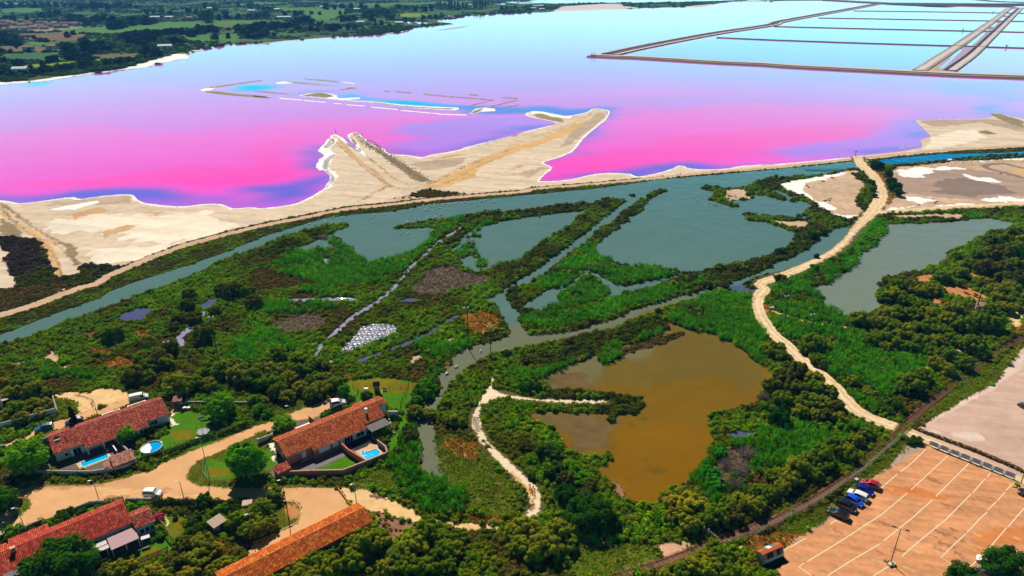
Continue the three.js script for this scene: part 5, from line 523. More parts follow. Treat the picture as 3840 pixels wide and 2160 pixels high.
wallRun('garden_wall', 'long pale rendered garden wall in front of the white bungalow', P(OA, -6.5, .8, -1.5, 5.1, 3.3, 9.2, 6.1, 11.5, 11.6, 13.9, 15.4, 14.1), 1.45, .22, WALLM, concrete); wallRun('garden_wall', 'short dark garden wall beside the covered pool terrace', P(OA, 12.3, 2.6, 12.6, 6.3), 1.2, .15, CONC, white); wallRun('garden_wall', 'short rounded wall right of the pool steps', P(OA, 14.1, 3.4, 14.9, 8.3), 1.3, .25, CONC, concrete);
wallRun('low_wall', 'low grey wall along the street behind the white bungalow', P(OA, -1.2, -11.5, 1.9, -11.4, 6, -11.2, 12.6, -11), 1.1, .2, CONC, concrete);
wallRun('boundary_wall', 'long white boundary wall under the tamarisks, top left', tp(2,0, -150,1470, 0,1425, 270,1350, 560,1268), 2, .22, plaster(232, 220, 210), concrete); wallRun('boundary_wall', 'white boundary wall turning away beside the dirt turning place', tp(2,0, 562,1268, 530,1165, 515,1110, 300,1112, 60,1112), 1.3, .2, plaster(232, 220, 210), concrete); wallRun('garden_wall', 'low white wall at the left edge under the big bright tree', tp(3,0, -120,250, 60,212), 1.2, .2, plaster(226, 214, 206), concrete); wallRun('garden_wall', 'grey garden wall behind the lawn and the small shed', tp(2,0, 1600,1185, 1760,1180, 1990,1180, 2390,1185), 1.1, .16, CONC, concrete);
wallRun('garden_wall', 'pink rendered garden wall curving round the lawn of the orange-roofed house', P(OB, -2.2, 3.6, 2.5, 7, 8.6, 11.7, 15, 12.3, 20.3, 12.6, 21.2, 10.3), 1.6, .24, PINKW, std(lin(210, 160, 136, .85), .9)); wallRun('dividing_wall', 'pink dividing wall between the lawn and the angular pool', P(OB, 13.1, 1.8, 13.2, 5.4, 14.6, 11.9), 1.7, .26, PINKW, std(lin(214, 130, 96, .85), .9)); wallRun('garden_wall', 'dark wall at the back of the angular pool', P(OB, 21.2, 10.2, 20.9, 6.6), 1.6, .2, plaster(150, 130, 120), concrete); wallRun('garden_wall', 'short orange wall beside the driveway behind the orange roof', tp(2,1, 540,1325, 590,1362), 1.4, .2, PINKW, std(lin(230, 160, 110, .85), .9)); wallRun('low_wall', 'row of white stones along the back of the orange-roofed house', tp(2,1, 380,1432, 450,1405, 540,1370), .5, .5, white, null); wallRun('low_wall', 'pale stone edging along the fence by the creek', P(OB, 28.6, -1, 27.6, 2.5, 26.6, 5.4), .5, .45, plaster(240, 214, 180), null);
wallRun('street_wall', 'white street wall behind the scarlet-roofed house', tp(3,0, 730,825, 880,765, 1015,755), 1.3, .18, plaster(232, 226, 218), concrete); wallRun('street_wall', 'white street wall right of the red gate', tp(3,0, 1225,738, 1340,738, 1475,738), 1.4, .18, plaster(232, 226, 218), concrete); wallRun('street_wall', 'white wall at the left end of the scarlet-roofed house', tp(3,0, 220,1015, 330,965, 415,930), 1.1, .2, plaster(236, 230, 224), concrete); wallRun('garden_wall', 'low pale wall behind the round shrub, bottom left', tp(3,0, -60,1110, 70,1060, 110,1050), 1, .2, plaster(226, 214, 206), concrete);
{ // orange-roofed pair of houses
  const h = thing('semi_detached_house', 'long pink house with bright orange tiled roof and white chimney pipe', 'house', [OB[0], 0, OB[1]], TURN), PK = plaster(206, 128, 108), WH = plaster(214, 216, 222);
  part('wall', [wallBlock(-.3, 13.2, [[-8, 0], [-8, 3], [-5, 4.25], [-.15, 2.6], [-.15, 0]]), wallBlock(5.95, 13.2, [[-.149, 0], [-.149, 2.5], [1.05, 2.25], [1.05, 0]])], PK, h); part('wall', [wallBlock(13.2, 26.6, [[-8, 0], [-8, 3], [-5, 4.25], [-.15, 2.6], [-.15, 0]]), wallBlock(13.2, 20.7, [[-.149, 0], [-.149, 2.5], [1.05, 2.25], [1.05, 0]]), wallBlock(26.6, 29.4, [[-8, 0], [-8, 3.1], [-5, 4.25], [-3.6, 3.6], [-3.6, 0]])], WH, h, 'white half of the house wall');
  roof(h, 'roof', [[-.7, 5.85, -5, 4.5, .1, 2.78], [5.85, 20.8, -5, 4.5, 1.4, 2.34], [20.8, 27, -5, 4.5, .1, 2.78], [27, 29.8, -5, 4.5, -3.3, 3.93], [-.7, 29.8, -5, 4.5, -8.3, 3.4], [22.2, 25.2, -8.3, 3.4, -9.9, 2.95]], ORANGE); ridgeCap(h, -.7, 29.8, -5, 4.5, [222,140,96]); part('eaves_gutter', [bar([-.7, 2.68, .15], [5.85, 2.68, .15], .06), bar([5.85, 2.25, 1.45], [20.8, 2.25, 1.45], .06)], white, h);
  windowAt(h, 3.9, 1.05, -.11, .95, 2, { door: true, panes: 1, solid: white }); windowAt(h, 8.9, 1.3, 1.09, 2.8, 1.25, { panes: 1, solid: white }); windowAt(h, 11.9, 1.3, 1.09, 1.4, 1.25, { panes: 1, solid: white }); windowAt(h, 15.6, 1.1, 1.09, 2.4, 2, { panes: 3 }); windowAt(h, 18.9, 1.2, 1.09, 2.2, 1.3, { panes: 2 }); windowAt(h, 23.2, 1.2, -.11, 2.2, 2, { panes: 3 });
  { const w = windowAt(h, -.34, 1.1, -3.4, 1.1, 2, { panes: 1, solid: white, ry: -Math.PI / 2 }); windowAt(h, -.34, 1.3, -1.3, .7, .8, { panes: 1, ry: -Math.PI / 2 }); }
  const sk = part('skylight', box(.85, .08, 1.1), std(lin(120, 110, 110), .5), h); sk.position.set(1.6, 3.5, -1.9); sk.rotation.x = .33; part('pane', box(.62, .05, .85, 0, .04, 0), phys(lin(150, 170, 200, .7), .05), sk);
  const ch = part('chimney', [cyl(.3, .34, 1.5, 23.1, 3.6, -2.9, 12)], white, h); part('chimney_cap', cyl(.42, .36, .18, 23.1, 5.1, -2.9, 12), white, ch); for (const [x, z] of [[1.1, -3.3], [2.4, -2.9]]) part('roof_vent', [cyl(.09, .09, .5, x, 3.75, z), cyl(.16, .16, .1, x, 4.25, z)], std(lin(170, 80, 40), .8), h);
  part('plinth_step', [box(7.5, .25, .5, 9.6, .125, 1.35), box(3.2, .3, 1, 4.2, .15, .4)], CONC, h);
}
{ const p = place(OB, 23.8, 2.2), g = thing('pergola', 'grey slatted wooden pergola at the end of the orange-roofed house', 'pergola', [p[0], 0, p[1]], TURN); part('frame', [box(5.6, .14, .14, 0, 2.4, -1.45), box(5.6, .14, .14, 0, 2.3, 1.45)], greyWood, g); for (let i = 0; i < 13; i++) { const q = part('slat', box(5.7, .04, .17, 0, 0, 0), greyWood, g); q.position.set(0, 2.5 - i * .008, -1.45 + i * .24); } for (const [x, z] of [[-2.7, 1.4], [2.7, 1.4], [-2.7, -1.4], [2.7, -1.4]]) part('post', box(.14, 2.3, .14, x, 1.15, z), greyWood, g); }
{ const p = place(OB, 30.2, -1.2), g = thing('windbreak_panel', 'white panel screen with grey frame behind the pergola', 'screen', [p[0], 0, p[1]], TURN - .7); part('panel', box(2.3, 2, .06, 0, 1.1, 0), std(lin(206, 214, 226, .85), .5), g); part('frame', [box(.08, 2.2, .08, -1.2, 1.1, 0), box(.08, 2.2, .08, 1.2, 1.1, 0), box(2.5, .08, .08, 0, 2.2, 0)], steel, g); }
{ const p = tp(2,1, 800,1232)[0], g = thing('driveway_gate', 'dark green arched driveway gate below the white car', 'gate', [p[0], 0, p[1]], TURN + .05), gm = std(lin(20, 44, 42), .6); part('frame', [bar([-1.9, 1.1, 0], [-.6, 1.5, 0], .06), bar([-.6, 1.5, 0], [.7, 1.5, 0], .06), bar([.7, 1.5, 0], [1.9, 1.1, 0], .06), box(3.8, .07, .07, 0, .15, 0)], std(lin(130, 160, 160), .5), g); for (let i = 0; i < 15; i++) { const x = -1.8 + i * .257; part('board', box(.235, (Math.abs(x) < .7 ? 1.3 : 1.5 - Math.abs(x) * .32) , .05, x, .75, 0), gm, g); } for (const s of [-1, 1]) part('gatepost', box(.35, 1.7, .35, s * 2.15, .85, 0), plaster(226, 200, 176), g); }
{ const p = tp(3,1, 120,140)[0], g = thing('sliding_gate', 'white sliding gate across the left driveway of the orange-roofed house', 'gate', [p[0], 0, p[1]], TURN - .05); part('panel', box(3.4, 1.4, .08, 0, .8, 0), std(lin(206, 206, 218, .85), .5), g); part('rail', [box(3.5, .1, .12, 0, 1.52, 0), box(3.5, .1, .12, 0, .1, 0)], white, g); for (const s of [-1, 1]) part('gatepost', box(.3, 1.7, .3, s * 1.9, .85, 0), white, g); }
{ // scarlet-roofed house, bottom left
  const h = thing('bungalow', 'long low house with scarlet tiled roof in the bottom left corner', 'house', [OC[0], 0, OC[1]], TURN), W = plaster(214, 206, 204);
  part('wall', [wallBlock(-9, 22.6, [[-3.2, 0], [-3.2, 3.3], [0, 4.5], [5.2, 2.9], [5.2, 0]]), wallBlock(1.6, 8.5, [[-6.1, 0], [-6.1, 2.4], [-3.21, 3], [-3.21, 0]])], W, h); part('wall', [wallBlock(23.1, 26.6, [[2.2, 0], [2.2, 3], [4.6, 3.7], [7.4, 2.75], [7.4, 0]])], plaster(206, 214, 230), h, 'white wall of the annexe');
  roof(h, 'roof', [[-9, 13, 0, 4.8, 6.4, 2.78], [13, 22.8, 0, 4.8, 5.4, 3.1], [-9, 22.8, 0, 4.8, -3.7, 3.35], [1.4, 8.7, -3.72, 3.3, -6.5, 2.5], [-9, 1.1, -3.72, 3.3, -5, 2.9]], SCARLET, { course: .55, pitch: .36 }); ridgeCap(h, -9, 22.8, 0, 4.8, [226,110,64]); roof(h, 'annexe_roof', [[22.95, 26.9, 4.6, 4, 7.8, 2.9], [22.95, 26.9, 4.6, 4, 1.9, 3.15]], REDS); ridgeCap(h, 22.95, 26.9, 4.6, 4, [222,150,110]);
  for (let i = 0; i < 3; i++) windowAt(h, 24.1 + i * .98, 1.5, 7.44, .82, 1.2, { panes: 1 }); windowAt(h, 15, 1.2, 5.24, 2.2, 2, { panes: 2 }); windowAt(h, 20, 1.2, 5.24, 2.2, 2, { panes: 2 });
  const sk = part('skylight', box(1.2, .1, 1.5), std(lin(90, 84, 84), .5), h); sk.position.set(20.9, 3.98, 2.7); sk.rotation.x = .3; part('pane', box(.95, .06, 1.2, 0, .05, 0), phys(lin(150, 180, 220, .75), .05), sk);
  const ch = part('chimney', box(.75, 1.4, .6, 2.2, 4.9, .9), plaster(206, 150, 120), h); part('chimney_cap', box(.95, .12, .8, 2.2, 5.7, .9), std(lin(236, 190, 160, .85), .9), ch);
  part('terrace_roof', box(5.3, .1, 4.2, 20.3, 2.52, 8.4), std(lin(196, 160, 164, .85), .7), h, 'flat pinkish terrace roof'); part('terrace_roof', [box(4, .1, 1.3, 15.4, 2.62, 7.4), box(4, .1, 1.25, 15.5, 2.5, 8.75)], std(lin(228, 214, 206, .85), .7), h, 'pale flat terrace roof'); for (const [x, z] of [[17.8, 10.3], [20.4, 10.4], [22.8, 10.3], [13.7, 9.2], [17, 9.3]]) part('post', box(.16, 2.45, .16, x, 1.225, z), white, h);
  part('dormer', [box(2.6, 1.6, 2.4, .9, 2.6, 5.6)], std(lin(120, 112, 116), .8), h); part('aerial', [bar([22.3, 4.6, -1], [22.3, 6.4, -1], .03), bar([21.8, 6.2, -1], [22.9, 6.4, -1], .025), bar([22, 5.9, -1.2], [22.5, 5.9, -.6], .02)], steel, h); part('vent_pipe', [cyl(.1, .1, .8, 8, 2.6, -5.6), cyl(.2, .1, .12, 8, 3.4, -5.6)], std(lin(150, 80, 60), .8), h);
}
{ const h = thing('long_house', 'long house with glowing orange tiled roof half hidden by trees, bottom centre', 'house', [OD[0], 0, OD[1]], TURN), W = plaster(220, 190, 160); part('wall', wallBlock(-3, 28, [[-3.1, 0], [-3.1, 3], [0, 4.1], [3.1, 3], [3.1, 0]]), W, h); roof(h, 'roof', [[-3, 28.4, 0, 4.4, 3.6, 3.06], [-3, 28.4, 0, 4.4, -3.5, 3.1]], AMBER, { pitch: .42 }); ridgeCap(h, -3, 28.4, 0, 4.4, [236,140,70]); windowAt(h, 24, 1.3, 3.14, 1.6, 1.3); windowAt(h, 18, 1.3, 3.14, 1.6, 1.3); windowAt(h, 28.04, 1.4, 1, 1.2, 1.2, { ry: Math.PI / 2 }); }
{ const p = tp(2,0, -40,1225)[0], g = thing('white_house', 'corner of a white house with flat grey roof at the left edge', 'house', [p[0], 0, p[1]], TURN); part('wall', box(8, 4.6, 5, -2.2, 2.3, -1), plaster(226, 212, 204), g); part('roof', [box(8.5, .2, 5.5, -2.2, 4.72, -1)], std(lin(170, 150, 150), .9), g); windowAt(g, .4, 1.6, 1.54, .9, 1.3, { panes: 1 }); windowAt(g, -2.2, 1.6, 1.54, 1.2, 1.3); part('porch_roof', box(1.6, .1, 1.2, 2.6, 2, -.4), std(lin(190, 170, 160), .9), g); }
for (const [label, r, c, u, v, w, d, h, ry, m] of [['grey corrugated garden shed between shrubs in the lower garden', 3, 0, 2110, 985, 3.2, 2.6, 2, .25, [206,184,160]], ['small pale shed roof beside the street hedge', 3, 0, 2400, 800, 2.2, 1.4, 1.8, -.5, [230,206,184]]]) { const p = tp(r, c, u, v)[0], g = thing('garden_shed', label, 'shed', [p[0], 0, p[1]], TURN + ry); part('wall', box(w - .2, h, d - .2, 0, h / 2, 0), plaster(196, 190, 184), g); const n = Math.round(w / .4), rf = part('roof', slab(-w / 2, w / 2, -d / 2, h + .35, d / 2, h + .02, .06), std(lin(...m, .7), .8), g); for (let i = 0; i < n; i++) part('corrugated_sheet', box(w / n - .03, .05, d + .2, 0, 0, 0).rotateX(.125).translate(-w / 2 + (i + .5) * w / n, h + .24, 0), std(lin(m[0] + (i % 3) * 6, m[1], m[2], .8), .7), rf); part('door', box(.7, 1.6, .05, .3, .85, d / 2 - .08), dark, g); }
// things in the gardens
{ const p = place(OA, 19.8, 10.4), g = thing('round_pool', 'round above-ground pool with white cover floating on blue water', 'swimming pool', [p[0], 0, p[1]]); const wall = new THREE.CylinderGeometry(2.5, 2.5, 1.25, 40, 1, true).translate(0, .625, 0); part('wall', wall, std(lin(176, 190, 204, .8), .5), g); part('rim', new THREE.TorusGeometry(2.52, .09, 8, 40).rotateX(Math.PI / 2).translate(0, 1.27, 0), white, g); part('water', new THREE.CircleGeometry(2.48, 40).rotateX(-Math.PI / 2).translate(0, 1.08, 0), phys(lin(0, 170, 250, .95), .08, { ior: 1.33, normalMap: RIP, normalScale: V2(.1, .1) }), g); part('floating_cover', new THREE.CircleGeometry(2.4, 24, Math.PI * .72, Math.PI * .86).rotateX(-Math.PI / 2).translate(0, 1.12, 0), std(lin(236, 240, 244, .85), .5), g); part('skimmer', box(.5, .3, .4, 1.6, 1.2, -2), white, g); part('post', Array.from({ length: 14 }, (_, i) => box(.08, 1.2, .08, Math.cos(i / 14 * 6.283) * 2.54, .6, Math.sin(i / 14 * 6.283) * 2.54)), steel, g); }
{ const p = tp(3,0, 1965,70)[0], g = thing('trampoline', 'round trampoline with safety net poles beside the hedge', 'trampoline', [p[0], 0, p[1]]); part('mat', new THREE.CircleGeometry(1.35, 28).rotateX(-Math.PI / 2).translate(0, .78, 0), std(lin(180, 180, 196, .8), .7), g); part('rim', new THREE.TorusGeometry(1.5, .09, 8, 30).rotateX(Math.PI / 2).translate(0, .78, 0), steel, g); for (let i = 0; i < 6; i++) { const a = i * 1.047; part('net_pole', bar([Math.cos(a) * 1.5, 0, Math.sin(a) * 1.5], [Math.cos(a) * 1.5, 2.5, Math.sin(a) * 1.5], .035), dark, g); } part('net_ring', new THREE.TorusGeometry(1.5, .03, 6, 30).rotateX(Math.PI / 2).translate(0, 2.5, 0), dark, g); }
{ const p = tp(3,0, 1750,195)[0], g = thing('swing_frame', 'metal garden swing frame on the lawn behind the hedge', 'swing', [p[0], 0, p[1]], .35); part('frame', [bar([-1.25, 2.1, 0], [1.25, 2.1, 0], .045), bar([-1.25, 2.1, 0], [-1.4, 0, .7], .04), bar([-1.25, 2.1, 0], [-1.4, 0, -.7], .04), bar([1.25, 2.1, 0], [1.4, 0, .7], .04), bar([1.25, 2.1, 0], [1.4, 0, -.7], .04)], std(lin(150, 120, 90), .6), g); for (const x of [-.55, .55]) { const s = part('swing_seat', box(.5, .05, .22, x, .5, 0), white, g); part('rope', [bar([x - .22, .5, 0], [x - .22, 2.1, 0], .015), bar([x + .22, .5, 0], [x + .22, 2.1, 0], .015)], dark, s); } }
{ const p = tp(2,0, 2095,1345)[0], g = thing('picnic_table', 'weathered wooden picnic table with benches under the bright tree', 'table', [p[0], 0, p[1]], -.6); for (let i = 0; i < 5; i++) part('plank', box(2.2, .05, .17, 0, .76, -.36 + i * .18), std(lin(226 - i * 5, 196, 170, .85), .8), g); for (const s of [-1, 1]) { part('bench', box(2.2, .05, .28, 0, .45, s * .8), std(lin(230, 190, 150, .85), .8), g); part('leg', [bar([s * .8, .74, -.2], [s * .8, 0, -.7], .05), bar([s * .8, .74, .2], [s * .8, 0, .7], .05)], greyWood, g); } }
{ const a = tp(2,0, 1935,1308)[0], mk = (label, p, ry) => { const g = thing('sun_lounger', label, 'sun lounger', [p[0], 0, p[1]], ry); part('seat', box(1.3, .08, .55, 0, .32, 0), std(lin(84, 92, 90), .8), g); part('backrest', box(.65, .07, .55, 0, 0, 0).rotateZ(.6).translate(.9, .5, 0), std(lin(84, 92, 90), .8), g); for (const x of [-.5, .5]) for (const z of [-.22, .22]) part('leg', box(.05, .3, .05, x, .15, z), steel, g); }; mk('grey sun lounger on the lawn, the further one', a, .75); mk('grey sun lounger on the lawn, the nearer one', tp(2,0, 1960,1330)[0], .2); }
{ const p = tp(3,0, 1640,1055)[0], g = thing('rose_arbour', 'curved wooden ladder-like arbour crossing the lower garden', 'pergola', [p[0], 0, p[1]]); const line = tp(3,0, 1580,985, 1610,1025, 1640,1065, 1665,1100, 1685,1140).map(q => [q[0] - p[0], q[1] - p[1]]); for (const s of [-.45, .45]) for (let i = 0; i + 1 < line.length; i++) part('rail', bar([line[i][0] + s * .8, 2.1, line[i][1] + s * .5], [line[i + 1][0] + s * .8, 2.1, line[i + 1][1] + s * .5], .05), wood, g); const sm = smooth(line, .42); for (const q of sm) part('rung', bar([q[0] - .5, 2.16, q[1] - .32], [q[0] + .5, 2.16, q[1] + .32], .04), wood, g); for (const q of line) for (const s of [-.45, .45]) part('post', bar([q[0] + s * .8, 0, q[1] + s * .5], [q[0] + s * .8, 2.1, q[1] + s * .5], .05), wood, g); }
{ const m = std(lin(238, 214, 150, .85), .9), gg = new THREE.BoxGeometry(.62, .07, .42), spots = [[1582,862,.2],[1592,880,.1],[1604,898,-.1],[1618,912,-.2],[1625,928,-.1],[1622,944,.1],[1610,960,.4],[1600,850,.1],[1630,852,.1],[1662,853,0],[1720,857,0],[1752,858,0],[1783,860,0]]; const stones = []; spots.forEach(([u, v, a], i) => { const p = tp(3,0, u, v)[0], s = new THREE.Mesh(gg, m); s.name = 'stepping_stone'; s.position.set(p[0], .1, p[1]); s.rotation.y = a; tag(s, 'pale square stepping stone curving across the lower garden lawn', 'paving stone', 'stepping stones across the lower garden'); put(s); stones.push(s); }); sortOut(stones); }
{ const p = tp(3,0, 1420,1120)[0], g = thing('garden_swing_seat', 'white canopy swing seat behind the lower terrace', 'swing', [p[0], 0, p[1]], .5); part('canopy', box(1.7, .08, .9, 0, 1.8, 0).rotateX(.15), white, g); part('seat', box(1.5, .1, .6, 0, .5, .1), std(lin(90, 100, 130), .8), g); part('frame', [bar([-.85, 0, .5], [-.8, 1.8, 0], .04), bar([-.85, 0, -.5], [-.8, 1.8, 0], .04), bar([.85, 0, .5], [.8, 1.8, 0], .04), bar([.85, 0, -.5], [.8, 1.8, 0], .04)], white, g); }
{ const p = tp(2,1, 1195,1055)[0], g = thing('playhouse', 'wooden garden playhouse with dark roof at the back of the lawn', 'playhouse', [p[0], 0, p[1]], .2); part('wall', box(1.5, 2.3, 1.5, 0, 1.5, 0), std(lin(170, 92, 50), .8), g); part('roof', [slab(-1, 1, 0, 3.5, 1, 2.6, .08), slab(-1, 1, 0, 3.5, -1, 2.6, .08)], std(lin(60, 56, 58), .8), g); windowAt(g, 0, 1.9, .77, .6, .6, { panes: 1 }); for (const [x, z] of [[-.65, .65], [.65, .65], [-.65, -.65], [.65, -.65]]) part('leg', box(.1, .4, .1, x, .2, z), wood, g); part('slide', [box(.5, .06, 1.9, 1.4, .7, .4).rotateX(.5)], std(lin(180, 200, 90), .6), g); }
{ const p = tp(2,1, 1260,1045)[0], g = thing('garden_bench', 'blue and white garden bench right of the playhouse', 'bench', [p[0], 0, p[1]], -.2); part('seat', box(1.7, .08, .5, 0, .45, 0), std(lin(70, 150, 170), .6), g); part('backrest', box(1.7, .45, .06, 0, .8, -.25), std(lin(70, 150, 170), .6), g); for (const x of [-.7, .7]) part('leg', box(.08, .42, .45, x, .21, 0), white, g); const q = tp(2,1, 1090,1040)[0], b = thing('white_table', 'small white garden table left of the playhouse', 'table', [q[0], 0, q[1]]); part('top', box(1.2, .06, .7, 0, .72, 0), white, b); for (const [x, z] of [[-.5, .28], [.5, .28], [-.5, -.28], [.5, -.28]]) part('leg', box(.06, .7, .06, x, .35, z), white, b); }
{ const p = tp(2,0, 1800,1225)[0], g = thing('barbecue', 'stone barbecue with white slabs against the garden wall', 'barbecue', [p[0], 0, p[1]], .6); part('base', [box(.9, .8, .6, -.4, .4, 0), box(.8, .6, .6, .6, .3, .3)], CONC, g); part('slab', [box(1.1, .08, .7, -.4, .85, 0), box(.9, .08, .7, .6, .65, .3)], white, g); part('chimney', box(.5, 1.5, .5, -.9, 1.3, -.7), std(lin(70, 66, 70), .9), g); }
// ---------- dykes round the salt pans ----------
const DY = { dark: std(lin(64, 54, 56), .95), brown: std(lin(120, 86, 76), .95), tan: std(lin(176, 152, 136), .95), pale: std(lin(222, 208, 202, .9), .95), olive: std(lin(104, 96, 72), .95) };
function dyke(pts, prof, mats, step = 14) { const line = smooth(ground(pts), step), n = line.length, gs = [], ms = []; for (let k = 0; k + 1 < prof.length; k++) { const pos = [], ix = []; for (let i = 0; i < n; i++) { const a = line[Math.max(0, i - 1)], b = line[Math.min(n - 1, i + 1)], l = Math.hypot(b[0] - a[0], b[1] - a[1]) || 1, nx = -(b[1] - a[1]) / l, nz = (b[0] - a[0]) / l; for (const q of [prof[k], prof[k + 1]]) { const w = (fbm(line[i][0] * .09 + k * 3, line[i][1] * .09 + q[0], 2) - .5) * Math.min(2.5, Math.abs(prof[prof.length - 1][0] - prof[0][0]) * .08) * (q === prof[k] && k === 0 ? .4 : 1), o = q[0] + (q[1] > .05 ? w : 0); pos.push(line[i][0] + nx * o, q[1] + .02, line[i][1] + nz * o); } if (i) { const v = i * 2; ix.push(v - 2, v - 1, v, v - 1, v + 1, v); } } const g = new THREE.BufferGeometry(); g.setAttribute('position', new THREE.BufferAttribute(new Float32Array(pos), 3)); g.setIndex(ix); g.computeVertexNormals(); gs.push(plain(g)); ms.push(DY[mats[k]]); } return struct('dyke', mergeGeometries(gs, true), ms); }
dyke([...t(0,2, 800,543,1000,552,1270,562,2000,606,2576,634), ...t(0,3, 200,640,800,672,1480,708,1900,728,2576,752,3000,772)], [[-20,0],[-18.5,1.3],[-9,1.2],[-1,1.5],[6,1.6],[11,1.7],[16,0]], ['dark','pale','dark','olive','tan','brown']);
dyke([...t(0,2, 1000,528,1300,462,2000,328,2576,238), ...t(0,3, 200,218,600,142,900,88,1170,38)], [[-15,0],[-13,1.4],[-9,1.6],[-2,1.3],[6,1.2],[12,1.2],[14,0]], ['dark','tan','dark','brown','pale','dark']);
for (const q of [[...t(0,2, 2030,366,2576,390), ...t(0,3, 0,384,900,416,1870,446,2576,468,3000,478)], t(0,3,160,258,1000,279,2000,301,2576,314,3000,322), t(0,3,590,175,1500,190,2576,209,3000,216), t(0,3,930,106,1800,117,2576,130,3000,136)]) dyke(q, [[-4,0],[-2,1.3],[2,1.3],[4.5,0]], ['dark','dark','brown'], 30);
dyke(t(0,3,1560,684,1780,545,1990,408,2230,238,2430,82), [[-8,0],[-6.5,1],[-3.5,1],[4,1],[8,.7],[9,0]], ['dark','tan','pale','tan','dark'], 20); dyke(t(0,3,1860,684,2060,540,2240,372,2420,198,2545,78), [[-8,0],[-6,.8],[-2,1],[5,1],[7,1],[8.5,0]], ['dark','dark','pale','tan','dark'], 20);
for (const q of [[1890,446,2140,452], [2180,268,2270,268], [2270,210,2350,210], [2340,156,2420,156]]) dyke(t(0,3,...q), [[-3,0],[-2,1],[2,1],[3,0]], ['dark','pale','dark'], 10);
dyke(t(0,3,700,4,1220,32,1500,44,2576,42,3000,44), [[-40,0],[-34,2],[30,2],[40,0]], ['dark','brown','dark'], 60); dyke(t(0,3,1740,66,1850,56,2100,62,2460,66), [[-45,0],[-40,1.5],[20,1.6],[45,0]], ['dark','dark','brown'], 60); dyke(t(0,3,2100,-4,2340,16,2576,24), [[-15,0],[-10,1.5],[10,1.5],[15,0]], ['dark','brown','dark'], 60); dyke(t(0,2,700,32,1300,30,1980,14,2300,2), [[-15,0],[-10,1.2],[10,1.2],[15,0]], ['dark','brown','dark'], 60);
// long ridge of rocks and mud on the second spit
{ const p = t(1,1,1090,20,1180,90,1300,170,1450,270,1580,350,1680,410), L = smooth(ground(p), 3), gs = []; for (const q of L) for (let i = 0; i < 16; i++) { const s = rr(.2, .55), g = new THREE.DodecahedronGeometry(s, 0); g.scale(1, .35, 1); g.rotateY(rr(0, 6)); gs.push(g.translate(q[0] + rr(-4.5, 4.5), .1, q[1] + rr(-3, 3))); } for (const q of smooth(ground(t(0,1,1010,1290,1060,1350,1120,1400,1170,1440)), 3)) for (let i = 0; i < 10; i++) { const g = new THREE.DodecahedronGeometry(rr(.2, .5), 0); g.scale(1, .5, 1); gs.push(g.translate(q[0] + rr(-4, 2), .1, q[1] + rr(-2, 2))); } const m = new THREE.Mesh(mergeGeometries(gs.map(plain)), std(lin(138, 126, 114), .95)); m.name = 'rock_bank'; put(tag(m, 'bank of grey stones running along the pointed sand spit', 'rocks', null, 'stuff')); }

// ---------- cars ----------
const tyreM = std(lin(24, 24, 26), .9), rimM = std(lin(170, 172, 176), .35, { metalness: .7 }), lampM = phys(lin(230, 236, 240, .9), .1), tailM = phys(lin(170, 14, 10), .2), carGlass = phys(lin(14, 20, 28), .04);
const paint = (r, g, b) => phys(lin(r, g, b), .32, { clearcoat: 1, clearcoatRoughness: .06 });
const KINDS = { hatch: [4.05, 1.76, 1.48, .9, -1.5, .3, 1.1, -1.95], estate: [4.5, 1.8, 1.5, .92, -1.85, .35, 1.2, -2.18], suv: [4.45, 1.84, 1.66, 1.02, -1.65, .35, 1.15, -2.1], offroad: [4.3, 1.78, 1.85, 1.12, -1.95, .3, .8, -2.08], van: [5, 1.95, 2.0, 1.1, -2.35, 1.05, 1.75, -2.45], minivan: [4.1, 1.75, 1.82, 1.05, -1.85, .55, 1.2, -2.0] };
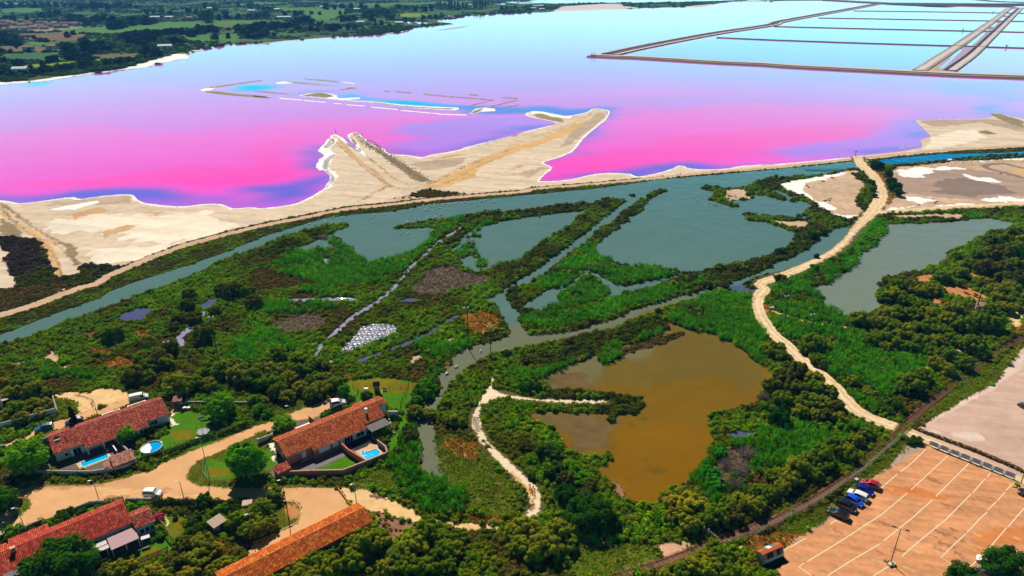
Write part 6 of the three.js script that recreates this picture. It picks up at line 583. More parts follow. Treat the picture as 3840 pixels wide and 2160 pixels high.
function makeCar(kind, col, label, r, c, front, rear, o = {}) {   // front and rear: where nose and tail meet the ground in the photograph
  const [L, W, H, B, rR, rF, hB, tB] = KINDS[kind], f = tp(r, c, ...front)[0], b = tp(r, c, ...rear)[0], g = thing(kind === 'van' || kind === 'minivan' ? 'parked_van' : 'parked_car', label, kind === 'van' || kind === 'minivan' ? 'van' : 'car', [(f[0] + b[0]) / 2, 0, (f[1] + b[1]) / 2], Math.atan2(-(f[1] - b[1]), f[0] - b[0]), o.group), pm = paint(...col);
  const zw = (y) => W / 2 - Math.max(0, y - B) * .24, hl = L / 2, prof = [[-hl, .28], [-hl - .02, .6], [tB, B - .05], [tB + .02, B], [rR, H - .07], [rR + .25, H - .01], [(rR + rF) / 2, H + .02], [rF - .2, H - .02], [rF, H - .08], [hB, B + .02], [hl - .35, B - .14], [hl - .05, B - .3], [hl, .55], [hl - .03, .28]];
  const arch = (x) => { const a = []; for (let i = 0; i <= 8; i++) { const t2 = Math.PI * i / 8; a.push([x + Math.cos(t2) * .38, .28 + Math.sin(t2) * .36]); } return a; }; const sh = new THREE.Shape([...prof, ...arch(hl - .82), ...arch(-hl + .8)].map(p => V2(...p)));
  const bg = new THREE.ExtrudeGeometry(sh, { depth: W - .12, bevelEnabled: true, bevelThickness: .06, bevelSize: .04, bevelSegments: 2, curveSegments: 4 }); bg.translate(0, 0, -(W - .12) / 2); const p = bg.attributes.position; for (let i = 0; i < p.count; i++) { const y = p.getY(i), k = zw(y) / (W / 2), nose = clamp((Math.abs(p.getX(i)) - hl + .5) / .5); p.setZ(i, p.getZ(i) * k * (1 - .1 * nose * nose)); } bg.computeVertexNormals(); part('body', bg, pm, g);
  const side = (pts, name) => { const tri = THREE.ShapeUtils.triangulateShape(pts.map(q => V2(...q)), []).flat(); for (const s of [-1, 1]) { const gg = new THREE.BufferGeometry(); gg.setAttribute('position', new THREE.BufferAttribute(new Float32Array(pts.flatMap(q => [q[0], q[1], s * (zw(q[1]) + .05)])), 3)); gg.setIndex(tri); gg.computeVertexNormals(); part(name, gg, carGlass, g); } };
  const yb = B + .06, yt = H - .14, sl = (x0, y0, x1, y1, y) => x0 + (x1 - x0) * (y - y0) / (y1 - y0), fx = (y) => sl(hB, B, rF, H - .08, y) - .14, rx = (y) => sl(tB, B, rR, H - .07, y) + .14, mid = kind === 'van' ? rF - .55 : (rF + rR) / 2 + .15;
  side([[mid + .04, yb], [fx(yb) - .05, yb], [fx(yt), yt], [mid + .04, yt]], 'side_window'); if (kind !== 'van') { const m2 = kind === 'hatch' ? null : mid - .95; side([[(m2 ?? rx(yb)) + .04, yb], [mid - .04, yb], [mid - .04, yt], [(m2 ?? rx(yt)) + .04, yt]], 'side_window'); if (m2) side([[rx(yb) + .04, yb], [m2 - .04, yb], [m2 - .04, yt], [rx(yt), yt]], 'side_window'); }
  const screen = (x0, y0, x1, y1, name, nx) => { const gg = new THREE.BufferGeometry(), w0 = zw(y0) - .1, w1 = zw(y1) - .1; gg.setAttribute('position', new THREE.BufferAttribute(new Float32Array([x0 + nx, y0 + .03, -w0, x0 + nx, y0 + .03, w0, x1 + nx, y1 + .03, w1, x1 + nx, y1 + .03, -w1]), 3)); gg.setIndex([0, 1, 2, 0, 2, 3]); gg.computeVertexNormals(); part(name, gg, carGlass, g); };
  screen(hB - .04, B + .05, rF + .02, H - .1, 'windscreen', .03); if (kind !== 'van') screen(tB + .02, B + .08, rR - .02, H - .12, 'rear_window', -.045);
  if (o.roof) part('roof_panel', box(rF - rR - .4, .03, zw(H) * 2 - .16, (rF + rR) / 2, H + .055, 0), o.roof, g);
  for (const x of [hl - .82, -hl + .8]) for (const s of [-1, 1]) { const w = part('wheel', new THREE.CylinderGeometry(.33, .33, .22, 16).rotateX(Math.PI / 2), tyreM, g); w.position.set(x, .33, s * (W / 2 - .12)); part('rim', new THREE.CylinderGeometry(.2, .2, .235, 10).rotateX(Math.PI / 2), rimM, w); }
  for (const s of [-1, 1]) { part('headlight', box(.18, .16, .34, hl - .1, B - .3, s * (W / 2 - .3)), lampM, g); part('tail_light', box(.1, .24, .18, -hl - .01, B - .18, s * (W / 2 - .2)), tailM, g); part('mirror', box(.12, .12, .2, hB - .35, B + .1, s * (W / 2 + .06)), pm, g); }
  part('bumper', [box(.12, .2, W * .8, hl - .04, .42, 0), box(.12, .2, W * .8, -hl + .02, .42, 0)], kind === 'hatch' ? pm : std(lin(40, 40, 44), .7), g); fill(NEAR, [[-hl, -1], [hl, -1], [hl, 1], [-hl, 1]].map(q => { const a = g.rotation.y; return [g.position.x + q[0] * Math.cos(a) + q[1] * Math.sin(a), g.position.z - q[0] * Math.sin(a) + q[1] * Math.cos(a)]; }), tid('built')); return g; }
const PKG = 'cars parked along the hedge of the car park';
makeCar('hatch', [186,10,40], 'red hatchback parked nearest the far end of the car park row', 3,3, [1020,545],[1165,600], { group: PKG }); makeCar('hatch', [10,10,170], 'dark blue hatchback parked between the red and the white car', 3,3, [1100,660],[965,595], { group: PKG }); makeCar('estate', [240,240,240], 'white car parked between two blue cars in the row', 3,3, [895,645],[1040,712], { group: PKG }); makeCar('hatch', [16,90,230], 'bright blue hatchback parked beside the white car in the row', 3,3, [1015,778],[855,685], { group: PKG }); makeCar('suv', [26,24,44], 'black people carrier parked beside the bright blue car', 3,3, [935,822],[780,745], { group: PKG }); makeCar('estate', [10,12,34], 'black saloon at the near end of the car park row', 3,3, [695,825],[865,895], { group: PKG });
makeCar('hatch', [236,236,236], 'white car half hidden by the dark round trees, bottom right', 3,3, [2150,1295],[2290,1350]); makeCar('hatch', [50,56,80], 'dark grey car under the dark round trees, bottom right corner', 3,3, [2160,1400],[2290,1490]); makeCar('suv', [24,20,24], 'black car at the right edge of the car park', 3,3, [2560,650],[2680,690]); makeCar('suv', [30,28,40], 'black car at the right edge of the dusty upper lot', 2,3, [2560,1200],[2640,1240]);
makeCar('van', [240,240,242], 'white panel van parked behind the red-brown roofed bungalow', 2,0, [1428,1112],[1262,1148]); makeCar('minivan', [240,240,244], 'white windowed van standing in the village street', 3,0, [1565,665],[1395,665]); makeCar('offroad', [24,92,140], 'blue off-road car parked on the narrow street by the big bright tree', 2,0, [360,1440],[505,1412]); makeCar('suv', [22,26,40], 'dark car half hidden behind the cypress', 2,0, [650,1382],[795,1342], { roof: std(lin(200, 196, 204), .3) }); makeCar('suv', [214,218,228], 'white car with blue bonnet parked above the orange-roofed house', 2,1, [878,1168],[755,1188]);

// ---------- lamps, poles, signs ----------
const galv = std(lin(150, 146, 140, .8), .5, { metalness: .5 }), darkPole = std(lin(44, 38, 36), .7);
function topOver(base, top) { let lo = 0, hi = 25; for (let i = 0; i < 40; i++) { const m = (lo + hi) / 2; if (toPx(base[0], m, base[1])[1] > top[1]) lo = m; else hi = m; } return lo; }
function lamp(label, r, c, ub, vb, ut, vt, o = {}) { const b = tp(r, c, ub, vb)[0], h = clamp(topOver(b, t(r, c, ut, vt)[0]), 3.5, 13), g = thing('street_lamp', label, 'street lamp', [b[0], 0, b[1]], o.ry ?? .4, o.group ?? 'street lamps of the village'); part('pole', new THREE.CylinderGeometry(.06, .1, h, 8).translate(0, h / 2, 0), o.pole ?? galv, g); part('arm', bar([0, h - .05, 0], [-.5, h + .12, 0], .04), o.pole ?? galv, g); part('lamp_head', box(.62, .12, .26, -.68, h + .14, 0), white, g); part('foot', cyl(.14, .16, .3, 0, 0, 0), o.pole ?? galv, g); solid.push([b[0], b[1], .5]); }
lamp('street lamp on the kerb below the white garden wall', 3,0, 960,718,903,520); lamp('street lamp right of the white van in the street', 3,0, 1776,692,1735,530); lamp('street lamp by the grassy corner at the left edge', 3,0, 240,985,163,785); lamp('tall street lamp on the verge beside the dark round tree', 3,0, 2022,490,1972,105); lamp('tall lamp on the kerbed traffic island', 3,1, 342,890,292,515, { pole: darkPole }); lamp('street lamp at the end of the street by the dirt track', 3,1, 998,752,963,555); lamp('lamp among the tamarisks below the traffic island', 3,0, 2460,1090,2412,845); lamp('street lamp beside the dirt turning place', 2,0, 945,1285,897,1125); lamp('lamp behind the small bright tree on the upper street', 2,1, 362,1300,337,1190);
function floodPole(label, r, c, ub, vb, ut, vt) { const b = tp(r, c, ub, vb)[0], h = clamp(topOver(b, t(r, c, ut, vt)[0]), 5, 16), g = thing('floodlight_pole', label, 'floodlight', [b[0], 0, b[1]], .3, 'floodlight poles in the marsh'); part('pole', new THREE.CylinderGeometry(.09, .15, h, 8).translate(0, h / 2, 0), darkPole, g); part('crossarm', bar([-.7, h - .2, 0], [.7, h - .2, 0], .05), darkPole, g); for (const s of [-1, 1]) part('floodlight', box(.5, .42, .26, s * .65, h + .05, .1).rotateX(-.12), white, g); part('brace', [bar([0, h - 1.2, 0], [.5, h - .2, 0], .03), bar([0, h - 1.2, 0], [-.5, h - .2, 0], .03)], darkPole, g); }
floodPole('dark floodlight pole in the scrub above the white van', 2,0, 2118,775,2070,355); floodPole('floodlight pole hidden among tamarisks left of the tall pole', 2,0, 1650,800,1612,585); floodPole('floodlight pole on the bank of the winding creek', 2,1, 2078,640,2060,262); floodPole('floodlight pole at the head of the white footpath', 2,1, 2295,752,2290,440); floodPole('floodlight pole in the reeds beside the gravel bend', 2,3, 262,365,298,140); floodPole('floodlight pole near the narrow footpath in the reeds', 2,3, 512,500,542,318);
{ const b = tp(2,3, 2110,275)[0], h = clamp(topOver(b, t(2,3,2178,35)[0]), 7, 14), g = thing('utility_pole', 'dark wooden utility pole with crossarm beside the little shed, right', 'utility pole', [b[0], 0, b[1]], .9); part('pole', new THREE.CylinderGeometry(.13, .2, h, 8).translate(0, h / 2, 0), darkPole, g); part('crossarm', box(2.6, .14, .14, 0, h - .3, 0), greyWood, g); for (const x of [-1.1, -.4, .4, 1.1]) part('insulator', cyl(.06, .08, .22, x, h - .22, 0, 6), white, g); }
{ const b = tp(2,3, 2170,275)[0], g = thing('old_shed', 'small old shed with rusty tiled roof among the tamarisks, right', 'shed', [b[0], 0, b[1]], -.35); part('wall', wallBlock(-2, 2, [[-1.5, 0], [-1.5, 2.5], [1.5, 2], [1.5, 0]]), plaster(180, 172, 160), g); roof(g, 'roof', [[-2.2, 2.2, -1.7, 2.65, 1.7, 2.1]], [C3(190,140,110), C3(206,170,150), C3(150,96,66)].map(c => c.map(v => v * .8))); part('door', box(.8, 1.7, .06, .3, .85, 1.53), dark, g); }
{ const b = tp(2,3, 130,290)[0], g = thing('information_board', 'small information board with white roof beside the gravel road bend', 'sign', [b[0], 0, b[1]], .4); for (const s of [-.55, .55]) part('post', bar([s, 0, 0], [s, 2.1, 0], .06), darkPole, g); part('board', box(1.2, .95, .07, 0, 1.35, .03), std(lin(80, 50, 44), .7), g); part('roof', [slab(-.85, .85, 0, 2.4, .5, 2.15, .05), slab(-.85, .85, 0, 2.4, -.5, 2.15, .05)], white, g); const c = tp(2,3, 168,262)[0], s = thing('round_sign', 'small red round sign beside the information board', 'sign', [c[0], 0, c[1]]); part('post', bar([0, 0, 0], [0, 1.9, 0], .04), galv, s); part('disc', new THREE.CylinderGeometry(.35, .35, .05, 20).rotateX(Math.PI / 2).translate(0, 2.1, .05), std(lin(190, 26, 20), .5), s); }
{ const b = tp(3,3, 1285,1318)[0], mk = (label, b2, h, ry) => { const g = thing('car_park_lamp', label, 'lamp post', [b2[0], 0, b2[1]], ry); part('pole', new THREE.CylinderGeometry(.07, .12, h, 10).translate(0, h / 2, 0), galv, g); for (const s of [-1, 1]) { part('arm', bar([0, h - .1, 0], [s * .9, h + .15, 0], .045), galv, g); part('lamp_head', box(.75, .12, .3, s * 1.2, h + .17, 0), dark, g); } return g; }; mk('twin-headed lamp post standing in the middle of the car park', b, 9.2, -.45); const c = tp(3,3, 2545,545)[0]; mk('lamp post at the right end of the notice panels', c, 8.5, -.45);
  const st = std(lin(224, 196, 160, .85), .9); let k = 0; for (const [u, v, w, label] of [[1245, 1302, .8, 'tan stone block left of the car park lamp'], [1280, 1340, 1, 'pale stone block in front of the car park lamp'], [1310, 1335, .8, 'pale stone block right of the car park lamp']]) { const p = tp(3,3, u, v)[0], m = new THREE.Mesh(plain(box(w, .55, .7, 0, .27, 0)), k++ ? std(lin(226, 214, 196, .85), .9) : std(lin(206, 150, 100, .85), .9)); m.name = 'stone_block'; m.position.set(p[0], 0, p[1]); m.rotation.y = rr(0, 1); put(tag(m, label, 'stone block')); } const q = tp(3,3, 2510,575)[0]; const g = thing('planter', 'yellow-edged planter under the lamp post at the right edge', 'planter', [q[0], 0, q[1]], -.4); part('kerb', box(2.4, .3, 1.6, 0, .15, 0), std(lin(236, 190, 90, .85), .9), g); part('plant', (() => scrubGeo(60, .7, .9, .3))(), leafMat2(), g); }
function leafMat2() { return new THREE.MeshStandardMaterial({ color: lin(70, 84, 30, .7), vertexColors: true, roughness: .9, side: THREE.DoubleSide }); }
// notice panels beside the gravel road
{ const A = tp(3,3, 1700,200)[0], Bq = tp(3,3, 2430,490)[0], ry = -Math.atan2(Bq[1] - A[1], Bq[0] - A[0]), all = []; const pm = std(lin(150, 166, 214), .35); for (let i = 0; i < 8; i++) { const s = i / 7, x = mix(A[0], Bq[0], s), z = mix(A[1], Bq[1], s), g = thing('notice_panel', 'plain blue-grey notice panel between white posts beside the gravel road', 'panel', [x, 0, z], ry, 'row of notice panels beside the gravel road'); part('panel', box(1.75, 1.2, .05, 0, .95, 0), pm, g); for (const q of [-1, 1]) { part('post', box(.24, 1.55, .06, q * 1.03, .775, 0), white, g); } part('top_rail', box(1.75, .06, .07, 0, 1.6, 0), std(lin(226, 190, 160, .85), .7), g); all.push(g); } sortOut(all); }
// painted lines of the car park
{ const wm = std(lin(250, 232, 196, .9), .8); const lines = [[[1630,215,1500,345,1380,440]], [[1350,460,1190,600]], [[770,900,700,945]], [[470,1080,340,1150,250,1195]], [[1840,280,1740,375,1485,610]], [[1450,640,1200,850,800,1110,480,1305]], [[450,1320,400,1355,520,1440]], [[2045,355,1725,675]], [[1695,705,1500,880,1220,1105]], [[1190,1130,900,1300,680,1440]], [[2250,450,2220,490]], [[2200,505,2080,640]], [[2065,650,1830,890,1560,1110,1395,1255]], [[2460,555,2400,620]], [[2390,635,2320,715]], [[2310,725,2225,805]], [[2220,825,2140,900,2025,1025]], [[2015,1035,1900,1140,1775,1265,1940,1360]], [[2576,790,2420,970]], [[2410,975,2200,1220,2040,1370]], [[1270,1350,1120,1443]]]; for (const [q] of lines) { const poly = ribbon(ground(t(3,3, ...q)), .2), g = shapeGeo(poly, LAY * 4 + .008), m = new THREE.Mesh(g, wm); m.name = 'painted_line'; tag(m, null, null, null, 'structure'); put(m); } }
// kerbs of the traffic island
{ const km = std(lin(232, 206, 140, .85), .85), q = smooth(ground([...t(3,1, 140,715,360,727,425,745,455,795,460,850,420,925,350,965,200,1035,0,1130)]), 1); const gs = []; for (let i = 0; i + 1 < q.length; i++) { const l = Math.hypot(q[i + 1][0] - q[i][0], q[i + 1][1] - q[i][1]); const b = box(l - .03, .14, .2, 0, .1, 0); b.rotateY(-Math.atan2(q[i + 1][1] - q[i][1], q[i + 1][0] - q[i][0])); gs.push(b.translate((q[i][0] + q[i + 1][0]) / 2, 0, (q[i][1] + q[i + 1][1]) / 2)); } const g = thing('kerb', 'pale yellow kerb round the curved traffic island', 'kerb', [0, 0, 0]); for (const b of gs) part('kerb_stone', b, km, g); }
{ const b = tp(3,1, 812,598, 940,765), g = thing('log_barrier', 'low timber barrier across the end of the street', 'barrier', [b[0][0], 0, b[0][1]]); const d = [b[1][0] - b[0][0], b[1][1] - b[0][1]]; part('beam', bar([0, .45, 0], [d[0], .45, d[1]], .13), std(lin(214, 168, 100, .85), .85), g); for (let i = 0; i <= 4; i++) part('post', bar([d[0] * i / 4, 0, d[1] * i / 4], [d[0] * i / 4, .6, d[1] * i / 4], .12), wood, g); }
// railway
{ const L = smooth(railLine.map(p => G(p[0], p[1])), .62), g = thing('railway_track', 'disused railway track curving between the marsh and the car park', 'railway', [0, 0, 0]), rm = std(lin(170, 90, 48), .75), sm = [std(lin(96, 76, 62), .9), std(lin(120, 92, 72), .9)], sg = new THREE.BoxGeometry(2.1, .14, .26); const rails = [[], []]; let n = 0; const show = L.filter(p => { const q = toPx(p[0], 0, p[1]); return q[0] > -60 && q[0] < 3900 && q[1] < 2230; });
  for (let i = 0; i < show.length; i++) { const a = show[Math.max(0, i - 1)], b = show[Math.min(show.length - 1, i + 1)], l = Math.hypot(b[0] - a[0], b[1] - a[1]), nx = -(b[1] - a[1]) / l, nz = (b[0] - a[0]) / l; [1, -1].forEach((s, k) => rails[k].push(V3(show[i][0] + nx * s * .72, .26, show[i][1] + nz * s * .72))); if (n < 300) { const m = part('sleeper', sg, sm[n % 2], g); m.position.set(show[i][0], .12, show[i][1]); m.rotation.y = Math.atan2(-nz, nx); n++; } }
  for (const r of rails) { const c = new THREE.CatmullRomCurve3(r), tg = new THREE.TubeGeometry(c, 200, .075, 5); part('rail', tg, rm, g); } }
// chain-link fence beside the railway, garden fences
function postFence(label, pts, h, gap, o = {}) { const L = smooth(pts, .5), g = thing(o.name ?? 'wire_fence', label, 'fence', [0, 0, 0]); let acc = 0; const posts = [L[0]]; for (let i = 1; i < L.length; i++) { acc += Math.hypot(L[i][0] - L[i - 1][0], L[i][1] - L[i - 1][1]); if (acc >= gap) { posts.push(L[i]); acc = 0; } } for (const p of posts) part('post', bar([p[0], 0, p[1]], [p[0], h + .1, p[1]], o.pr ?? .05, 6), o.pm ?? galv, g); const gs = []; for (let i = 0; i + 1 < posts.length; i++) { const a = posts[i], b = posts[i + 1]; for (const y of o.wires ?? [.1, .6, 1.1, 1.55]) gs.push(bar([a[0], y, a[1]], [b[0], y, b[1]], o.wr ?? .018, 4)); if (o.mesh) for (let k = 0; k < 9; k++) { const s0 = k / 9, s1 = (k + 1) / 9; gs.push(bar([mix(a[0], b[0], s0), .1, mix(a[1], b[1], s0)], [mix(a[0], b[0], s1), h, mix(a[1], b[1], s1)], .014, 3), bar([mix(a[0], b[0], s0), h, mix(a[1], b[1], s0)], [mix(a[0], b[0], s1), .1, mix(a[1], b[1], s1)], .014, 3)); } } part(o.mesh ? 'wire_mesh' : 'wire', gs, o.wm ?? galv, g); return g; }
const paleWire = std(lin(196, 190, 176, .85), .6);
postFence('pale chain-link fence between the railway and the car park', [...tp(3,2, 2110,1140,2400,1055,2520,990), ...tp(3,3, 0,1040,230,925,400,835,600,722,830,560,1000,450,1200,270,1440,75)], 1.6, 3, { name: 'chain_link_fence', mesh: true, wm: paleWire, pm: paleWire });
postFence('thin post fence at the back of the garden with the playhouse', tp(2,1, 970,1030,1100,1022,1250,1025,1400,1028,1500,1010,1640,990), 1.2, 3.2, { pm: darkPole, wm: darkPole, pr: .06 }); postFence('fence of dark posts between the garden and the creek bushes', tp(2,1, 1500,1000,1470,1080,1430,1160,1420,1250,1390,1340,1360,1443), 1.3, 2.2, { pm: darkPole, wm: darkPole, pr: .07 }); postFence('wooden rail fence beside the small bright tree and the hedge', tp(2,1, 965,1010,1010,1030,985,1100,950,1120), 1.2, 1.6, { pm: wood, wm: wood, wr: .035, pr: .07, wires: [.5, 1] }); postFence('thin wire fence in the grassy corner by the dark tree', tp(3,0, 1975,330,1970,400,1975,490,2080,530,2250,540), 1.4, 2.4, { pm: steel, mesh: false }); postFence('slatted red-brown gate and fence on the street wall', tp(3,0, 1018,742,1100,730,1200,718), 1.5, 1, { name: 'slat_fence', pm: redWood, wm: redWood, wr: .09, wires: [.25, .5, .75, 1, 1.25] }); postFence('dark rail fence behind the lower garden lawn', tp(3,0, 1230,1345,1420,1280,1560,1225,1650,1180), 1.1, 1.6, { pm: dark, wm: dark, wr: .07, wires: [.2, .45, .7, .95] });
{ const b = tp(3,2, 1900,1035)[0], g = thing('rail_gate', 'white metal gate across the railway yard beside the trees', 'gate', [b[0], 0, b[1]]), e = tp(3,2, 2035,1118)[0].map((v, i) => v - b[i]), e0 = tp(3,2, 1942,1062)[0].map((v, i) => v - b[i]); part('gatepost', bar([0, 0, 0], [0, 2.1, 0], .09), white, g); part('gatepost', bar([e0[0], 0, e0[1]], [e0[0], 2.2, e0[1]], .1), white, g); part('frame', [bar([e0[0], 1.9, e0[1]], [e[0], 1.3, e[1]], .05), bar([e0[0], .25, e0[1]], [e[0], .15, e[1]], .05), bar([e[0], .1, e[1]], [e[0], 1.3, e[1]], .05)], white, g); for (let i = 1; i < 14; i++) { const s = i / 14; part('bar', bar([mix(e0[0], e[0], s), .2, mix(e0[1], e[1], s)], [mix(e0[0], e[0], s), mix(1.85, 1.3, s), mix(e0[1], e[1], s)], .025, 5), steel, g); part('bar', bar([e0[0] * s, .2, e0[1] * s], [e0[0] * s, 1.8, e0[1] * s], .025, 5), steel, g); } }
{ // posts along the flat on the right
  const us = [1475,1540,1615,1680,1755,1835,1910,1985,2065,2130,2215,2300,2360,2445,2515], pr = []; us.forEach((u, i) => { const p = tp(1,3, u, mix(284, 208, i / 14))[0], g = thing('barrier_post', 'thin T-shaped post in the row along the dry flat', 'post', [p[0], 0, p[1]], .2, 'posts along the dry flat'); part('post', bar([0, 0, 0], [0, 3, 0], .1), std(lin(120, 100, 96), .8), g); part('crosspiece', bar([-1.2, 2.9, 0], [1.2, 2.9, 0], .09), std(lin(206, 190, 184), .7), g); pr.push(g); }); sortOut(pr); }
{ const p = tp(0,2, 835,552)[0], g = thing('sluice_gate', 'small square sluice gate frame at the tip of the dyke', 'sluice gate', [p[0], 1, p[1]]); part('post', [box(.5, 4.4, .5, -2.2, 2.2, 0), box(.5, 4.4, .5, 2.2, 2.2, 0)], dark, g); part('beam', [box(5, .5, .5, 0, 4.4, 0), box(4.4, .4, .4, 0, .9, 0)], dark, g); const slu = []; for (const [r, c, u, v] of [[0,3,1985,300],[0,3,2275,126],[0,3,2405,462]]) { const q = tp(r, c, u, v)[0], s = thing('sluice_gate', 'small dark sluice on a thin dyke between the salt pans', 'sluice gate', [q[0], 1, q[1]], 0, 'sluices on the salt pan dykes'); slu.push(s); part('post', box(1, 3.4, 1, 0, 1.7, 0), dark, s); part('beam', box(3.4, .6, .7, 0, 3, 0), dark, s); } sortOut(slu); const w = tp(0,1, 797,1293)[0], m = thing('marker_post', 'thin dark post in the pink water off the pointed spit', 'post', [w[0], 0, w[1]]); part('post', bar([0, 0, 0], [0, 3.6, 0], .14), darkPole, m); part('cap', cyl(.2, .2, .2, 0, 3.6, 0), dark, m); const k = tp(1,3, 945,170)[0], n = thing('marker_post', 'dark post on the dyke where the gravel road arrives', 'post', [k[0], 0, k[1]]); part('post', bar([0, 0, 0], [0, 3.2, 0], .16), darkPole, n); part('cap', box(.9, .5, .3, 0, 3.2, 0), dark, n); }
// kiosk on the car park
{ const a = tp(3,3, 55,1335)[0], b = tp(3,3, 250,1250)[0], ry = -Math.atan2(b[1] - a[1], b[0] - a[0]), L = Math.hypot(b[0] - a[0], b[1] - a[1]), g = thing('old_kiosk', 'old white kiosk with rusty roof and painted side on the car park', 'kiosk', [(a[0] + b[0]) / 2, 0, (a[1] + b[1]) / 2], ry), wm = plaster(200, 198, 190); part('wall', wallBlock(-L / 2, L / 2, [[-2.2, 0], [-2.2, 1.75], [-1.2, 2.2], [-.55, 2.15], [.02, .85], [0, .0]]), wm, g); const rustM = std(lin(206, 96, 40, .85), .8), greyM = std(lin(96, 104, 106, .8), .5), whM = std(lin(230, 224, 210, .85), .7); part('ridge_roof', [slab(-L / 2 - .1, L / 2 + .1, -1.25, 2.36, -.5, 2.28, .06)], rustM, g); const cols = [rustM, greyM, whM, greyM, rustM]; for (let i = 0; i < 5; i++) part('roof_panel', slab(-L / 2 - .1 + i * (L + .2) / 5, -L / 2 - .1 + (i + 1) * (L + .2) / 5 - .03, -2.35, 1.82, -1.26, 2.34, .05), cols[i], g);
  for (let i = 0; i < 6; i++) { const x0 = -L / 2 + .12 + i * (L - .24) / 6, q = part('window', slab(x0, x0 + (L - .24) / 6 - .08, -.5, 2.17, -.02, 1.02, .05), [phys(lin(120, 120, 136, .8), .15), dark, dark, phys(lin(130, 130, 146, .8), .15), dark, phys(lin(70, 56, 56), .2)][i], g); q.position.z = .05; q.position.y = .03; }
  const cv = document.createElement('canvas'); cv.width = 512; cv.height = 96; const x = cv.getContext('2d'); x.fillStyle = '#cfcac0'; x.fillRect(0, 0, 512, 96); x.strokeStyle = '#2a2624'; x.lineWidth = 9; x.lineCap = 'round'; for (let i = 0; i < 10; i++) { const X = 30 + i * 46; x.beginPath(); x.moveTo(X, 70); x.quadraticCurveTo(X + 4 + (i % 3) * 6, 12, X + 22, 34 + (i % 2) * 10); x.quadraticCurveTo(X + 34, 60, X + 16, 76 - (i % 4) * 6); x.stroke(); x.beginPath(); x.arc(X + 20, 46, 7 + (i % 3) * 4, 0, 5); x.stroke(); } const tx = new THREE.CanvasTexture(cv); tx.colorSpace = THREE.SRGBColorSpace; const pg = new THREE.PlaneGeometry(L * .82, .5); part('graffiti', pg.translate(.2, .42, .03), new THREE.MeshStandardMaterial({ map: tx, roughness: .9 }), g);
  for (let i = 0; i < 4; i++) part('plank', box(.02, 1.6, .5, -L / 2 - .015, .82, -1.9 + i * .52), plaster(190, 190, 180), g); const p = tp(3,2, 2270,1185)[0], m = new THREE.Mesh(plain(new THREE.DodecahedronGeometry(.55, 0).scale(1.2, .7, 1)), std(lin(236, 190, 110, .85), .9)); m.name = 'boulder'; m.position.set(p[0], .3, p[1]); put(tag(m, 'yellowish boulder in the grass left of the kiosk', 'boulder')); const q = tp(3,3, 952,525)[0], w2 = thing('white_box', 'small white box in the weeds behind the red car', 'box', [q[0], 0, q[1]], .5); part('box', box(.9, .6, .6, 0, .3, 0), white, w2); part('lid', box(.96, .06, .66, 0, .64, 0), white, w2); }
mark('yard', t(3,3,-20,1240,60,1150,260,1150,320,1310,120,1420,20,1390), { amp: .1 });
// hedges
function hedge(label, pts, w, h, mat, dens = 70) { const L = smooth(pts, .4), list = [], c0 = L[0]; for (let i = 0; i + 1 < L.length; i++) { const l = Math.hypot(L[i + 1][0] - L[i][0], L[i + 1][1] - L[i][1]); for (let k = 0; k < dens * l; k++) { const s = rnd(), d = ball(); d.y = Math.abs(d.y); const x = mix(L[i][0], L[i + 1][0], s) + d.x * w / 2 * rr(.7, 1.1), z = mix(L[i][1], L[i + 1][1], s) + d.z * w / 2 * rr(.7, 1.1), y = d.y * h * rr(.7, 1.05) * (.8 + .4 * noise(x * .8, z * .8)) + .05; list.push([V3(x - c0[0], y, z - c0[1]), d.clone().add(ball().multiplyScalar(.6)).add(V3(0, .3, 0)), ball(), .3 * rr(.6, 1.2), .36 * rr(.6, 1.2), tint(.3)]); } fill(NEAR, ribbon(L.slice(i, i + 2), w * .8), tid('built')); } const g = thing('hedge', label, 'hedge', [c0[0], 0, c0[1]]); part('foliage', quadsGeo(list), mat, g); part('stem', L.filter((_, i) => i % 4 === 0).map(p => bar([p[0] - c0[0], 0, p[1] - c0[1]], [p[0] - c0[0], h * .6, p[1] - c0[1]], .05, 5)), barkMat, g); return g; }
const HG = crownMat(80, 104, 26), HD = crownMat(54, 66, 24);
hedge('long trimmed hedge between the lawn with the round pool and the street', tp(3,0, 1330,345,1500,295,1700,228,1900,150,2080,95,2300,20,2400,-20), 1.2, 1.6, HG); hedge('dark hedge along the street behind the lower garden', tp(3,0, 1485,752,1760,755,2100,765,2330,765), 1.2, 1.9, HD); hedge('clipped hedge on the street side of the orange-roofed house', tp(2,1, 655,1310,700,1280,745,1262), 1.2, 1.5, HG); hedge('low climbing plants along the top of the white garden wall', P(OA, -.8, 5, 2.2, 7.7, 4, 9.1), .8, 1.6, HG, 50);
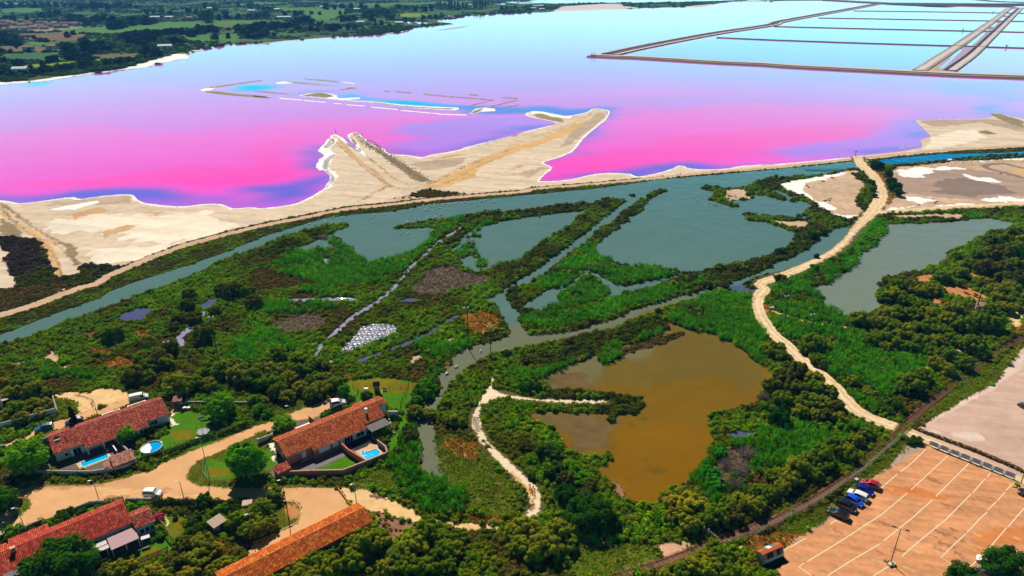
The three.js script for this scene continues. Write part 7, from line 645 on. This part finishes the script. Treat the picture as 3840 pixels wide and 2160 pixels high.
// ---------- birds ----------
{ const proto = (() => { const g = new THREE.Group(); part('body', new THREE.SphereGeometry(.3, 8, 6).scale(1.5, .75, .8).translate(0, .2, 0), white, g); part('head', [new THREE.SphereGeometry(.12, 6, 5).translate(.42, .5, 0), bar([.3, .28, 0], [.42, .5, 0], .06)], white, g); part('tail', new THREE.ConeGeometry(.13, .4, 5).rotateZ(1.7).translate(-.55, .22, 0), std(lin(160, 160, 165), .8), g); return g; })(); const spots = []; for (const q of [[1575,660],[1620,715],[1645,655],[1655,690],[1675,695],[1700,650],[1720,660],[1750,640],[1755,655],[1765,665],[1760,690],[1770,725],[1790,640],[1800,672],[1830,640],[1836,655],[1880,635],[1895,650],[1925,638],[1955,630],[1990,615],[2005,630],[2050,620],[2065,628],[2095,625],[2110,632],[2150,620],[2200,610],[2240,600],[2330,618],[1810,740],[1760,760],[1680,775],[1600,790],[1570,780],[1485,808],[1270,740],[1165,740],[1135,770],[855,773],[775,765],[695,805],[540,828],[600,835],[1425,925],[1495,920],[1630,890]]) spots.push([1, 1, ...q]); for (const q of [[1960,820],[1870,885],[2195,665]]) spots.push([2, 1, ...q]); const birds = []; spots.forEach(([r, c, u, v], i) => { const p = tp(r, c, u, v)[0], o = proto.clone(); o.name = 'white_bird'; o.position.set(p[0], .02, p[1]); o.rotation.y = rr(0, 6.28); o.scale.setScalar(rr(1.1, 1.5)); tag(o, 'small white bird resting on the water of the canal and lagoon', 'bird', 'white birds on the water'); put(o); birds.push(o); }); sortOut(birds);
  const fls = [], fl = (() => { const g = new THREE.Group(), pk = std(lin(244, 222, 222, .9), .8); part('body', new THREE.SphereGeometry(.3, 8, 6).scale(1.5, .8, .85).translate(0, 1.15, 0), pk, g); part('neck', [bar([.35, 1.25, 0], [.55, 1.7, 0], .06), bar([.55, 1.7, 0], [.75, 1.2, 0], .05), new THREE.SphereGeometry(.1, 6, 5).translate(.78, 1.15, 0)], pk, g); for (const s of [-1, 1]) part('leg', bar([0, 0, s * .1], [0, 1, s * .08], .035), std(lin(220, 120, 120), .8), g); return g; })(); [[1840,608],[1948,632],[1975,630],[1998,648],[2012,640],[2012,650]].forEach(([u, v]) => { const p = tp(1,2, u, v)[0], o = fl.clone(); o.name = 'flamingo'; o.position.set(p[0], -.1, p[1]); o.rotation.y = rr(0, 6); tag(o, 'pale flamingo wading in the teal lagoon near the sand islet', 'flamingo', 'flamingos wading in the lagoon'); put(o); fls.push(o); }); sortOut(fls); }
// ---------- hamlet far beyond the lake ----------
{ const hs = [], wm = [std(lin(206, 186, 170, .8), .95), std(lin(222, 210, 200, .8), .95), std(lin(190, 160, 140, .8), .95)], rm = [std(lin(186, 134, 116, .8), .95), std(lin(200, 156, 140, .8), .95), std(lin(164, 122, 112, .8), .95)]; const spots = [[60,232],[110,240],[60,262],[160,248],[215,262],[280,236],[300,258],[330,280],[390,238],[400,262],[430,282],[460,244],[490,262],[540,248],[560,272],[620,250],[640,268],[690,246],[740,252],[240,290],[140,300],[60,300],[770,250]]; spots.forEach(([u, v], i) => { const p = tp(0,0, u, v)[0], g = thing('hamlet_house', ['pale house with terracotta roof in the far hamlet', 'white house with pinkish roof in the far hamlet', 'tan house with brown roof in the far hamlet'][i % 3], 'house', [p[0], 0, p[1]], rr(-.5, .7)), w = rr(11, 16), d = rr(8, 10), h = rr(4.5, 7); part('wall', box(w, h, d, 0, h / 2, 0), wm[i % 3], g); part('roof', [slab(-w / 2 - .4, w / 2 + .4, 0, h + 2.2, d / 2 + .5, h - .1, .25), slab(-w / 2 - .4, w / 2 + .4, 0, h + 2.2, -d / 2 - .5, h - .1, .25)], rm[i % 3], g); for (let k = 0; k < 3; k++) part('window', box(1.2, 1.3, .1, (k - 1) * w * .3, h * .55, d / 2 + .05), dark, g); part('chimney', box(.9, 1.4, .9, w * .3, h + 2, -.8), wm[0], g); hs.push(g); });
  [[0, 510,468,0],[0, 270,360,0],[0, 280,480,0],[0, 205,695,1],[0, 1600,468,1],[0, 1840,185,0],[0, 1640,180,1],[0, 1500,180,1],[0, 1330,110,0],[1, 275,180,1],[1, 330,180,1],[1, 560,205,0],[1, 670,80,1],[1, 1410,235,1],[1, 1030,230,1],[1, 780,75,0],[1, 1000,100,1],[1, 235,102,1],[2, 260,92,1],[2, 330,68,1],[2, 280,70,1],[2, 340,100,1],[0, 2025,92,1],[0, 2430,115,1]].forEach(([c, u, v, k]) => { const p = tp(0, c, u, v)[0], g = thing('farm_building', k ? 'white low farm building among the fields beyond the lake' : 'brown-roofed farmhouse among the fields beyond the lake', 'building', [p[0], 0, p[1]], rr(-.4, .6)); const w = rr(14, 22), d = 9, h = 4.5; part('wall', box(w, h, d, 0, h / 2, 0), wm[k ? 1 : 0], g); part('roof', [slab(-w / 2 - .4, w / 2 + .4, 0, h + 1.8, d / 2 + .5, h - .1, .25), slab(-w / 2 - .4, w / 2 + .4, 0, h + 1.8, -d / 2 - .5, h - .1, .25)], k ? std(lin(236, 236, 240, .85), .7) : rm[0], g); part('door', box(2.6, 2.8, .1, 0, 1.4, d / 2 + .05), dark, g); hs.push(g); }); sortOut(hs); }
// ---------- trees one by one ----------
const trees = []; const grove = (sp, r, c, label, list, o = {}) => { for (let i = 0; i < list.length; i += 3) trees.push(tree(sp, r, c, list[i], list[i + 1], list[i + 2], label, { ...o, m: Array.isArray(o.m) ? o.m[(rnd() * o.m.length) | 0] : o.m, sy: (o.sy ?? 1) * rr(.9, 1.12) })); };
// village
grove('broadleaf', 3,0, 'big bright green tree at the left end of the white bungalow', [250,285,205], { m: 0, sy: .85 }); grove('broadleaf', 3,0, 'small bright tree growing against the front of the white bungalow', [1212,75,98], { m: 0 }); grove('broadleaf', 3,0, 'large dark green tree on the grass corner between the two streets', [2380,320,215], { m: 1, sy: .9 }); grove('broadleaf', 3,0, 'tall dark tree cut by the left edge', [15,720,150], { m: 2 }); grove('bush', 3,0, 'reddish shrub beside the dark tree at the left edge', [150,715,62], { mat: crownMat(140,60,46) });
grove('pine', 3,0, 'huge round dark pine crown in front of the scarlet roof', [560,1330,365], { m: 0, sy: .72 }); grove('bush', 3,0, 'round glossy shrub left of the scarlet-roofed house', [130,1010,112], { m: 0 }); grove('bush', 3,0, 'green shrub behind the scarlet roof', [500,915,90, 620,845,105, 790,815,58], { m: [0, 2] }); grove('bush', 3,0, 'leafy shrub beside the white street wall', [1330,775,88], { m: 0 }); grove('bush', 3,0, 'pink flowering oleander beside the tiled annexe', [1530,862,58], { mat: crownMat(206,80,110) }); grove('broadleaf', 3,0, 'small round tree standing alone on the lower lawn', [1690,850,32], { m: 1, sy: 1.3 }); grove('bush', 3,0, 'rounded shrub beside the rose arbour', [1545,1045,52], { m: 0 }); grove('bush', 3,0, 'climbing shrub over the pinkish terrace roof', [1290,1070,62, 1060,1165,52], { m: 2, sy: 1.4 });
grove('bush', 3,0, 'dark shrub in the lower garden near the sheds', [1960,705,100, 2140,790,80, 2260,780,58, 1850,920,60, 1960,960,75, 1850,1010,70, 1990,1035,60, 1900,870,60], { m: [0, 2, 2], sy: 1.1 }); grove('bare', 3,0, 'bare twiggy shrub beside the street hedge', [1800,690,48]);
grove('tamarisk', 3,0, 'olive tamarisk in the thicket below the lower garden', [1760,1150,125, 1960,1130,135, 1690,1300,135, 1900,1285,145, 2080,1190,90, 2140,1350,115, 1140,1370,110, 1030,1420,90, 1470,1400,105, 1640,1410,110, 1830,1420,110, 1280,1330,75, 2060,1400,90, 1330,1430,80], { m: [0, 0, 1, 3] }); grove('tamarisk', 3,0, 'tall tamarisk beside the corrugated garden shed', [2300,900,120, 2480,810,125, 2230,940,80, 2500,960,125, 2380,1010,100], { m: [0, 2] });
grove('tamarisk', 3,1, 'tamarisk on the kerbed traffic island', [215,650,95, 90,800,130, 20,960,130, 170,930,90, -40,860,110], { m: [0, 2] }); grove('tamarisk', 3,1, 'tamarisk in front of the glowing orange roof', [1210,1060,90, 1090,1150,120, 980,1300,120, 1000,1200,130, 760,1330,100], { m: [0, 2, 2] }); for (const [u, v, R] of [[24.5,6.6,3.5],[21,5.6,2.3],[17.4,5.2,1.9],[27,8.6,3],[13.4,6.2,3.2],[9.4,6.4,3.1],[16,8.2,2.8],[5.4,6,2.7],[1.6,6,2.6],[11.5,9.2,3],[20,9.4,2.6],[-1.5,6.4,2.4]]) { const p = place(OD, u, v); trees.push(plantTree('tamarisk', p[0], p[1], R, 'tamarisk in front of the glowing orange roof', { m: [0, 2, 2][(rnd() * 3) | 0], sy: rr(1.05, 1.25) })); } grove('tamarisk', 3,1, 'dense tamarisk below the dirt track, bottom centre', [1540,1160,165, 1390,1240,125, 1690,1010,150, 1880,1060,125, 2010,1050,85, 1670,900,75, 1830,1190,130, 1950,1180,110, 1300,1350,110, 1500,1340,130, 1680,1340,120, 1880,1330,100, 1610,1050,100], { m: [0, 2, 2] });
grove('bush', 3,1, 'bush on the left bank of the creek', [1520,85,95, 1480,190,65, 1410,210,52, 1390,300,38, 1540,230,60, 1500,20,80, 1440,100,60], { m: [0, 2, 3] });
grove('tamarisk', 3,2, 'tamarisk in the mass beside the footpath end', [190,960,150, 60,1010,100, 490,1010,140, 330,1080,150, 110,1140,120, 430,1160,140, 590,1120,110, 250,1190,130, 620,1000,90], { m: [0, 0, 2] }); grove('pine', 3,2, 'broad dark green thicket tree south of the brown pond', [800,810,250, 570,650,125, 990,900,130, 640,930,120], { m: [2, 1], sy: .8, name: 'lentisk_tree' }); grove('bush', 3,2, 'shrub on the west bank of the brown pond', [450,405,115, 640,390,120, 360,210,115, 240,300,75, 700,490,125, 820,560,90, 470,250,90, 560,480,100, 760,620,90, 180,170,80, 240,470,55], { m: [0, 2, 2, 3] });
grove('tamarisk', 3,2, 'yellowish tamarisk on the south shore of the brown pond', [1780,730,150, 1620,740,110, 1560,670,80, 1870,800,110, 1690,640,80, 1720,850,120, 1600,850,90], { m: [1, 1, 0] }); grove('bush', 3,2, 'bright green shrub on the east shore of the brown pond', [1990,440,95, 2070,240,85, 1930,340,60, 1900,420,70, 2030,540,90], { mat: crownMat(58, 140, 20) }); grove('bare', 3,2, 'grey bare shrub among the reeds east of the brown pond', [2340,220,125, 2270,390,130, 2130,330,100, 2200,520,110]); grove('tamarisk', 3,2, 'dark tamarisk above the railway, lower right', [2440,630,95, 2560,640,80, 2130,760,110, 2270,720,110, 2030,850,130, 2400,760,110, 1900,900,100, 1780,940,110, 2200,850,100], { m: [2, 3, 0] }); grove('tamarisk', 3,2, 'green tamarisk between the rail yard and the kiosk', [2080,1250,130, 1920,1270,110, 2190,1290,100, 2010,1150,90, 1660,1390,120, 1800,1340,110, 1980,1370,130, 2180,1390,120, 2300,1430,95, 1560,1420,90], { m: [2, 2, 0] }); grove('bush', 3,2, 'small palm-like bush beside the near rail', [1248,1390,52], { m: 0 });
grove('tamarisk', 3,3, 'tamarisk in the line beside the railway', [620,260,130, 760,185,120, 860,235,105, 400,370,125, 300,480,115, 240,580,95, 80,640,105, 500,310,105, 650,370,90, 1050,60,80, 960,120,80, 170,480,100, 30,740,80, 560,450,90, 380,520,80], { m: [0, 2, 2] }); grove('bush', 3,3, 'bush at the corner where the gravel road meets the car park', [1545,120,62, 1480,140,45], { m: 2 }); grove('pine', 3,3, 'round dark pine standing over the car park corner', [2420,1320,225, 1985,1430,165], { m: 0, sy: .95 });
hedge('low flowering hedge between the dusty lot and the gravel road', tp(3,3, 1500,12,1620,62,1780,120,1950,182,2110,242,2270,310,2420,372,2560,436,2700,500), 1.3, .95, crownMat(104,84,44), 60);
// marsh, left
grove('tamarisk', 2,0, 'tamarisk bush in the open marsh left of the flood poles', [1090,475,115, 960,500,60, 1310,880,115, 1440,800,100, 1500,720,130, 1640,620,100, 1230,910,70, 1420,900,90, 1600,760,100, 1330,740,50], { m: [2, 3, 0] }); grove('tamarisk', 2,0, 'dark tamarisk along the dark marsh stream', [1960,480,115, 1810,210,80, 1830,110,85, 2080,270,70, 2250,60,105, 1730,340,80, 1880,330,90, 1920,560,80, 2440,180,100, 2140,60,80, 2380,70,90, 1680,420,60], { m: [3, 3, 2] }); grove('tamarisk', 2,0, 'tamarisk in the belt above the garden with the lawn', [1710,990,160, 1860,970,110, 2150,850,120, 2300,880,125, 2450,910,120, 2010,980,90, 2260,770,60, 2400,800,80, 1620,930,80, 2540,960,100, 1990,860,60], { m: [0, 2, 2] }); grove('bush', 2,0, 'small round dark bush standing alone in the marsh', [1442,80,46, 2010,800,42, 1420,620,45], { m: 2 });
grove('tamarisk', 2,0, 'tamarisk inside the walled plot at the left edge', [330,1020,120, 200,970,100, 110,1060,100, 450,1070,75, 150,1220,125, 310,1190,105, 430,1170,85, 50,1290,105, 200,1310,90, 20,960,70, 380,1260,70], { m: [0, 0, 1, 2] }); grove('cypress', 2,0, 'tall dark cypress beside the dark car on the narrow street', [704,1305,56], { sy: 1.25 }); grove('broadleaf', 2,0, 'bright green spreading tree over the picnic table', [2130,1185,150], { m: 0 }); grove('bush', 2,0, 'dark shrub against the lawn side of the white bungalow', [1460,1400,48], { m: 2, sy: 1.4 }); grove('bush', 2,0, 'small shrub at the foot of the lamp on the narrow street', [965,1285,28], { m: 2 });
grove('tamarisk', 2,1, 'tamarisk in the dense belt behind the orange-roofed house', [230,690,100, 60,860,105, 180,850,120, 310,830,95, 400,840,95, 510,830,85, 600,770,85, 200,950,120, 340,930,105, 240,1030,110, 330,1095,90, 460,1010,95, 590,930,105, 640,1030,115, 710,930,85, 790,970,100, 560,1060,90, 90,960,90, 700,800,60, 120,770,80, 440,740,80, 820,900,60], { m: [0, 2, 2] }); grove('broadleaf', 2,1, 'small round green tree beside the white car with the blue bonnet', [870,1035,66], { m: 1 }); grove('bush', 2,1, 'round shrub on the garden lawn behind the orange roof', [945,1115,50, 1098,1088,76], { m: 2 }); grove('bush', 2,1, 'green bush along the right side of the lawn beside the creek', [1650,980,105, 1720,930,85, 1600,1060,85, 1570,1120,70, 1680,1060,80, 1740,1010,70], { m: [0, 0, 2], sy: 1.1 }); grove('tamarisk', 2,1, 'olive bush by the creek near the pergola', [1560,1250,88, 1690,1260,75, 1860,1150,62, 1900,1310,90, 2010,1340,60, 1830,1290,60], { m: [0, 2] }); grove('broadleaf', 2,1, 'bright green round tree at the left end of the orange roof', [300,1365,118], { m: 0, sy: .8 }); grove('bush', 2,1, 'shrub on the street side of the orange roof', [700,1265,60, 880,1200,35], { m: 0 }); grove('bush', 2,1, 'pale leafy bush on the bank above the upper street', [60,1210,85, 130,1250,70, 20,1120,80, 100,1130,60], { m: [0, 1] }); grove('bush', 2,1, 'round bush on the bank of the winding creek', [2445,670,56, 2300,720,36, 1830,800,34, 2290,210,34], { m: 2 });
// wetlands
grove('bare', 1,1, 'bare grey tree at the pond edge on the northern arm', [690,935,50, 2300,690,32, 2348,680,16]); grove('bare', 1,2, 'bare twiggy tree on the bank beside the teal lagoon', [1175,680,46, 1855,1280,34, 2390,1165,48]); grove('tamarisk', 1,2, 'olive tamarisk on the south bank of the teal lagoon', [2055,1235,58, 2235,1215,66, 2290,1250,50, 2480,1160,48, 2190,1260,40], { m: [0, 3] }); grove('bush', 1,2, 'purplish bush beside the south canal near the gravel road', [2110,1410,50, 1950,1400,58], { m: 3 });
grove('pine', 1,3, 'dark pine in the row beside the gravel road on the flats', [1140,248,56, 1190,255,40, 1270,340,52, 1295,410,58, 1340,460,64, 1360,515,52, 1300,465,44], { m: 1, sy: 1.1 }); grove('bush', 1,3, 'green bush on the left verge of the gravel road', [1105,415,46, 1120,480,40, 1130,540,38, 230,1080,66, 70,1140,42, 575,1125,34], { m: 2 }); grove('bush', 1,3, 'dark bush on the bank between the south canal and the flats', [540,920,70, 640,890,50, 720,790,40, 480,950,45], { m: 2 }); grove('bush', 1,3, 'olive bush between the gravel road and the east pond', [1080,960,66, 560,1235,66, 230,1340,76, 720,1160,38, 900,1090,50, 1000,1010,45, 820,1130,40], { m: [0, 2, 3] });
grove('tamarisk', 1,3, 'tamarisk in the woods along the east pond shore', [1280,1370,75, 1340,1410,90, 1480,1420,95, 1800,1330,85, 1960,1290,75, 1960,1390,52, 2200,1230,105, 2340,1110,140, 2480,1070,120, 2350,1250,110, 2500,1220,110, 2400,1350,110, 2540,1330,95, 2250,970,72, 2380,970,90, 2500,900,95, 2200,1380,80, 2040,1200,65, 2120,1110,65, 1930,1130,52, 2230,1100,65, 2440,1420,90, 2560,980,90, 1660,1420,60], { m: [0, 2, 2, 3] }); grove('bare', 1,3, 'bare shrub at the tip of the wooded shore of the east pond', [1430,1285,42, 1290,1350,40]);
grove('tamarisk', 2,3, 'tamarisk in the grove south of the east pond', [1340,115,115, 1230,140,85, 1420,170,80, 1560,70,95, 1700,60,85, 1590,210,68, 990,345,105, 1260,320,115, 1380,290,105, 1500,320,115, 1640,300,105, 1150,370,85, 1300,420,105, 1200,520,115, 1420,470,115, 1080,545,85, 1560,440,115, 1680,400,105, 1760,450,105, 1600,580,115, 1750,560,95, 1240,610,70, 1860,540,80, 1900,240,95, 1850,340,90, 2000,410,115, 2150,370,120, 2280,380,110, 2260,270,95, 1490,620,90, 1360,580,90, 1680,660,80], { m: [0, 2, 2] }); grove('tamarisk', 2,3, 'tamarisk at the right edge above the railway', [2450,70,115, 2300,70,105, 2520,150,110, 2400,230,90, 2340,140,90, 2560,230,80], { m: [0, 2] }); grove('tamarisk', 2,3, 'large tamarisk beside the railway bend', [2080,600,135, 1990,580,80, 2000,780,95, 1810,700,105, 1730,770,95, 1490,960,140, 1610,900,105, 1830,830,90, 1420,1010,90, 1930,700,60, 2150,690,70], { m: [0, 2, 2] });
grove('tamarisk', 2,3, 'tamarisk right of the gravel road', [540,580,130, 640,620,80, 570,730,76, 630,780,60, 920,940,70, 460,620,80], { m: [0, 2] }); grove('tamarisk', 2,3, 'tamarisk in the thicket between the gravel road and the brown pond', [180,640,110, 90,640,80, 240,710,75, 290,790,48, 400,840,105, 250,910,115, 560,920,105, 150,990,105, 350,1010,120, 550,1010,115, 690,1050,95, 480,1130,120, 250,1110,105, 620,1170,110, 770,1190,85, 690,1270,85, 800,1310,85, 420,1240,90, 560,1270,80], { m: [3, 0, 2, 3] }); grove('bush', 2,3, 'low green bush at the foot of the thicket beside the railway', [950,1370,85, 1050,1390,62, 840,1390,75, 60,1180,60, 1340,1160,85, 1250,1230,70, 1410,1230,50, 690,1390,60, 540,1380,60], { m: [0, 2] }); grove('pine', 2,3, 'very dark round tree in the thicket east of the brown pond', [200,1290,125], { m: 2 });
grove('bush', 2,2, 'bush beside the gravel road bend', [2320,140,48, 2290,260,58, 2210,275,40], { m: [0, 1] }); grove('bush', 2,2, 'bush on the bank of the south canal', [825,505,24, 700,535,24, 620,560,40, 450,590,34, 90,640,34, 20,690,40, 1470,270,50, 190,740,66, 170,950,100, 290,990,70, 240,930,70], { m: [2, 3, 0] }); grove('bare', 2,2, 'grey shrub on the right shore of the brown pond', [2500,1070,75, 2450,1090,45]);
sortOut(trees);
// trees and woods beyond the lake
{ const far = [], F = (sp, c, label, list, o = {}) => { for (let i = 0; i < list.length; i += 3) far.push(tree(sp, 0, c, list[i], list[i + 1], list[i + 2], label, { ...o, m: Array.isArray(o.m) ? o.m[(rnd() * o.m.length) | 0] : o.m, sy: rr(.8, 1.1), group: 'trees beyond the lake' })); };
  F('far',0, 'dark round tree in the fields beyond the lake, left', [650,460,68, 620,440,50, 700,480,45, 850,430,75, 800,400,55, 900,450,50, 880,480,45, 960,420,45, 1000,460,40, 730,540,50, 470,570,45, 540,560,40, 660,550,40, 870,560,45, 810,530,40, 1060,460,40, 1440,480,70, 1500,500,50, 1540,510,38, 1680,390,58, 1740,400,36, 1390,410,38, 650,330,32, 705,312,28, 330,355,22, 60,390,60, 130,380,60, 30,340,60, 170,410,40, 20,580,40, 150,600,40, 200,600,40, 100,490,25, 20,490,30, 280,480,28, 155,455,18, 400,380,30, 450,385,25], { m: [0, 2, 2] });
  F('far',0, 'dark tree in the grove beyond the lake', [1180,350,40, 1240,340,48, 1300,330,50, 1360,320,50, 1420,315,50, 1480,320,45, 1540,315,45, 1600,305,40, 1260,380,50, 1340,390,55, 1420,380,45, 1480,370,40, 1640,300,35, 1700,295,35, 1760,300,38, 1820,310,36, 1860,320,40, 1910,270,42, 1960,280,45, 2020,270,50, 2080,280,42, 1900,300,40, 1830,320,40, 2300,270,45, 2360,290,50, 2420,280,50, 2480,260,55, 2540,250,55, 2560,310,45, 2400,340,38, 2460,350,35, 2070,350,40, 2200,340,30], { m: [2, 2, 0] });
  F('far',0, 'big round-crowned tree beside the green fields beyond the lake', [1110,210,75, 1080,225,60, 1180,215,55, 1280,200,50, 1360,195,50, 1420,190,50, 1480,195,40, 720,170,55, 780,180,50, 660,170,45, 830,210,45, 920,180,50, 1000,170,45, 2000,150,70, 1940,150,45, 2110,160,32, 2180,140,48, 1820,95,36, 1900,110,35, 2300,155,35, 2400,150,35, 2480,150,35, 2560,120,40, 40,180,35, 120,180,40, 250,155,25, 270,200,30, 350,200,28, 480,130,40, 560,120,40, 400,140,30], { m: [0, 1, 1, 2] });
  F('far',0, 'distant tree in the hedgerows near the top left edge', [30,50,35, 100,45,35, 210,40,35, 270,35,35, 330,42,35, 400,40,35, 470,42,30, 540,40,30, 610,42,30, 680,45,30, 760,60,40, 830,55,40, 900,50,45, 970,48,40, 1040,60,40, 1110,48,35, 1160,45,35, 1210,50,35, 1250,50,30, 1320,70,30, 1420,110,30, 1480,105,28, 1560,90,32, 1640,120,30, 1980,50,32, 2080,80,32, 2300,40,30, 2420,50,30, 2500,60,30], { m: [2, 1] });
  F('far',0, 'shore tree in the belt above the white beach', [30,640,40, 90,650,40, 30,700,35, 110,710,35, 240,700,35, 330,690,38, 400,680,40, 420,630,45, 480,660,42, 540,640,45, 600,640,42, 660,640,42, 720,630,40, 780,620,42, 830,590,40, 860,620,40, 940,610,40, 1000,600,38, 1060,590,40, 1120,590,38, 1180,580,38, 1240,570,38, 1300,575,32, 200,640,32, 290,650,32, 1370,500,35, 1300,450,30, 1180,470,28], { m: [0, 2, 3] });
  F('far',1, 'tree in the woods near the far shore, centre', [30,250,48, 90,240,50, 150,250,45, 210,240,50, 270,240,42, 320,240,42, 390,220,45, 440,190,45, 490,180,45, 540,180,42, 570,210,35, 640,230,35, 700,250,32, 760,260,45, 820,250,38, 920,250,42, 980,250,35, 620,280,25, 100,310,45, 40,330,32, 200,330,28, 430,260,35, 560,270,30, 860,175,36, 920,178,36, 980,170,32, 840,120,22, 890,120,22, 1080,80,35, 1130,120,50, 1200,110,45, 1260,110,42, 1310,130,45, 1080,140,38, 1140,160,45, 1330,160,36, 1400,60,32, 1480,70,32, 1560,80,32, 1650,85,32, 1720,75,30, 110,90,35, 100,130,42, 150,80,30, 50,140,38, 300,130,26, 410,130,30, 460,120,25, 560,120,24, 640,125,20, 700,60,32, 780,65,30, 860,55,32, 940,55,32, 1040,50,28, 1200,60,30, 1700,160,26, 1760,155,26, 1820,140,28, 1640,160,28, 1540,190,24, 1460,180,24, 1320,240,24, 1180,230,22, 1240,225,22, 2400,72,20, 2450,75,20, 2530,65,20], { m: [0, 2, 2, 1] });
  F('poplar',1, 'tall poplar in the row at the head of the lake', [1780,45,16, 1805,42,16, 1850,45,14, 1890,40,16, 1915,42,16, 1945,42,15, 1975,44,14, 2025,48,12, 2060,50,12, 2135,42,16, 2160,40,16, 2190,40,16, 2215,44,14, 2240,48,12]);
  sortOut(far); }
// undergrowth between the far trees: one mass
{ const g = scrubGeo(34, 1, .8, .6), m = [], c = []; let n = 0; for (let k = 0; k < 60000 && n < 15000; k++) { const z = -680 - Math.pow(rnd(), 1.6) * 2300, x = rr(-1, 1) * Math.abs(z) * .8; const ty = TID[at(FARG, x, z)]; if (ty !== 'scrub' && ty !== 'bank_brown' && !(ty === 'field_dark')) continue; const d = fbm(x * .012, z * .008, 3); if (d < .38) continue; if (toPx(x, 0, z)[0] > 2900) continue; const s = rr(1.2, 3.6) * (d > .58 ? 1.5 : .9); E3.set(0, rr(0, 6), 0); Q.setFromEuler(E3); M4.compose(V3(x, 0, z), Q, V3(s * 1.3, s, s * 1.3)); m.push(...M4.elements); const q = mixC(C3(40,70,32), C3(74,100,44), rnd()); c.push(...q.map(v => v * LEAF)); n++; } const im = new THREE.InstancedMesh(g, leafMat, n); im.instanceMatrix.array.set(m); im.instanceColor = new THREE.InstancedBufferAttribute(new Float32Array(c), 3); im.name = 'distant_scrub'; put(tag(im, 'scrub and hedgerows filling the land beyond the lake', 'scrub', null, 'stuff')); }
growAll(); flushPlants();
renderer.render(scene, camera);
